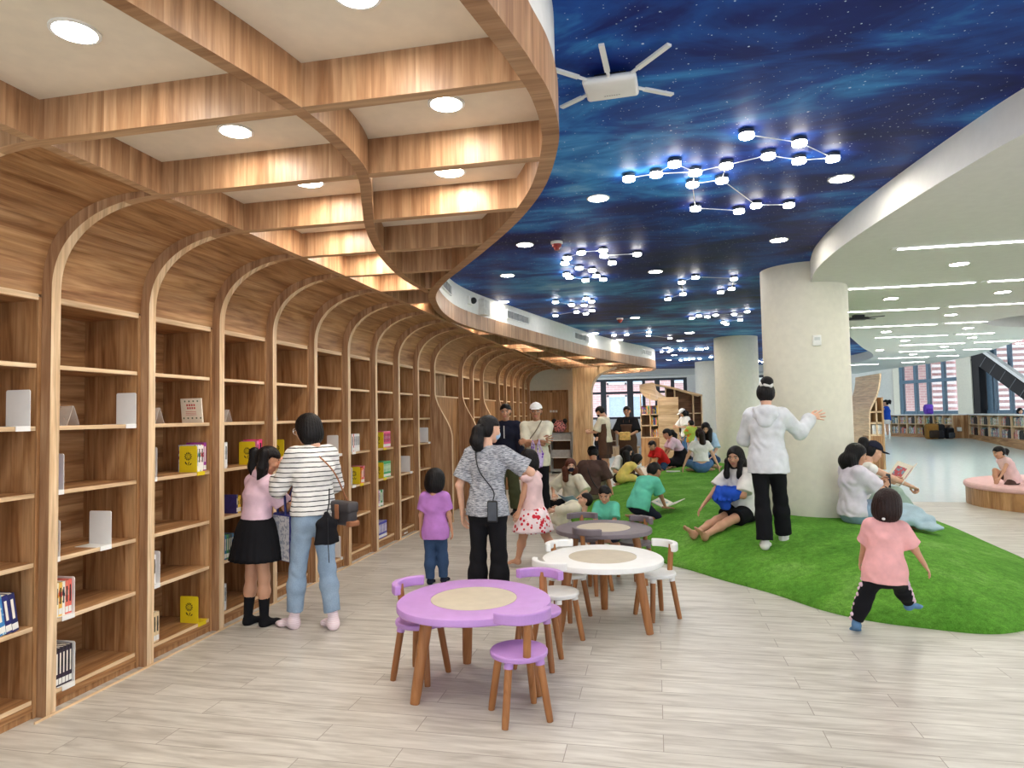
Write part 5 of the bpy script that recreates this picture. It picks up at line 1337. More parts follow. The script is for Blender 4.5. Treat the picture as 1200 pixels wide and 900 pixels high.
class Person:
    """skeleton from a pose, then body, clothes and hair. Local frame: x right, y forward, z up"""
    def __init__(s, base, yaw, h, age=0., sex='f', build=1., pel=None, lean=0., side=0., twist=0., head=(0, 0, 0), hands=None, feet=None, vox=.008, skin_c=SK1, tilt=0.):
        s.base = Vector(base); s.R = rotz(math.radians(yaw)); s.h = h; s.vox = vox; s.skin = skin(skin_c)
        L = lambda a, b: (a+(b-a)*age)*h
        s.HH = L(.138, .215); hipz = L(.515, .41); tor = L(.30, .335); neck = L(.047, .04); leg = L(.472, .365)
        s.thigh, s.shin = leg*.515, leg*.485; s.ank = L(.043, .045)
        s.ua, s.fa = L(.172, .150), L(.145, .125)
        shw = L(.085 if sex == 'f' else .102, .088); hpw = L(.047, .05); s.q = (h/1.6)*build*(1+.2*age)*.90
        P0 = np.array((0, 0, hipz) if pel is None else pel, float); s.hipz = hipz
        le = math.radians(lean); sd = math.radians(side)
        def up(f): return roty(sd*f)@rotx(-le*f)@np.array((0, 0, 1.))
        Pw = P0+up(.55)*tor*.34; Pc = Pw+up(1.0)*tor*.36; Pn = Pc+up(1.25)*tor*.30
        s.P0, s.Pw, s.Pc, s.Pn = P0, Pw, Pc, Pn
        tw = math.radians(twist); s.Rc = rotz(tw)@roty(sd)@rotx(-le); s.Rp = rotz(math.radians(tilt))@roty(sd*.4)@rotx(-le*.4)
        s.sh = {k: Pn+s.Rc@np.array((k*shw, 0, -tor*.075)) for k in (-1, 1)}; s.shw = shw; s.tor = tor
        s.hp = {k: P0+s.Rp@np.array((k*hpw, 0, -.0)) for k in (-1, 1)}
        yh, ph, rh = [math.radians(q) for q in head]
        s.Rh = rotz(tw)@rotz(yh)@rotx(-ph)@roty(rh)
        nb = Pn+unit(up(1.25)+np.array((0, .15, 0)))*neck
        s.Hc = nb+s.Rh@np.array((0, .06, .42))*s.HH; s.nb = nb
        s.el = {}; s.wr = {}; s.hand = {}; s.kn = {}; s.an = {}; s.ft = {}
        hands = hands or {}; feet = feet or {}
        for k in (-1, 1):
            d = hands.get(k, {}); t = np.array(d.get('at', (k*(shw+.05*h), .03, s.sh[k][2]-(s.ua+s.fa)*.97)), float)
            pole = d.get('pole', (k*.6, -1, -.2)); s.el[k], s.wr[k] = ik(s.sh[k], t, s.ua, s.fa, pole)
            dr = unit(d.get('dir', s.wr[k]-s.el[k])); pn = np.asarray(d.get('palm', (-k, 0, 0)), float)
            s.hand[k] = (d.get('pose', 'relaxed'), dr, pn)
            d = feet.get(k, {}); t = np.array(d.get('at', (k*hpw*1.1, 0, s.ank)), float)
            s.kn[k], s.an[k] = ik(s.hp[k], t, s.thigh, s.shin, d.get('pole', (k*.08, 1, 0)))
            s.ft[k] = (math.radians(d.get('yaw', -k*6)), math.radians(d.get('pitch', 0)), math.radians(d.get('roll', 0)))
        s.root = None; s.parts = []
    # world-oriented coordinates relative to the base
    def W(s, p): return (s.R@np.asarray(p, float).T).T
    def world(s, p): return s.base+Vector(s.W(p))
    def torso(s, f, g=0., k=.05, low=True):
        q = s.q; X = s.W(s.Rc@np.array((1, 0, 0))); Yv = s.W(s.Rc@np.array((0, 1, 0))); Xp = s.W(s.Rp@np.array((1, 0, 0)))
        P0, Pw, Pc, Pn = [s.W(p) for p in (s.P0, s.Pw, s.Pc, s.Pn)]
        wx = s.shw
        f.ecap(P0+(Pw-P0)*-.15, P0+(Pw-P0)*.3, (.152*q+g, .106*q+g), (.146*q+g, .098*q+g), Xp, Yv, k)
        f.ecap(P0+(Pw-P0)*.3, Pw, (.142*q+g, .096*q+g), (.12*q+g, .086*q+g), X, Yv, k)
        f.ecap(Pw, Pc, (.12*q+g, .086*q+g), (wx*.90+g, .100*q+g), X, Yv, k)
        f.ecap(Pc, Pc+(Pn-Pc)*.72, (wx*.90+g, .100*q+g), (wx*.72+g, .062*q+g), X, Yv, k)
        a, b = s.W(s.sh[-1]), s.W(s.sh[1]); f.cap(a, b, .042*q+g, .042*q+g, k)
        return f
    def arm(s, f, k, g=0., upto=2., flat=False, kk=.02, cuff=0.):
        q = s.q; a, e, w = s.W(s.sh[k]), s.W(s.el[k]), s.W(s.wr[k])
        t = min(1, upto); r0, r1, r2 = .046*q+g, .036*q+g, .0225*q+g*.9
        f.cap(a, a+(e-a)*t, r0, (r0+(r1-r0)*t)+cuff*(t < 1 or upto <= 1), kk, flat=flat and upto <= 1)
        if upto > 1: t = upto-1; f.cap(e, e+(w-e)*t, r1, r1+(r2-r1)*t+cuff, kk, flat=flat)
        return f
    def leg(s, f, k, g=0., upto=2., flat=False, kk=.03, flare=0.):
        q = s.q; a, n, b = s.W(s.hp[k]), s.W(s.kn[k]), s.W(s.an[k])
        r0, r1, r2 = .084*q+g, .052*q+g, .034*q+g; t = min(1, upto)
        f.cap(a, a+(n-a)*t, r0, r0+(r1-r0)*t+(flare if upto <= 1 else 0), kk, flat=flat and upto <= 1)
        if upto > 1:
            t = upto-1; c = n+(b-n)*min(t, .35); rc = .055*q+g+flare*.3
            f.cap(n, c, r1+flare*.15, rc, kk, flat=flat and t <= .35)
            if t > .35: f.cap(c, n+(b-n)*t, rc, (rc+(r2-rc)*(t-.35)/.65)+flare, kk, flat=flat)
        return f
    def place(s, mesh, origin, Rm, sc, mirror=False):
        V = mesh[0]*sc
        if mirror: V = V*np.array((-1, 1, 1))
        V = V@Rm.T+origin; Fq = mesh[1]
        return s.W(V), (Fq[:, ::-1] if mirror else Fq)
    def body(s, label, name='person', group=None, bare=(True, True), cat='person'):
        f = Field(s.vox); s.torso(f)
        f.cap(s.W(s.Pn-(s.Pn-s.Pc)*.2), s.W(s.Hc+s.Rh@np.array((0, -.13, -.3))*s.HH), .056*s.q, .05*s.q, .03)
        for k in (-1, 1): s.arm(f, k); s.leg(f, k)
        V, Q = f.mesh(); parts = [(V, Q, 0)]
        for k in (-1, 1):
            pose, dr, pn = s.hand[k]; z = -unit(pn-dr*(pn@dr)); Rm = np.stack([np.cross(dr, z), dr, z], 1)
            v, q = s.place(HAND[pose], s.wr[k], Rm, s.h*.105/.17*1.0, k == -1); parts.append((v, q, 0))
            if bare[(k+1)//2]: v, q = s.foot_mesh(k, True); parts.append((v, q, 0))
        V, Q, m = HEAD; parts.append((s.W(V@s.Rh.T*s.HH+s.Hc), Q, m))
        s.root = obj_from(name, parts, [s.skin, M['lip'], M['eye'], M['iris']], None, s.base)
        return tag(s.root, label, cat, group)
    def foot_mesh(s, k, bare, grow=1.):
        ya, pi_, ro = s.ft[k]; Rm = rotz(ya)@rotx(pi_)@roty(ro); sc = s.h*.150/.24*grow
        o = s.an[k]-Rm@np.array((0, .037*sc, .075*sc*1.0)); 
        return s.place(FOOT[bare], o, Rm, sc, k == -1)
    def shoes(s, mat, name='shoe', top=0., grow=1.12, label=None, sole=None):
        for k in (-1, 1):
            v, q = s.foot_mesh(k, False, grow); parts = [(v, q, 0)]
            if top:
                f = Field(s.vox*.8); n, b = s.W(s.kn[k]), s.W(s.an[k]); f.cap(b, b+(n-b)*top, .04*s.q, .052*s.q if top > .4 else .043*s.q, .01, flat=True); v, q = f.mesh(); parts.append((v, q, 0))
            o = obj_from(name, parts, [mat], s.root)
            if label: o['label'] = label
    def add(s, f, name, mat, label=None):
        v, q = f.mesh(); o = obj_from(name, [(v, q, 0)], [mat], s.root)
        if label: o['label'] = label
        return o
    def shirt(s, mat, sleeve=.7, hem=.05, g=.014, name='shirt', wr=.0022, cuff=.012, open_neck=True, flare=.0):
        f = Field(s.vox, wr); s.torso(f, g, .06)
        d = s.W(unit(s.P0-s.Pw)); P0 = s.W(s.P0)
        if hem > 0:
            X = s.W(s.Rp@np.array((1, 0, 0))); Yv = s.W(s.Rp@np.array((0, 1, 0)))
            f.ecap(P0, P0+d*(hem+.05), (.158*s.q+g, .112*s.q+g), (.162*s.q+g+flare, .116*s.q+g+flare), X, Yv, .05)
        f.cut(P0+d*hem, d)
        if open_neck: f.ell(s.W(s.nb+s.Rc@np.array((0, .03, .03))*s.q), np.array((.07, .075, .06))*s.q, None, .01, 's')
        if sleeve > 0:
            for k in (-1, 1): s.arm(f, k, g+.006, sleeve, True, .03, cuff)
        return s.add(f, name, mat)
    def trousers(s, mat, length=1.95, g=.010, name='trousers', flare=.0, wr=.002, rise=.5):
        f = Field(s.vox, wr); q = s.q; X = s.W(s.Rp@np.array((1, 0, 0))); Yv = s.W(s.Rp@np.array((0, 1, 0)))
        P0, Pw = s.W(s.P0), s.W(s.Pw)
        f.ecap(P0+(Pw-P0)*-.15, P0+(Pw-P0)*rise, (.155*q+g, .110*q+g), (.148*q+g, .102*q+g), X, Yv, .05)
        f.cut(P0+(Pw-P0)*rise, Pw-P0)
        for k in (-1, 1): s.leg(f, k, g, length, True, .03, flare)
        return s.add(f, name, mat)
    def skirt(s, mat, length, flare=.14, g=.012, rise=.55, pleats=0, name='skirt'):
        q = s.q; P0, Pw = s.P0, s.Pw; top = P0+(Pw-P0)*rise; n = 72; rings = []
        for t in np.linspace(0, 1, 12):
            z = top[2]-t*length; rx = .148*q+g+flare*t**.8+.02*math.sin(min(1, t*3)*PI/2); ry = .106*q+g+flare*t**.8*.9+.02*math.sin(min(1, t*3)*PI/2)
            rings.append([((rx*(1+(.035*t*math.cos(pleats*a) if pleats else .03*t*math.cos(9*a+1))))*math.cos(a)+top[0], (ry*(1+(.035*t*math.cos(pleats*a) if pleats else .03*t*math.cos(9*a+1))))*math.sin(a)+top[1], z) for a in np.linspace(0, 2*PI, n, endpoint=False)])
        inner = [[(top[0]+(x-top[0])*.94, top[1]+(y-top[1])*.94, z+.004) for x, y, z in r] for r in rings[::-1]]
        allr = rings+inner; V = [p for r in allr for p in r]; m = len(allr)
        Fq = [(i*n+k, ((i+1) % m)*n+k, ((i+1) % m)*n+(k+1) % n, i*n+(k+1) % n) for i in range(m) for k in range(n)]
        return obj_from(name, [(s.W(np.array(V)), np.array(Fq), 0)], [mat], s.root)
    # hair given in head units, tails as (start in head units, offsets in metres, radii)
    def hp_(s, p): return s.W(s.Hc+s.Rh@np.asarray(p, float)*s.HH)
    def hair(s, mat, style='short', tails=(), fringe=.24, name='hair', vol=1.):
        H = s.HH; hc = s.hp_((0, -.05, 0)); f = Field(max(.0055, s.vox*.8), 0, (hc, .0014, 31)); R = (s.R@s.Rh).T
        E = lambda c, r, k=.02, op='u': f.ell(s.hp_(c), np.array(r)*H, R, k, op)
        E((0, -.075, .135), (.37*vol, .445*vol, .40*vol))
        if style in ('bob', 'long'):
            E((0, -.10, -.05), (.40*vol, .40*vol, .46), .04)
            if style == 'bob': E((0, -.16, -.28), (.385*vol, .33*vol, .34), .05)
            else: E((0, -.16, -.3), (.38*vol, .32*vol, .4), .05)
        elif style == 'tied': E((0, -.13, -.02), (.365, .38, .36), .03)
        else: E((0, -.15, -.03), (.365, .36, .33), .03)
        E((0, .40, fringe-.50), (.31, .34, .50), .015, 's')
        if style in ('bob', 'long'): E((0, .60, -.22), (.6, .44, .42), .02, 's')
        if style not in ('bob', 'long'):
            f.box(s.hp_((0, .22, -.30)), np.array((.6, .3, .42))*H, R, .01, .02, 's')
        zc = {'bob': -.62, 'long': -.7, 'tied': -.42, 'short': -.36}[style]
        f.cut(s.hp_((0, 0, zc)), -(s.R@s.Rh)[:, 2])
        for st, off, rr in tails:
            p = s.hp_(st); prev = p; r0 = rr[0]
            for i, o_ in enumerate(off):
                q = p+s.W(np.array(o_)); f.cap(prev, q, r0, rr[min(i+1, len(rr)-1)], .02); prev = q; r0 = rr[min(i+1, len(rr)-1)]
        return s.add(f, name, mat)
    def band(s, p, r, mat, name='hair_band'):
        f = Field(.005); f.ell(s.hp_(p), (r, r, r*.8), None, .005); return s.add(f, name, mat)
    def cap(s, mat, brim_yaw=0., name='cap'):
        H = s.HH; f = Field(.006); R = (s.R@s.Rh).T
        f.ell(s.hp_((0, -.07, .15)), np.array((.40, .475, .42))*H, R, .01)
        f.cut(s.hp_((0, 0, .17)), -(s.R@s.Rh)[:, 2])
        a = math.radians(brim_yaw); c, sn = math.cos(a), math.sin(a); Rb = (s.R@s.Rh@rotz(a)).T
        f.ell(s.hp_((-.55*sn, .55*c-.04, .165)), np.array((.30, .30, .028))*H, Rb, .012)
        f.ell(s.hp_((0, -.07, .57)), np.array((.04, .04, .025))*H, R, .005)
        return s.add(f, name, mat)
    def mask(s, mat):
        H = s.HH; f = Field(.005); R = (s.R@s.Rh).T
        f.ell(s.hp_((0, .16, -.20)), np.array((.262, .285, .22))*H, R, .01); f.ell(s.hp_((0, .36, -.13)), np.array((.09, .09, .09))*H, R, .03)
        f.cut(s.hp_((0, .12, 0)), -(s.R@s.Rh)[:, 1]); f.cut(s.hp_((0, 0, -.04)), (s.R@s.Rh)[:, 2])
        return s.add(f, 'face_mask', mat)
    def strap(s, pts, r, mat, name='strap', label=None):
        """pts in the local frame"""
        P = catmull([tuple(s.W(np.array(p))) for p in pts], 6)
        o = MB().tube(P, r, 8).build(name, mat, s.root, smooth=60)
        if label: o['label'] = label
        return o
    def apron(s, mat, top=.0, low=.35):
        """bib and skirt in front of the body, with shoulder straps"""
        f = Field(s.vox); s.torso(f, .052, .06); P0 = s.W(s.P0); d = s.W(unit(s.P0-s.Pw))
        f.ecap(P0, P0+d*(low+.05), (.165*s.q+.05, .12*s.q+.05), (.17*s.q+.06, .125*s.q+.06), s.W(s.Rp@np.array((1, 0, 0))), s.W(s.Rp@np.array((0, 1, 0))), .05)
        f.cut(P0+d*low, d); f.cut(s.W(s.Pc+(s.Pn-s.Pc)*.15), s.W(unit(s.Pn-s.Pc))); f.cut(s.W(s.P0+s.Rp@np.array((0, -.09, 0))), -s.W(s.Rp@np.array((0, 1, 0))))
        o = s.add(f, 'apron', mat)
        for k in (-1, 1):
            c = s.Pc+s.Rc@np.array((k*.075, .12, .03))*s.q; t = s.Pn+s.Rc@np.array((k*.07, .02, .035))*s.q
            s.strap([c, (c+t)/2+s.Rc@np.array((0, .025, .015)), t, t+s.Rc@np.array((0, -.08, -.05))*s.q], .010, mat, 'apron_strap')
        return o
def open_book(c, R, w, h, ang, cover, label, art=(200, 120, 110), grp=None):
    """open book at c; R columns = spine across, towards reader, face normal"""
    t = empty('open_book', c, label=label, cat='book', group=grp)
    for k in (-1, 1):
        a = math.radians(ang)*k; Rm = R@roty(-a)
        def B(lo, hi, nm, m):
            v = MB().box(lo, hi); v.v = [tuple(Rm@np.array(p)) for p in v.v]; return v.build(nm, m, t)
        x0, x1 = (0, w) if k > 0 else (-w, 0)
        B((x0, -h/2, -.006), (x1, h/2, -.003), 'cover', cover); B((x0*.98, -h/2+.004, -.003), (x1*.98, h/2-.004, .003), 'page_block', M['pages'])
        xa, xb = sorted((x0+(x1-x0)*.2, x0+(x1-x0)*.8)); B((xa, -h*.25, .003), (xb, h*.3, .0036), 'picture', cover_mat(art, (120, 170, 190), 2))
    return t
# ---------------------------------------------------------------- who is there
def loc(base, yaw, p): return rotz(math.radians(yaw)).T@np.array(Vector(p)-Vector(base))
def kneel(h, a=0.): d = .17*h; return {k: dict(at=(k*.055*h, -.10*h-a, .035*h), pole=(k*.25, 1, -.15), pitch=178, yaw=k*8) for k in (-1, 1)}
def crossed(h): return {k: dict(at=(-k*.075*h, .17*h, .045*h), pole=(k*1, .5, .25), yaw=k*65, roll=k*35) for k in (-1, 1)}
C = {k: cloth(*v) for k, v in dict(
    pink=((232, 200, 216), 'pink_cotton'), black=((24, 24, 28), 'black_cloth'), navy=((34, 36, 54), 'navy_cloth'), white=((236, 234, 230), 'white_cotton'),
    cream=((228, 222, 200), 'cream_cotton'), purple=((190, 130, 206), 'purple_cotton'), teal=((104, 200, 172), 'teal_cotton'), red=((214, 44, 44), 'red_cotton'),
    brown=((84, 64, 58), 'brown_cloth'), apron=((92, 68, 56), 'apron_canvas'), yellow=((236, 214, 120), 'yellow_cotton'), olive=((86, 90, 64), 'olive_twill'), sage=((158, 178, 164), 'sage_twill'),
    khaki=((128, 118, 96), 'khaki_twill'), jacket=((226, 228, 232), 'white_nylon'), lilac=((222, 214, 226), 'lilac_cotton'), rose=((238, 176, 176), 'rose_cotton'), blush=((240, 206, 206), 'blush_cotton'), blue=((38, 82, 190), 'blue_cotton'), lightblue=((176, 206, 232), 'light_blue_cotton')).items()}
C['stripes'] = cloth((234, 233, 230), 'striped_jersey', (34, 34, 40), 'stripes')
C['melange'] = cloth((196, 198, 204), 'melange_jersey', (92, 96, 106), 'melange')
C['flowers'] = cloth((244, 226, 228), 'flower_print', (204, 48, 62), 'flowers')
C['leafprint'] = cloth((176, 200, 90), 'colourful_print', (226, 130, 60), 'flowers', .5)
C['violetprint'] = cloth((214, 196, 236), 'violet_print', (120, 70, 180), 'flowers', .9)
C['denim'] = cloth((164, 184, 204), 'light_denim', (122, 150, 182), 'denim'); C['darkdenim'] = cloth((64, 88, 124), 'dark_denim', (44, 64, 98), 'denim'); C['jeans'] = cloth((92, 130, 176), 'blue_denim', (66, 100, 150), 'denim')
C['palepink'] = cloth((238, 216, 224), 'pale_pink_knit', (246, 236, 240), 'stripes', .4)
C['blossomlegging'] = cloth((26, 26, 30), 'black_jersey')
LEATHER = flat((58, 54, 56), .45, .4, .1); TAN = flat((150, 96, 62), .5, .4, .08)

# girl with pigtails at the shelf
b = atz(300, 733, 0); b.z = 0
p = Person(b, -30, 1.40, .12, vox=.0065, skin_c=SK2, lean=6, head=(-14, 24, 0), hands={1: dict(at=(.06, .30, .93), pole=(.8, -.5, -.6), palm=(-1, 0, .4), pose='hold'), -1: dict(at=(-.05, .32, .94), pole=(-.8, -.4, -.6), palm=(1, 0, .4), pose='hold')}, feet={1: dict(at=(.07, .03, .06)), -1: dict(at=(-.07, -.03, .06))})
p.body('girl with pigtails, pink blouse and black pleated skirt, standing at the shelves', bare=(False, False))
p.shirt(C['pink'], .85, -.075, .018, 'blouse', cuff=.018); p.skirt(C['black'], .33, .085, rise=.95, pleats=22)
p.shoes(C['black'], 'sock', .5, 1.05)
f = Field(.006); f.ecap(p.W(p.Pn), p.W(p.Pn+p.Rc@np.array((0, -.01, .025))), (.075, .07), (.065, .06), p.W((1, 0, 0)), p.W((0, 1, 0)), .02); p.add(f, 'collar', C['pink'])
p.hair(BLACKHAIR, 'tied', [((s*.31, -.20, .10), [(s*.05, -.05, .03), (s*.04, -.06, -.08), (s*.01, -.05, -.20), (-s*.01, -.02, -.12)], [.022, .034, .042, .036, .008]) for s in (-1, 1)])
for s in (-1, 1): p.band((s*.36, -.27, .12), .022, C['white'])
# woman in stripes
b = atz(368, 737, 0); b.z = 0; YAW = 56
hl = loc(b, YAW, aty(330, 552, b.y+.10))
p = Person(b, YAW, 1.645, 0, vox=.0065, lean=3, head=(22, 12, 0), hands={-1: dict(at=hl, pole=(-.6, -.5, -1), palm=(1, .4, 0), dir=(0.1, .25, 1), pose='hold'), 1: dict(at=(.12, .30, .98), pole=(1, -.6, -.4), palm=(-1, 0, .3), pose='grip')},
    feet={-1: dict(at=(-.10, .12, .07), yaw=12), 1: dict(at=(.09, -.13, .07), yaw=-12)})
p.body('woman in black and white striped top and jeans, reaching into the bookcase', bare=(False, False))
p.shirt(C['stripes'], 1.45, -.01, .026, 'striped_top', wr=.003, cuff=.02); p.trousers(C['denim'], 1.86, .012, 'jeans', .012, .0025)
f = Field(.0065, .002); p.torso(f, .026, .05); f.cut(p.W(p.P0+(p.Pw-p.P0)*.45), p.W(p.Pw-p.P0)); f.cut(p.W(p.P0-(p.Pw-p.P0)*.25), p.W(p.P0-p.Pw)); f.cut(p.W(p.P0+p.Rp@np.array((-.02, 0, 0))), p.W((-1, -.25, 0))); p.add(f, 'shirt_tail', C['white'])
p.shoes(C['palepink'], 'sock', .16, 1.06)
p.hair(BLACKHAIR, 'bob')
gl = p.Hc; o = MB()
for s in (-1, 1):
    cx = p.hp_((s*.145, .40, .0)); X = p.W(p.Rh@np.array((1, 0, 0))); Z = p.W(p.Rh@np.array((0, 0, 1)))
    o.tube([tuple(cx+(X*math.cos(a)+Z*math.sin(a))*.024) for a in np.linspace(0, 2*PI, 17)], .0018, 5); o.tube([tuple(p.hp_((s*.27, .36, .0))), tuple(p.hp_((s*.37, -.02, .03)))], .0018, 5)
o.build('glasses', M['plastic_white'], p.root)
p.strap([p.Pn+np.array((-.10, .06, -.0)), p.Pn+np.array((-.03, -.05, .0)), p.Pc+np.array((.08, -.165, 0)), p.Pw+np.array((.17, -.16, 0)), p.P0+np.array((.20, -.16, .10))], .006, TAN, 'bag_strap')
bw = p.world(p.P0+np.array((.15, -.17, .06)))
t = empty('crossbody_bag', bw, math.radians(YAW-80), 'black crossbody bag with tan trim at the hip of the woman in stripes', 'bag')
MB().rbox((-.13, -.045, -.13), (.13, .045, .04), .03, seg=3).build('pouch', LEATHER, t, smooth=50); MB().rbox((-.133, -.054, -.04), (.133, .052, .05), .025, seg=3).build('flap', LEATHER, t, smooth=50)
MB().rbox((-.022, -.062, -.08), (.022, -.05, .03), .006).build('tan_tab', TAN, t)
for s in (-1, 1): MB().rbox((s*.115-.025, -.05, -.133), (s*.115+.025, .05, -.09), .012).build('tan_corner', TAN, t)
q = p.world(np.array((-.02, -.24, .80)))
t = empty('drawstring_bag', q, math.radians(YAW), 'black drawstring bag hanging behind the jeans of the woman in stripes', 'bag')
f = Field(.006, .003); f.ecap((0, 0, -.12), (0, 0, .02), (.10, .05), (.075, .04), (1, 0, 0), (0, 1, 0), .03); f.ecap((0, 0, .02), (0, 0, .085), (.075, .04), (.02, .02), (1, 0, 0), (0, 1, 0), .02); f.cut((0, 0, -.13), (0, 0, -1)); v_, q_ = f.mesh(); obj_from('pouch', [(v_, q_, 0)], [C['black']], t)
MB().tube([(0, 0, .08), (.02, .0, .16), (.05, .05, .26)], .005, 6).build('cord', M['black'], t); MB().tube([(-.02, -.05, .06), (-.02, -.055, -.12), (-.01, -.05, -.26)], .003, 6).build('loose_cord', M['black'], t)
q = aty(337, 627, b.y+.05)
t = empty('tote_bag', q, math.radians(-30), 'dark blue tote bag with grey printed side, held between girl and woman', 'bag')
MB().rbox((-.13, -.055, -.19), (.13, .055, .17), .012).build('body', flat((44, 50, 120), .6, .3), t); MB().box((-.122, -.0575, -.18), (.122, -.0555, .155)).build('printed_side', cover_mat((206, 206, 210), (150, 156, 172), 3), t)
for yy in (-.05, .05): MB().tube([(-.06, yy, .16), (-.05, yy, .30), (.0, yy, .37), (.05, yy, .30), (.06, yy, .16)], .009, 8).build('handle', flat((44, 50, 110), .6), t, smooth=50)
# toddler in purple
b = atz(511, 684, 0); b.z = 0
p = Person(b, 4, 1.10, .7, build=.88, vox=.0065, skin_c=SK2, head=(-14, 4, 0), feet={1: dict(at=(.06, .05, .05)), -1: dict(at=(-.05, -.03, .05))})
p.body('small girl in purple T-shirt and jeans seen from behind, by the shelves', bare=(False, False)); p.shirt(C['purple'], .75, .06, .014, 't_shirt', cuff=.01, flare=.012); p.trousers(C['darkdenim'], 1.98, .014, 'jeans', .006); p.shoes(C['navy'], 'sock', .1, 1.05); p.hair(BLACKHAIR, 'bob', vol=1.06)
# woman in grey
b = aty(573, 690, 5.35); b.z = 0; YAW = -6
hr = loc(b, YAW, aty(621, 553, b.y+.3))
p = Person(b, YAW, 1.60, 0, vox=.0065, head=(-34, 6, 0), lean=2, hands={1: dict(at=hr, pole=(1, -.4, -.5), palm=(0, .2, -1), pose='flat'), -1: dict(at=(-.235, .03, .79), pole=(-.8, -1, 0))}, feet={k: dict(at=(k*.10, -.02, .065)) for k in (-1, 1)})
p.body('woman in grey top and black flared trousers seen from behind, low ponytail', bare=(False, False)); p.shirt(C['melange'], .8, .05, .018, 'grey_top', cuff=.026, wr=.003, flare=.022); p.trousers(C['black'], 1.97, .014, 'flared_trousers', .045); p.shoes(C['white'], 'shoe', 0, 1.1)
p.hair(BLACKHAIR, 'tied', [((0, -.45, -.1), [(-.0, -.03, 0), (-.01, -.05, -.08), (-.01, -.02, -.12), (0, 0, -.10)], [.035, .05, .055, .045, .01])]); p.mask(C['lightblue'])
p.strap([p.Pn+np.array((.06, .09, -.02)), p.Pn+np.array((-.07, -.04, .04)), p.Pc+np.array((-.02, -.155, 0)), p.Pw+np.array((.10, -.14, 0)), p.P0+np.array((.10, -.145, .08))], .005, M['black'], 'phone_strap')
q = p.world(p.P0+np.array((.10, -.16, -.0)))
t = empty('phone_pouch', q, 0, 'black phone in a case hanging from the strap of the woman in grey', 'phone'); MB().rbox((-.042, -.012, -.085), (.042, .012, .085), .01).build('case', M['black'], t); MB().box((-.034, -.0135, -.07), (.034, -.0118, .075)).build('screen', flat((60, 64, 72), .2, .5), t)
# girl in floral skirt, walking to the left
b = atz(626, 664, 0); b.z = 0
p = Person(b, 78, 1.24, .5, vox=.0065, skin_c=SK2, lean=2, head=(-10, 8, 0), feet={-1: dict(at=(-.05, .17, .05)), 1: dict(at=(.05, -.24, .10), pitch=-38)}, hands={1: dict(at=(.17, .03, .57), pole=(.5, -1, 0)), -1: dict(at=(-.16, .1, .58), pole=(-.5, -1, 0))})
p.body('barefoot girl in pink top and red flowered skirt walking past the tables'); p.shirt(C['blush'], .0, .05, .02, 'pink_top', flare=.02); p.skirt(C['flowers'], .27, .11, pleats=9, name='flowered_skirt')
f = Field(.0065, .002)
for k in (-1, 1): a = p.W(p.sh[k]); f.ell(a+p.W((k*.015, 0, -.01)), (.07, .07, .045), None, .02)
p.add(f, 'ruffle_sleeves', C['blush']); p.hair(BLACKHAIR, 'bob')
# man in black jacket, facing
b = aty(595, 600, 10.6); b.z = 0
p = Person(b, 178, 1.79, 0, 'm', vox=.010, skin_c=SK2, head=(8, 6, 0), hands={k: dict(at=(k*.27, .05, .82), pole=(k*.8, -1, 0)) for k in (-1, 1)}, feet={k: dict(at=(k*.13, .03*k, .07)) for k in (-1, 1)})
p.body('man in black zipped jacket and olive cargo trousers, standing behind the woman in grey', bare=(False, False)); p.shirt(C['navy'], 1.96, .08, .024, 'jacket', wr=.003, cuff=.01); p.trousers(C['olive'], 1.97, .034, 'cargo_trousers', .02, .004); p.shoes(M['black'], 'shoe', 0, 1.15); p.hair(BLACKHAIR, 'short')
MB().box((-.006, -.004, -.1), (.006, .004, .1)).build('zip', M['metal_white'], p.root, loc=tuple(p.W(p.Pc+np.array((0, .142, .02)))))
# man in cap, arms crossed
b = aty(631, 610, 10.0); b.z = 0
p = Person(b, 176, 1.78, 0, 'm', vox=.009, skin_c=SK3, head=(10, 4, 0), hands={1: dict(at=(-.12, .20, 1.20), pole=(1, -.2, -.6), palm=(0, -1, 0), dir=(-1, .1, .1), pose='flat'), -1: dict(at=(.10, .26, 1.19), pole=(-1, -.2, -.6), palm=(0, -1, -.2), dir=(1, .05, -.1), pose='grip')}, feet={k: dict(at=(k*.12, 0, .07)) for k in (-1, 1)})
p.body('man in white cap and cream T-shirt with crossed arms, near the door', bare=(False, False)); p.shirt(C['cream'], .95, .10, .026, 't_shirt', wr=.003, cuff=.03, flare=.015); p.trousers(C['black'], 1.97, .02, 'trousers', .01); p.shoes(M['black'], 'shoe', 0, 1.15); p.hair(BLACKHAIR, 'short'); p.cap(C['white'])
p.strap([p.Pn+np.array((-.09, .05, .04)), p.Pc+np.array((-.03, .155, .06)), p.Pw+np.array((.10, .145, .08)), p.P0+np.array((.19, .06, .06))], .008, C['khaki'], 'shoulder_strap')
q = p.world(np.array((-.06, .30, .98)))
t = empty('gift_bag', q, math.radians(176), 'small violet patterned cloth bag hanging from the crossed arms of the man', 'bag'); f = Field(.007, .002); f.ecap((0, 0, -.14), (0, 0, .04), (.10, .035), (.12, .03), (1, 0, 0), (0, 1, 0), .02); f.cut((0, 0, .05), (0, 0, 1)); v_, q_ = f.mesh(); obj_from('pouch', [(v_, q_, 0)], [C['violetprint']], t)
for s in (-1, 1): MB().tube([(s*.08-.02, .01, .04), (s*.06, .01, .17), (s*.05, .0, .24), (s*.03, .0, .17), (s*.03, .01, .04)], .010, 8).build('handle', C['violetprint'], t, smooth=50)
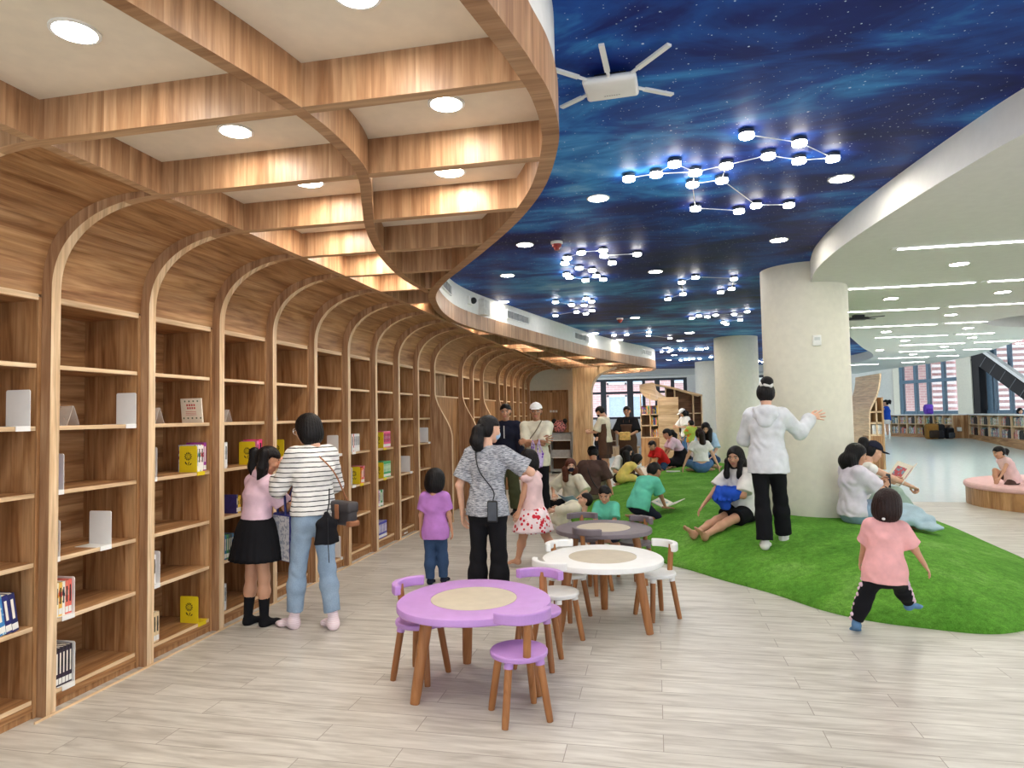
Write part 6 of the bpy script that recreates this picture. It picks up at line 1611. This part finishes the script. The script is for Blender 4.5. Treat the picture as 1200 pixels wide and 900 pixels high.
# woman with mask, sitting at the turf edge
b = turf_at(668, 602, 8, 12)+Vector((0, .25, .0)); b.z = gz(b.x, b.y)
p = Person(b, 150, 1.60, 0, vox=.008, pel=(0, 0, .12), lean=8, side=-6, head=(46, 12, 0), hands={-1: dict(at=(-.30, .30, .24), pole=(-.8, -.6, -.2), palm=(0, 0, -1), pose='hold'), 1: dict(at=(.10, .34, .30), pole=(1, -.4, -.2), palm=(-.4, 0, -1), pose='relaxed')},
    feet={1: dict(at=(.20, .72, .02), pole=(.5, .3, 1), pitch=20), -1: dict(at=(-.06, .40, .07), pole=(-1, .5, .35), yaw=60)})
p.body('woman with red brown hair and dark face mask sitting on the edge of the turf', bare=(False, False)); p.shirt(C['cream'], .95, .02, .03, 'blouse', wr=.004, cuff=.03); p.trousers(C['black'], 1.95, .02); p.shoes(C['white'], 'shoe', 0, 1.12)
p.hair(BROWNHAIR, 'long', [((s*.30, .02, -.3), [(s*.01, .02, 0), (s*.0, .03, -.15), (0, .02, -.14)], [.05, .055, .045, .01]) for s in (-1, 1)]+[((0, -.3, -.4), [(0, 0, 0), (0, -.02, -.2)], [.10, .09, .05])]); p.mask(C['navy'])
bk = p.world(np.array((-.26, .44, .25))); open_book(bk, (p.R@rotx(math.radians(35))), .15, .2, 14, C['lightblue'], 'open picture book on the lap of the woman with the dark mask', (60, 70, 90))
# child lying beside her
c0 = aty(702, 584, 8.85); zg = gz(c0.x, c0.y)
b = Vector((c0.x-.12, 8.8, zg))
p = Person(b, 75, 1.1, .5, vox=.008, pel=(0, .42, .13), lean=-66, head=(30, -20, 0), hands={1: dict(at=(.12, .48, .24), pole=(1, 0, .2)), -1: dict(at=(-.14, .46, .24), pole=(-1, 0, .2))}, feet={k: dict(at=(k*.08, .86, .06), pole=(k*.3, .2, 1), pitch=60) for k in (-1, 1)})
p.body('child in cream top lying on the turf beside the masked woman'); p.shirt(C['cream'], 1.6, .05, .02, 'top'); p.trousers(C['cream'], 1.6, .014); p.hair(BLACKHAIR, 'short')
# boy in teal behind the grey table
b = turf_at(712, 618, 7.2, 12); b = aty(712, 600, 8.1); b.z = gz(b.x, b.y)+.05
p = Person(b, 172, 1.14, .45, vox=.007, skin_c=SK2, pel=(0, 0, .11), lean=12, head=(0, 24, 0), hands={k: dict(at=(k*.07, .26, .17), pole=(k, -.6, -.2), palm=(-k*.4, 0, 1), pose='hold') for k in (-1, 1)}, feet=crossed(1.1))
p.body('small boy in teal T-shirt sitting behind the grey table, looking down at a book'); p.shirt(C['teal'], .8, .03, .018, 't_shirt', cuff=.02); p.trousers(C['navy'], 1.2, .016, 'shorts', .01); p.hair(BLACKHAIR, 'short', fringe=.28)
open_book(p.world(np.array((0, .31, .2))), p.R@rotx(math.radians(25)), .12, .17, 10, C['white'], 'open white book in the hands of the small boy behind the grey table', (120, 190, 170))
# man in brown, from behind
b = aty(692, 570, 11.4); b.z = gz(b.x, b.y)
p = Person(b, -12, 1.74, 0, 'm', vox=.010, skin_c=SK3, pel=(0, 0, .13), lean=20, head=(24, 34, 0), hands={1: dict(at=(.36, .12, .04), pole=(1, -.6, .2), palm=(0, 0, -1), dir=(.3, 1, -.1), pose='flat'), -1: dict(at=(-.16, .34, .22), pole=(-1, -.6, 0))}, feet={-1: dict(at=(-.42, .40, .07), pole=(-.8, .2, .7), yaw=50), 1: dict(at=(.10, .55, .07), pole=(.3, .2, 1))})
p.body('man in dark brown T-shirt and black cap sitting with his back turned on the turf'); p.shirt(C['brown'], .85, .04, .03, 't_shirt', wr=.004, cuff=.03); p.trousers(C['khaki'], 1.9, .026, wr=.004); p.hair(BLACKHAIR, 'short'); p.cap(C['black'], 170)
p.strap([p.Pn+np.array((-.09, -.01, .05)), p.Pc+np.array((-.02, -.15, .03)), p.Pw+np.array((.08, -.14, .02)), p.P0+np.array((.16, -.09, .08))], .008, M['black'], 'bag_strap')
# woman with long hair leaning, child in yellow
b = aty(727, 553, 14.2); b.z = gz(b.x, b.y)
p = Person(b, -150, 1.62, 0, vox=.012, pel=(0, 0, .14), lean=30, head=(20, 30, 0), hands={-1: dict(at=(-.42, .42, .05), pole=(-1, -.4, .3), palm=(0, 0, -1), pose='flat'), 1: dict(at=(.1, .4, .2), pole=(1, -.4, 0))}, feet=crossed(1.6))
p.body('woman in white with long loose black hair leaning down over a child in yellow'); p.shirt(C['white'], .9, .03, .028, 'blouse', cuff=.03); p.trousers(C['black'], 1.9, .02); p.hair(BLACKHAIR, 'long', [((s*.3, .05, -.2), [(0, .03, 0), (0, .08, -.22), (0, .04, -.18)], [.06, .07, .06, .02]) for s in (-1, 1)]+[((0, -.3, -.3), [(0, .0, 0), (0, .02, -.3)], [.11, .1, .06])])
b = aty(733, 555, 13.3); b.z = gz(b.x, b.y)
p = Person(b, -78, 1.12, .6, vox=.011, skin_c=SK2, pel=(0, -.08, .12), lean=46, head=(0, 28, 0), hands={k: dict(at=(k*.07, .36, .10), pole=(k, -.5, .2), palm=(0, 0, -1), pose='hold') for k in (-1, 1)}, feet=crossed(1.1))
p.body('child in yellow outfit bent over a book on the turf, facing right'); p.shirt(C['yellow'], .3, .03, .02, 'yellow_top'); p.trousers(C['yellow'], 1.3, .022); p.hair(BLACKHAIR, 'bob')
open_book(p.world(np.array((0, .36, .09))), p.R@rotx(math.radians(15)), .13, .18, 8, C['lightblue'], 'open book in front of the child in yellow', (120, 140, 160))
# boy in teal kneeling, from behind
b = aty(752, 598, 8.7); b.z = gz(b.x, b.y)
p = Person(b, -38, 1.22, .5, vox=.007, skin_c=SK3, pel=(0, -.06, .21), lean=40, head=(-12, 30, 0), hands={1: dict(at=(.17, .34, .04), pole=(1, -.6, .1), palm=(0, 0, -1), dir=(.5, 1, -.1), pose='flat'), -1: dict(at=(-.10, .34, .10), pole=(-1, -.4, .1), palm=(0, 0, -1), pose='relaxed')}, feet=kneel(1.22, -.02))
p.body('boy in teal T-shirt kneeling with his back turned over an open book'); p.shirt(C['teal'], .8, .06, .026, 't_shirt', wr=.003, cuff=.02); p.trousers(C['navy'], 1.1, .02, 'shorts', .012); p.hair(BLACKHAIR, 'short', fringe=.28)
bk = aty(783, 583, 9.0); bk.z = gz(bk.x, bk.y)+.075; open_book(bk, rotz(math.radians(-30))@rotx(math.radians(8)), .19, .27, 22, C['white'], 'open white picture book lying in front of the kneeling boy in teal', (210, 200, 180))
# staff in aprons
b = aty(711, 560, 16.4); b.z = 0
p = Person(b, 72, 1.80, 0, 'm', vox=.012, head=(0, 34, 0), lean=5, hands={k: dict(at=(k*.09, .40, 1.13), pole=(k*.6, -.6, -1), palm=(-k, 0, .3), pose='hold') for k in (-1, 1)})
p.body('standing staff member with black face mask, cream shirt and brown apron, facing left', bare=(True, True)); p.shirt(C['cream'], .9, .04, .03, 'shirt', cuff=.03); p.trousers(C['brown'], .96, .03, 'shorts', .03); p.apron(C['apron'], low=.34); p.hair(BLACKHAIR, 'short', vol=1.06); p.mask(C['black'])
b = aty(737, 560, 16.8); b.z = 0
p = Person(b, 168, 1.77, 0, 'm', vox=.012, skin_c=SK2, head=(6, 4, 0), hands={k: dict(at=(k*.10, .30, 1.04), pole=(k, -.5, -.6), palm=(-k*.6, -.4, .6), pose='hold') for k in (-1, 1)})
p.body('standing staff member with glasses, black T-shirt and brown apron, holding a yellow packet', bare=(False, False)); p.shirt(C['black'], .95, .06, .035, 't_shirt', cuff=.04); p.trousers(C['brown'], 1.95, .03); p.shoes(M['black'], 'shoe', 0, 1.12); p.apron(C['apron'], low=.45); p.hair(BLACKHAIR, 'short', vol=1.06)
o = MB()
for s in (-1, 1):
    cx = p.hp_((s*.145, .40, .0)); X = p.W(p.Rh@np.array((1, 0, 0))); Z = p.W(p.Rh@np.array((0, 0, 1))); o.tube([tuple(cx+(X*math.cos(a)+Z*math.sin(a))*.024) for a in np.linspace(0, 2*PI, 17)], .003, 5)
o.build('glasses', M['black'], p.root)
q = p.world(np.array((-.02, .36, 1.03))); t = empty('paper_packet', q, math.radians(168), 'yellow paper packet held by the staff member in black', 'packet'); f = Field(.008, .004); f.box((0, 0, 0), (.13, .05, .10), None, .02); v_, q_ = f.mesh(); obj_from('packet', [(v_, q_, 0)], [flat((222, 184, 110), .6, .3, .1)], t)
# boy in red and girl kneeling
b = aty(776, 548, 15.4); b.z = gz(b.x, b.y)
p = Person(b, 128, 1.15, .5, vox=.012, skin_c=SK2, pel=(0, -.05, .2), lean=42, head=(0, 30, 0), hands={k: dict(at=(k*.12, .34, .05), pole=(k*.7, -.8, .1), palm=(0, 0, -1), dir=(0, 1, -.5), pose='flat') for k in (-1, 1)}, feet=kneel(1.15))
p.body('boy in red T-shirt crouching on the far turf, leaning on his hands'); p.shirt(C['red'], .9, .04, .026, 't_shirt', cuff=.02); p.trousers(C['darkdenim'], .95, .02, 'shorts', .01); p.hair(BLACKHAIR, 'short', fringe=.28)
b = aty(793, 549, 15.7); b.z = gz(b.x, b.y)
p = Person(b, 104, 1.40, .35, vox=.012, skin_c=SK2, pel=(0, -.12, .26), lean=34, head=(-8, 24, 0), hands={k: dict(at=(k*.10, .36, .12), pole=(k, -.6, 0), palm=(0, 0, -1)) for k in (-1, 1)}, feet=kneel(1.4, .06))
p.body('girl in pale pink blouse and wide black skirt kneeling, facing left'); p.shirt(C['pink'], .85, .02, .024, 'blouse', cuff=.03)
f = Field(.012, .003); f.ecap(p.W(p.P0+np.array((0, .02, .06))), p.W(p.P0+np.array((0, -.02, -.14))), (.17, .15), (.27, .25), p.W((1, 0, 0)), p.W((0, 1, 0)), .05); f.ecap(p.W((0, -.30, .09)), p.W((0, .20, .10)), (.24, .10), (.22, .11), p.W((1, 0, 0)), p.W((0, 0, 1)), .08); f.cut((0, 0, .0), (0, 0, -1)); p.add(f, 'wide_skirt', C['black'])
p.hair(BLACKHAIR, 'tied', [((0, -.44, .05), [(0, -.03, 0), (0, -.10, -.08), (0, -.10, -.14), (0, -.02, -.12)], [.03, .05, .05, .045, .01])])
# woman in white cap and child in bright print by the bookcase
b = aty(806, 550, 19.2); b.z = 0.; b.z = gz(b.x, b.y)
p = Person(b, 118, 1.64-.1*(b.z > .1), 0, vox=.014, head=(0, 30, 0), lean=6, hands={k: dict(at=(k*.1, .32, 1.0), pole=(k, -.6, -.6)) for k in (-1, 1)})
p.body('woman in white cap and white T-shirt with a long braid standing by the far bookcase'); p.shirt(C['white'], .95, .06, .03, 't_shirt', cuff=.03); p.trousers(C['jeans'], 1.95, .025); p.shoes(C['white'], 'shoe', 0, 1.1); p.hair(BLACKHAIR, 'long', [((0, -.4, -.3), [(0, -.02, 0), (0, -.03, -.25), (0, 0, -.2)], [.06, .07, .06, .02])]); p.cap(C['white'])
b = aty(812, 550, 18.0); b.z = gz(b.x, b.y)
p = Person(b, 30, 1.05, .5, vox=.014, skin_c=SK2, head=(10, 10, 0), hands={k: dict(at=(k*.12, .2, .55), pole=(k, -1, 0)) for k in (-1, 1)})
p.body('child in green and orange print top before the woman in the white cap'); p.shirt(C['leafprint'], .8, .03, .035, 'print_top', cuff=.03); p.trousers(C['pink'], 1.9, .03); p.hair(BLACKHAIR, 'short')
# girl with long ponytail, cross-legged, from behind; woman facing her
b = aty(822, 553, 13.8); b.z = gz(b.x, b.y)
p = Person(b, 2, 1.50, .2, vox=.010, pel=(0, 0, .13), lean=10, head=(0, 12, 0), hands={k: dict(at=(k*.34, .06, .10), pole=(k, -.6, .2), palm=(0, 0, -1), pose='relaxed') for k in (-1, 1)}, feet=crossed(1.5))
p.body('girl in white top and blue jeans sitting cross-legged with her back turned, long ponytail'); p.shirt(C['white'], .55, -.08, .02, 'cropped_top', cuff=.02); p.trousers(C['jeans'], 1.9, .03, 'jeans', rise=.2); p.hair(DARKBROWN, 'tied', [((0, -.44, .2), [(0, -.03, .02), (.02, -.07, -.06), (.04, -.04, -.22), (.05, .0, -.22), (.05, .03, -.1)], [.03, .045, .06, .06, .05, .01])]); p.band((0, -.48, .22), .025, C['white'])
b = aty(829, 551, 14.9); b.z = gz(b.x, b.y)
p = Person(b, 172, 1.62, 0, vox=.011, pel=(0, 0, .22), lean=14, head=(6, 30, 0), hands={k: dict(at=(k*.12, .3, .22), pole=(k, -.6, 0)) for k in (-1, 1)}, feet=crossed(1.6))
p.body('woman in light blue with long black hair facing the girl with the ponytail'); p.shirt(C['lightblue'], .95, .03, .03, 'blouse', cuff=.03); p.trousers(C['darkdenim'], 1.9, .02); p.hair(BLACKHAIR, 'long', [((s*.3, .0, -.3), [(0, .02, 0), (-s*.0, .03, -.2), (0, .02, -.2)], [.06, .07, .06, .02]) for s in (-1, 1)])
# seated girl with blue cloth
b = aty(872, 598, 8.0); b.z = gz(b.x, b.y); YAW = 132
zf = {k: gz(*(lambda w: (w.x, w.y))(b+Vector(rotz(math.radians(YAW))@np.array((k*.07-.02, .86, 0)))))-b.z for k in (-1, 1)}
p = Person(b, YAW, 1.52, .15, vox=.007, skin_c=SK2, pel=(0, 0, .11), lean=10, head=(22, 10, 0), hands={1: dict(at=(.30, .42, .10), pole=(1, -.6, 0), palm=(-.3, .2, -1), pose='relaxed'), -1: dict(at=(.02, .30, .27), pole=(-1, -.5, 0), palm=(.2, -1, -.2), dir=(1, .25, 0), pose='hold')},
    feet={1: dict(at=(.10, .84, zf[1]+.06), pole=(.15, .1, 1), pitch=52, yaw=-14), -1: dict(at=(-.06, .86, zf[-1]+.06), pole=(-.15, .1, 1), pitch=52, yaw=6)})
p.body('barefoot girl with long black hair, black shorts and outstretched legs'); p.shirt(C['white'], .85, .03, .026, 't_shirt', wr=.003, cuff=.028); p.trousers(C['black'], .62, .024, 'shorts', .02)
p.hair(BLACKHAIR, 'long', [((s*.31, .08, -.2), [(0, .02, 0), (s*.005, .04, -.14), (0, .04, -.17), (0, .02, -.10)], [.028, .032, .03, .026, .008]) for s in (-1, 1)]+[((0, -.3, -.4), [(0, 0, 0), (0, 0, -.2)], [.10, .09, .04])])
q = p.world(np.array((.0, .25, .30))); t = empty('folded_cloth', q, 0, 'bundled bright blue cloth in the arms of the seated barefoot girl', 'cloth'); f = Field(.006, .006)
f.ell((0, 0, .02), (.15, .11, .085), None, .03); f.ell((-.08, .02, -.02), (.09, .09, .075), None, .03); f.ell((.08, -.02, .03), (.09, .09, .075), None, .03); f.ecap((-.05, 0, -.04), (-.04, -.03, -.11), (.07, .05), (.06, .05), (1, 0, 0), (0, 1, 0), .03)
for k in range(5): f.cap((-.15+.05*k, -.10, -.04), (-.10+.06*k, .02, .085), .018, .022, .02)
v_, q_ = f.mesh(); obj_from('bundle', [(v_, q_, 0)], [C['blue']], t)
bp = p.world(np.array((.02, -.24, .0))); t = backpack((bp.x, bp.y, gz(bp.x, bp.y)), 1.05, (172, 168, 150), (150, 146, 130), 'beige backpack behind the seated barefoot girl', math.radians(YAW+180)); t['group'] = 'bags on the turf'
# woman in white jacket at the column
b = aty(903, 622, 6.95); b.z = gz(b.x, b.y); YAW = -14
hr = loc(b, YAW, aty(950, 489, b.y+.22))
p = Person(b, YAW, 1.63, 0, vox=.0065, head=(6, 8, 0), lean=1, hands={1: dict(at=hr, pole=(.1, -.1, -1), palm=(-.1, 1, -.3), dir=(.8, .5, .15), pose='flat'), -1: dict(at=(-.10, .30, .98), pole=(-1, -.6, -.4), pose='relaxed')}, feet={-1: dict(at=(-.05, -.05, .065), yaw=4), 1: dict(at=(.10, .22, .09), yaw=-6)})
p.body('woman in white hooded jacket and black trousers one arm held out to the column', bare=(False, False)); p.shirt(C['jacket'], 1.96, .11, .030, 'hooded_jacket', wr=.0036, cuff=.014, flare=.02); p.trousers(C['black'], 1.97, .016, 'flared_trousers', .03); p.shoes(C['white'], 'sock', 0, 1.06)
f = Field(.0065, .003); c = p.Pn+p.Rc@np.array((0, -.10, -.03)); f.ell(p.W(c), (.12, .065, .075), p.R.T, .03); f.ell(p.W(c+np.array((0, .02, .05))), (.12, .06, .045), p.R.T, .03); f.ell(p.W(c+np.array((0, -.03, -.07))), (.075, .045, .06), p.R.T, .04); p.add(f, 'hood', C['jacket'])
p.hair(BLACKHAIR, 'tied'); f = Field(.006); f.ell(p.hp_((.06, -.36, .50)), (.062, .06, .055), None, .02); p.add(f, 'hair_bun', BLACKHAIR)
f = Field(.005); f.ecap(p.hp_((-.16, -.40, .42)), p.hp_((.22, -.42, .34)), (.03, .02), (.03, .02), p.W((0, 0, 1)), p.W((0, 1, 0)), .01); f.ell(p.hp_((.05, -.5, .40)), (.035, .02, .03), None, .01); p.add(f, 'hair_scrunchie', C['white'])
# two readers against the column
b = aty(1000, 606, 7.95); b.z = gz(b.x, b.y); YAW = -74
p = Person(b, YAW, 1.50, .2, vox=.0068, skin_c=SK2, pel=(0, 0, .12), lean=2, head=(-34, 14, 0), hands={1: dict(at=(.02, .36, .36), pole=(1, -.5, -.6), palm=(-1, 0, .3), dir=(-.1, .5, .8), pose='hold'), -1: dict(at=(-.06, .36, .38), pole=(-1, -.4, -.6), palm=(1, 0, .3), dir=(.1, .5, .8), pose='hold')}, feet={1: dict(at=(.10, .62, -.04), pole=(.4, .2, 1)), -1: dict(at=(-.10, .62, -.02), pole=(-.2, .2, 1))})
p.body('girl with long black hair in lilac T-shirt leaning on the column'); p.shirt(C['lilac'], .9, .04, .034, 't_shirt', wr=.004, cuff=.035); p.trousers(C['denim'], 1.2, .03, 'shorts', .02)
p.hair(BLACKHAIR, 'long', [((s*.27, -.16, -.2), [(0, .0, 0), (s*.01, .02, -.18), (0, .03, -.20)], [.05, .055, .05, .015]) for s in (-1, 1)]+[((0, -.3, -.4), [(0, 0, 0), (0, .0, -.22)], [.10, .09, .03])], fringe=.12)
o = MB(); w_ = p.W(p.wr[1]); dv = unit(p.W(p.wr[1]-p.el[1])); o.tube([tuple(w_-dv*.02), tuple(w_+dv*.005)], .029, 16).build('wristwatch', M['black'], p.root, smooth=40)
q = p.world(np.array((-.02, .43, .44))); t = empty('phone', q, math.radians(YAW), 'phone in the hands of the girl in lilac leaning on the column', 'phone'); MB().rbox((-.036, -.004, -.075), (.036, .004, .075), .003).build('case', M['black'], t); MB().box((-.032, -.0055, -.07), (.032, -.0038, .07)).build('screen', flat((70, 80, 96), .2, .5), t)
# pale jacket spread over her legs
c = p.world(np.array((.02, .42, .08))); t = empty('denim_jacket', c, math.radians(YAW), 'pale blue denim jacket spread over the legs of the girl in lilac', 'jacket'); f = Field(.009, .007)
for (x, y, z), r in (((0, -.08, .06), (.17, .17, .10)), ((.05, .12, .03), (.18, .17, .09)), ((.16, .20, -.03), (.13, .15, .06)), ((.22, .02, -.03), (.11, .17, .07)), ((.33, .20, -.09), (.12, .13, .04))): f.ell((x, y, z), r, None, .06)
v_, q_ = f.mesh(); obj_from('cloth', [(v_, q_, 0)], [cloth((190, 212, 222), 'pale_denim', (160, 188, 204), 'denim')], t)
b = aty(1012, 603, 8.4); b.z = gz(b.x, b.y); YAW = -78
p = Person(b, YAW, 1.62, 0, vox=.0068, pel=(0, -.06, .14), lean=16, head=(0, 22, 0), hands={1: dict(at=(.05, .66, .30), pole=(1, -.6, -.3), palm=(0, -.2, -1), pose='grip'), -1: dict(at=(-.10, .40, .40), pole=(-1, -.5, -.6), palm=(1, 0, .2), pose='hold')}, feet={1: dict(at=(.08, .52, -.02), pole=(.15, .6, 1)), -1: dict(at=(-.12, .40, .04), pole=(-.2, .6, 1))})
p.body('woman in navy cap, white tank top and sage trousers reading by the column'); p.shirt(C['white'], .0, .04, .016, 'tank_top'); p.trousers(C['sage'], 1.86, .036, 'trousers', .03, .004); p.hair(BLACKHAIR, 'tied', [((0, -.46, .30), [(0, -.04, .02), (0, -.06, -.05), (0, -.03, -.12)], [.03, .05, .055, .02])]); p.cap(C['navy'])
ob = open_book(p.world(np.array((-.02, .52, .47))), p.R@rotx(math.radians(52)), .21, .29, 24, C['white'], 'large open picture book held by the woman in the navy cap', (200, 90, 100))
# toddler in rose running on the turf
b = atz(1030, 742, 0); b.y = 5.12; b.x = aty(1034, 700, 5.12).x; b.z = 0; YAW = -16
gl_, gr_ = [loc(b, YAW, q) for q in (atz(1004, 741, .0), atz(1070, 724, .05))]
gr_[2] = gz(*(b+Vector(rotz(math.radians(YAW))@np.array((gr_[0], gr_[1], 0))))[:2])
hr = loc(b, YAW, aty(1093, 676, 5.15))
p = Person(b, YAW, 1.04, .85, vox=.006, skin_c=SK2, pel=(.02, .0, .44), lean=6, side=4, head=(-10, 4, 6), hands={1: dict(at=hr, pole=(.3, -1, .2), palm=(-.2, .3, -1), pose='relaxed'), -1: dict(at=(-.14, .16, .44), pole=(-.6, -1, 0))}, feet={-1: dict(at=(gl_[0], gl_[1], .075), pole=(-.2, 1, 0), pitch=-28, yaw=10), 1: dict(at=(gr_[0], gr_[1]-.02, gr_[2]+.05), pole=(.3, 1, 0), yaw=-40)})
p.body('toddler in rose T-shirt and black leggings running onto the turf in the foreground', bare=(False, False)); p.shirt(C['rose'], .85, .06, .014, 't_shirt', cuff=.014, flare=.012); p.trousers(C['blossomlegging'], 1.93, .012, 'leggings', .004)
f = Field(.006)
for k in (-1, 1):
    a, n_, e = p.hp[k], p.kn[k], p.an[k]; side_ = np.array((k*1., 0, 0))
    for j in range(9):
        t_ = .15+.8*j/8; c = (a+(n_-a)*t_*2 if t_ < .5 else n_+(e-n_)*(t_-.5)*2); r = (.084+(.052-.084)*min(1, t_*2) if t_ < .5 else .055+(.034-.055)*(t_-.5)*2)*p.q+.012
        c = c+side_*r*.97+np.array((0, .012*(-1)**j, 0)); f.ell(p.W(c), (.019, .019, .017), None, .002)
p.add(f, 'blossom_stripe', C['pink'], 'pink blossoms down the legging seam')
p.shoes(cloth((96, 132, 168), 'blue_sock'), 'sock', .12, 1.12, sole=None)
f = Field(.006)
for k in (-1, 1): bq = p.an[k]; n_ = p.kn[k]; f.cap(p.W(bq+(n_-bq)*.08), p.W(bq+(n_-bq)*.2), .041*p.q, .043*p.q, .01, flat=True)
p.add(f, 'sock_cuff', C['white'])
p.hair(DARKBROWN, 'bob', vol=1.03); p.band((.0, -.52, -.45), .012, C['white'], 'hair_clip')
# child climbing in the ring bench, far child by the shelves, two half hidden people
b = aty(1188, 590, 11.9); b.z = .0
p = Person(b, 100, 1.06, .5, vox=.009, skin_c=SK2, pel=(0, 0, .44), lean=24, head=(0, 20, 0), hands={-1: dict(at=(-.14, .34, .38), pole=(-1, -.6, 0)), 1: dict(at=(.24, -.10, .55), pole=(1, -1, .3))}, feet={-1: dict(at=(-.06, .10, .07)), 1: dict(at=(.08, .20, .36), pole=(.3, 1, .2))})
p.body('child in pink top and dark shorts climbing inside the ring bench'); p.shirt(C['blush'], .0, .05, .02, 'pink_top'); p.trousers(C['brown'], .7, .018, 'shorts', .012); p.hair(BLACKHAIR, 'tied', [((0, -.44, -.05), [(0, -.03, 0), (0, -.05, -.06)], [.03, .045, .01])])
b = aty(1040, 500, 27.2); b.z = .5
p = Person(b, 70, 1.42, .35, vox=.014, head=(0, 6, 0), hands={1: dict(at=(.12, .34, .85), pole=(1, -1, 0)), -1: dict(at=(-.1, .4, 1.0), pole=(-1, -1, 0))})
p.body('child in blue top and white shorts standing at the far shelves, hair tied'); p.shirt(C['blue'], .3, .05, .028, 'blue_top'); p.trousers(C['white'], .55, .035, 'shorts', .03); p.shoes(C['white'], 'shoe', 0, 1.15); p.hair(BLACKHAIR, 'tied', [((0, -.44, .2), [(0, -.04, 0), (0, -.06, -.08)], [.04, .06, .03])])
b = aty(691.5, 560, 17.9); b.z = 0; b.x += .22; b.y = 18.95; 
p = Person(b, 160, 1.50, .2, vox=.014, head=(0, 20, 0), hands={k: dict(at=(k*.1, .3, .9), pole=(k, -1, -.5)) for k in (-1, 1)})
p.body('person in black half hidden behind the oak pillar'); p.shirt(C['black'], .9, .05, .028, 't_shirt'); p.trousers(C['navy'], 1.95, .02); p.hair(BLACKHAIR, 'short')
q = aty(1197, 486, 23.5); b = Vector((q.x, 23.6, ramp_z(q.x, 23.6)))
p = Person(b, 180, 1.12, .4, vox=.014, head=(0, 10, 0))
p.body('child in blue behind the right low bookcase at the edge of the view'); p.shirt(C['blue'], .8, .05, .028, 't_shirt'); p.trousers(C['navy'], 1.95, .02); p.hair(BLACKHAIR, 'bob')
# ================================================================== camera, light
cam = bpy.data.cameras.new('camera'); co = bpy.data.objects.new('camera', cam); COL.objects.link(co)
cam.sensor_width = 36; cam.lens = F*36/1200; cam.clip_end = 300; cam.clip_start = .05
R3 = Matrix((RT, UP, -FW)).transposed().to_4x4(); R3.translation = (0, 0, EYE); co.matrix_world = R3
sc = bpy.context.scene; sc.camera = co
w = bpy.data.worlds.new('daylight'); sc.world = w; w.use_nodes = True
bg = w.node_tree.nodes['Background']; bg.inputs[0].default_value = (.86, .93, 1, 1); bg.inputs[1].default_value = 1.45
vs = sc.view_settings; vs.view_transform = 'Standard'; vs.look = 'None'; vs.gamma = 1; vs.exposure = .72; vs.use_curve_mapping = False
try:
    sc.cycles.use_denoising = True; sc.cycles.max_bounces = 6; sc.cycles.diffuse_bounces = 4; sc.cycles.transparent_max_bounces = 8
    sc.cycles.caustics_reflective = False; sc.cycles.caustics_refractive = False; sc.cycles.sample_clamp_indirect = 6
except Exception: pass
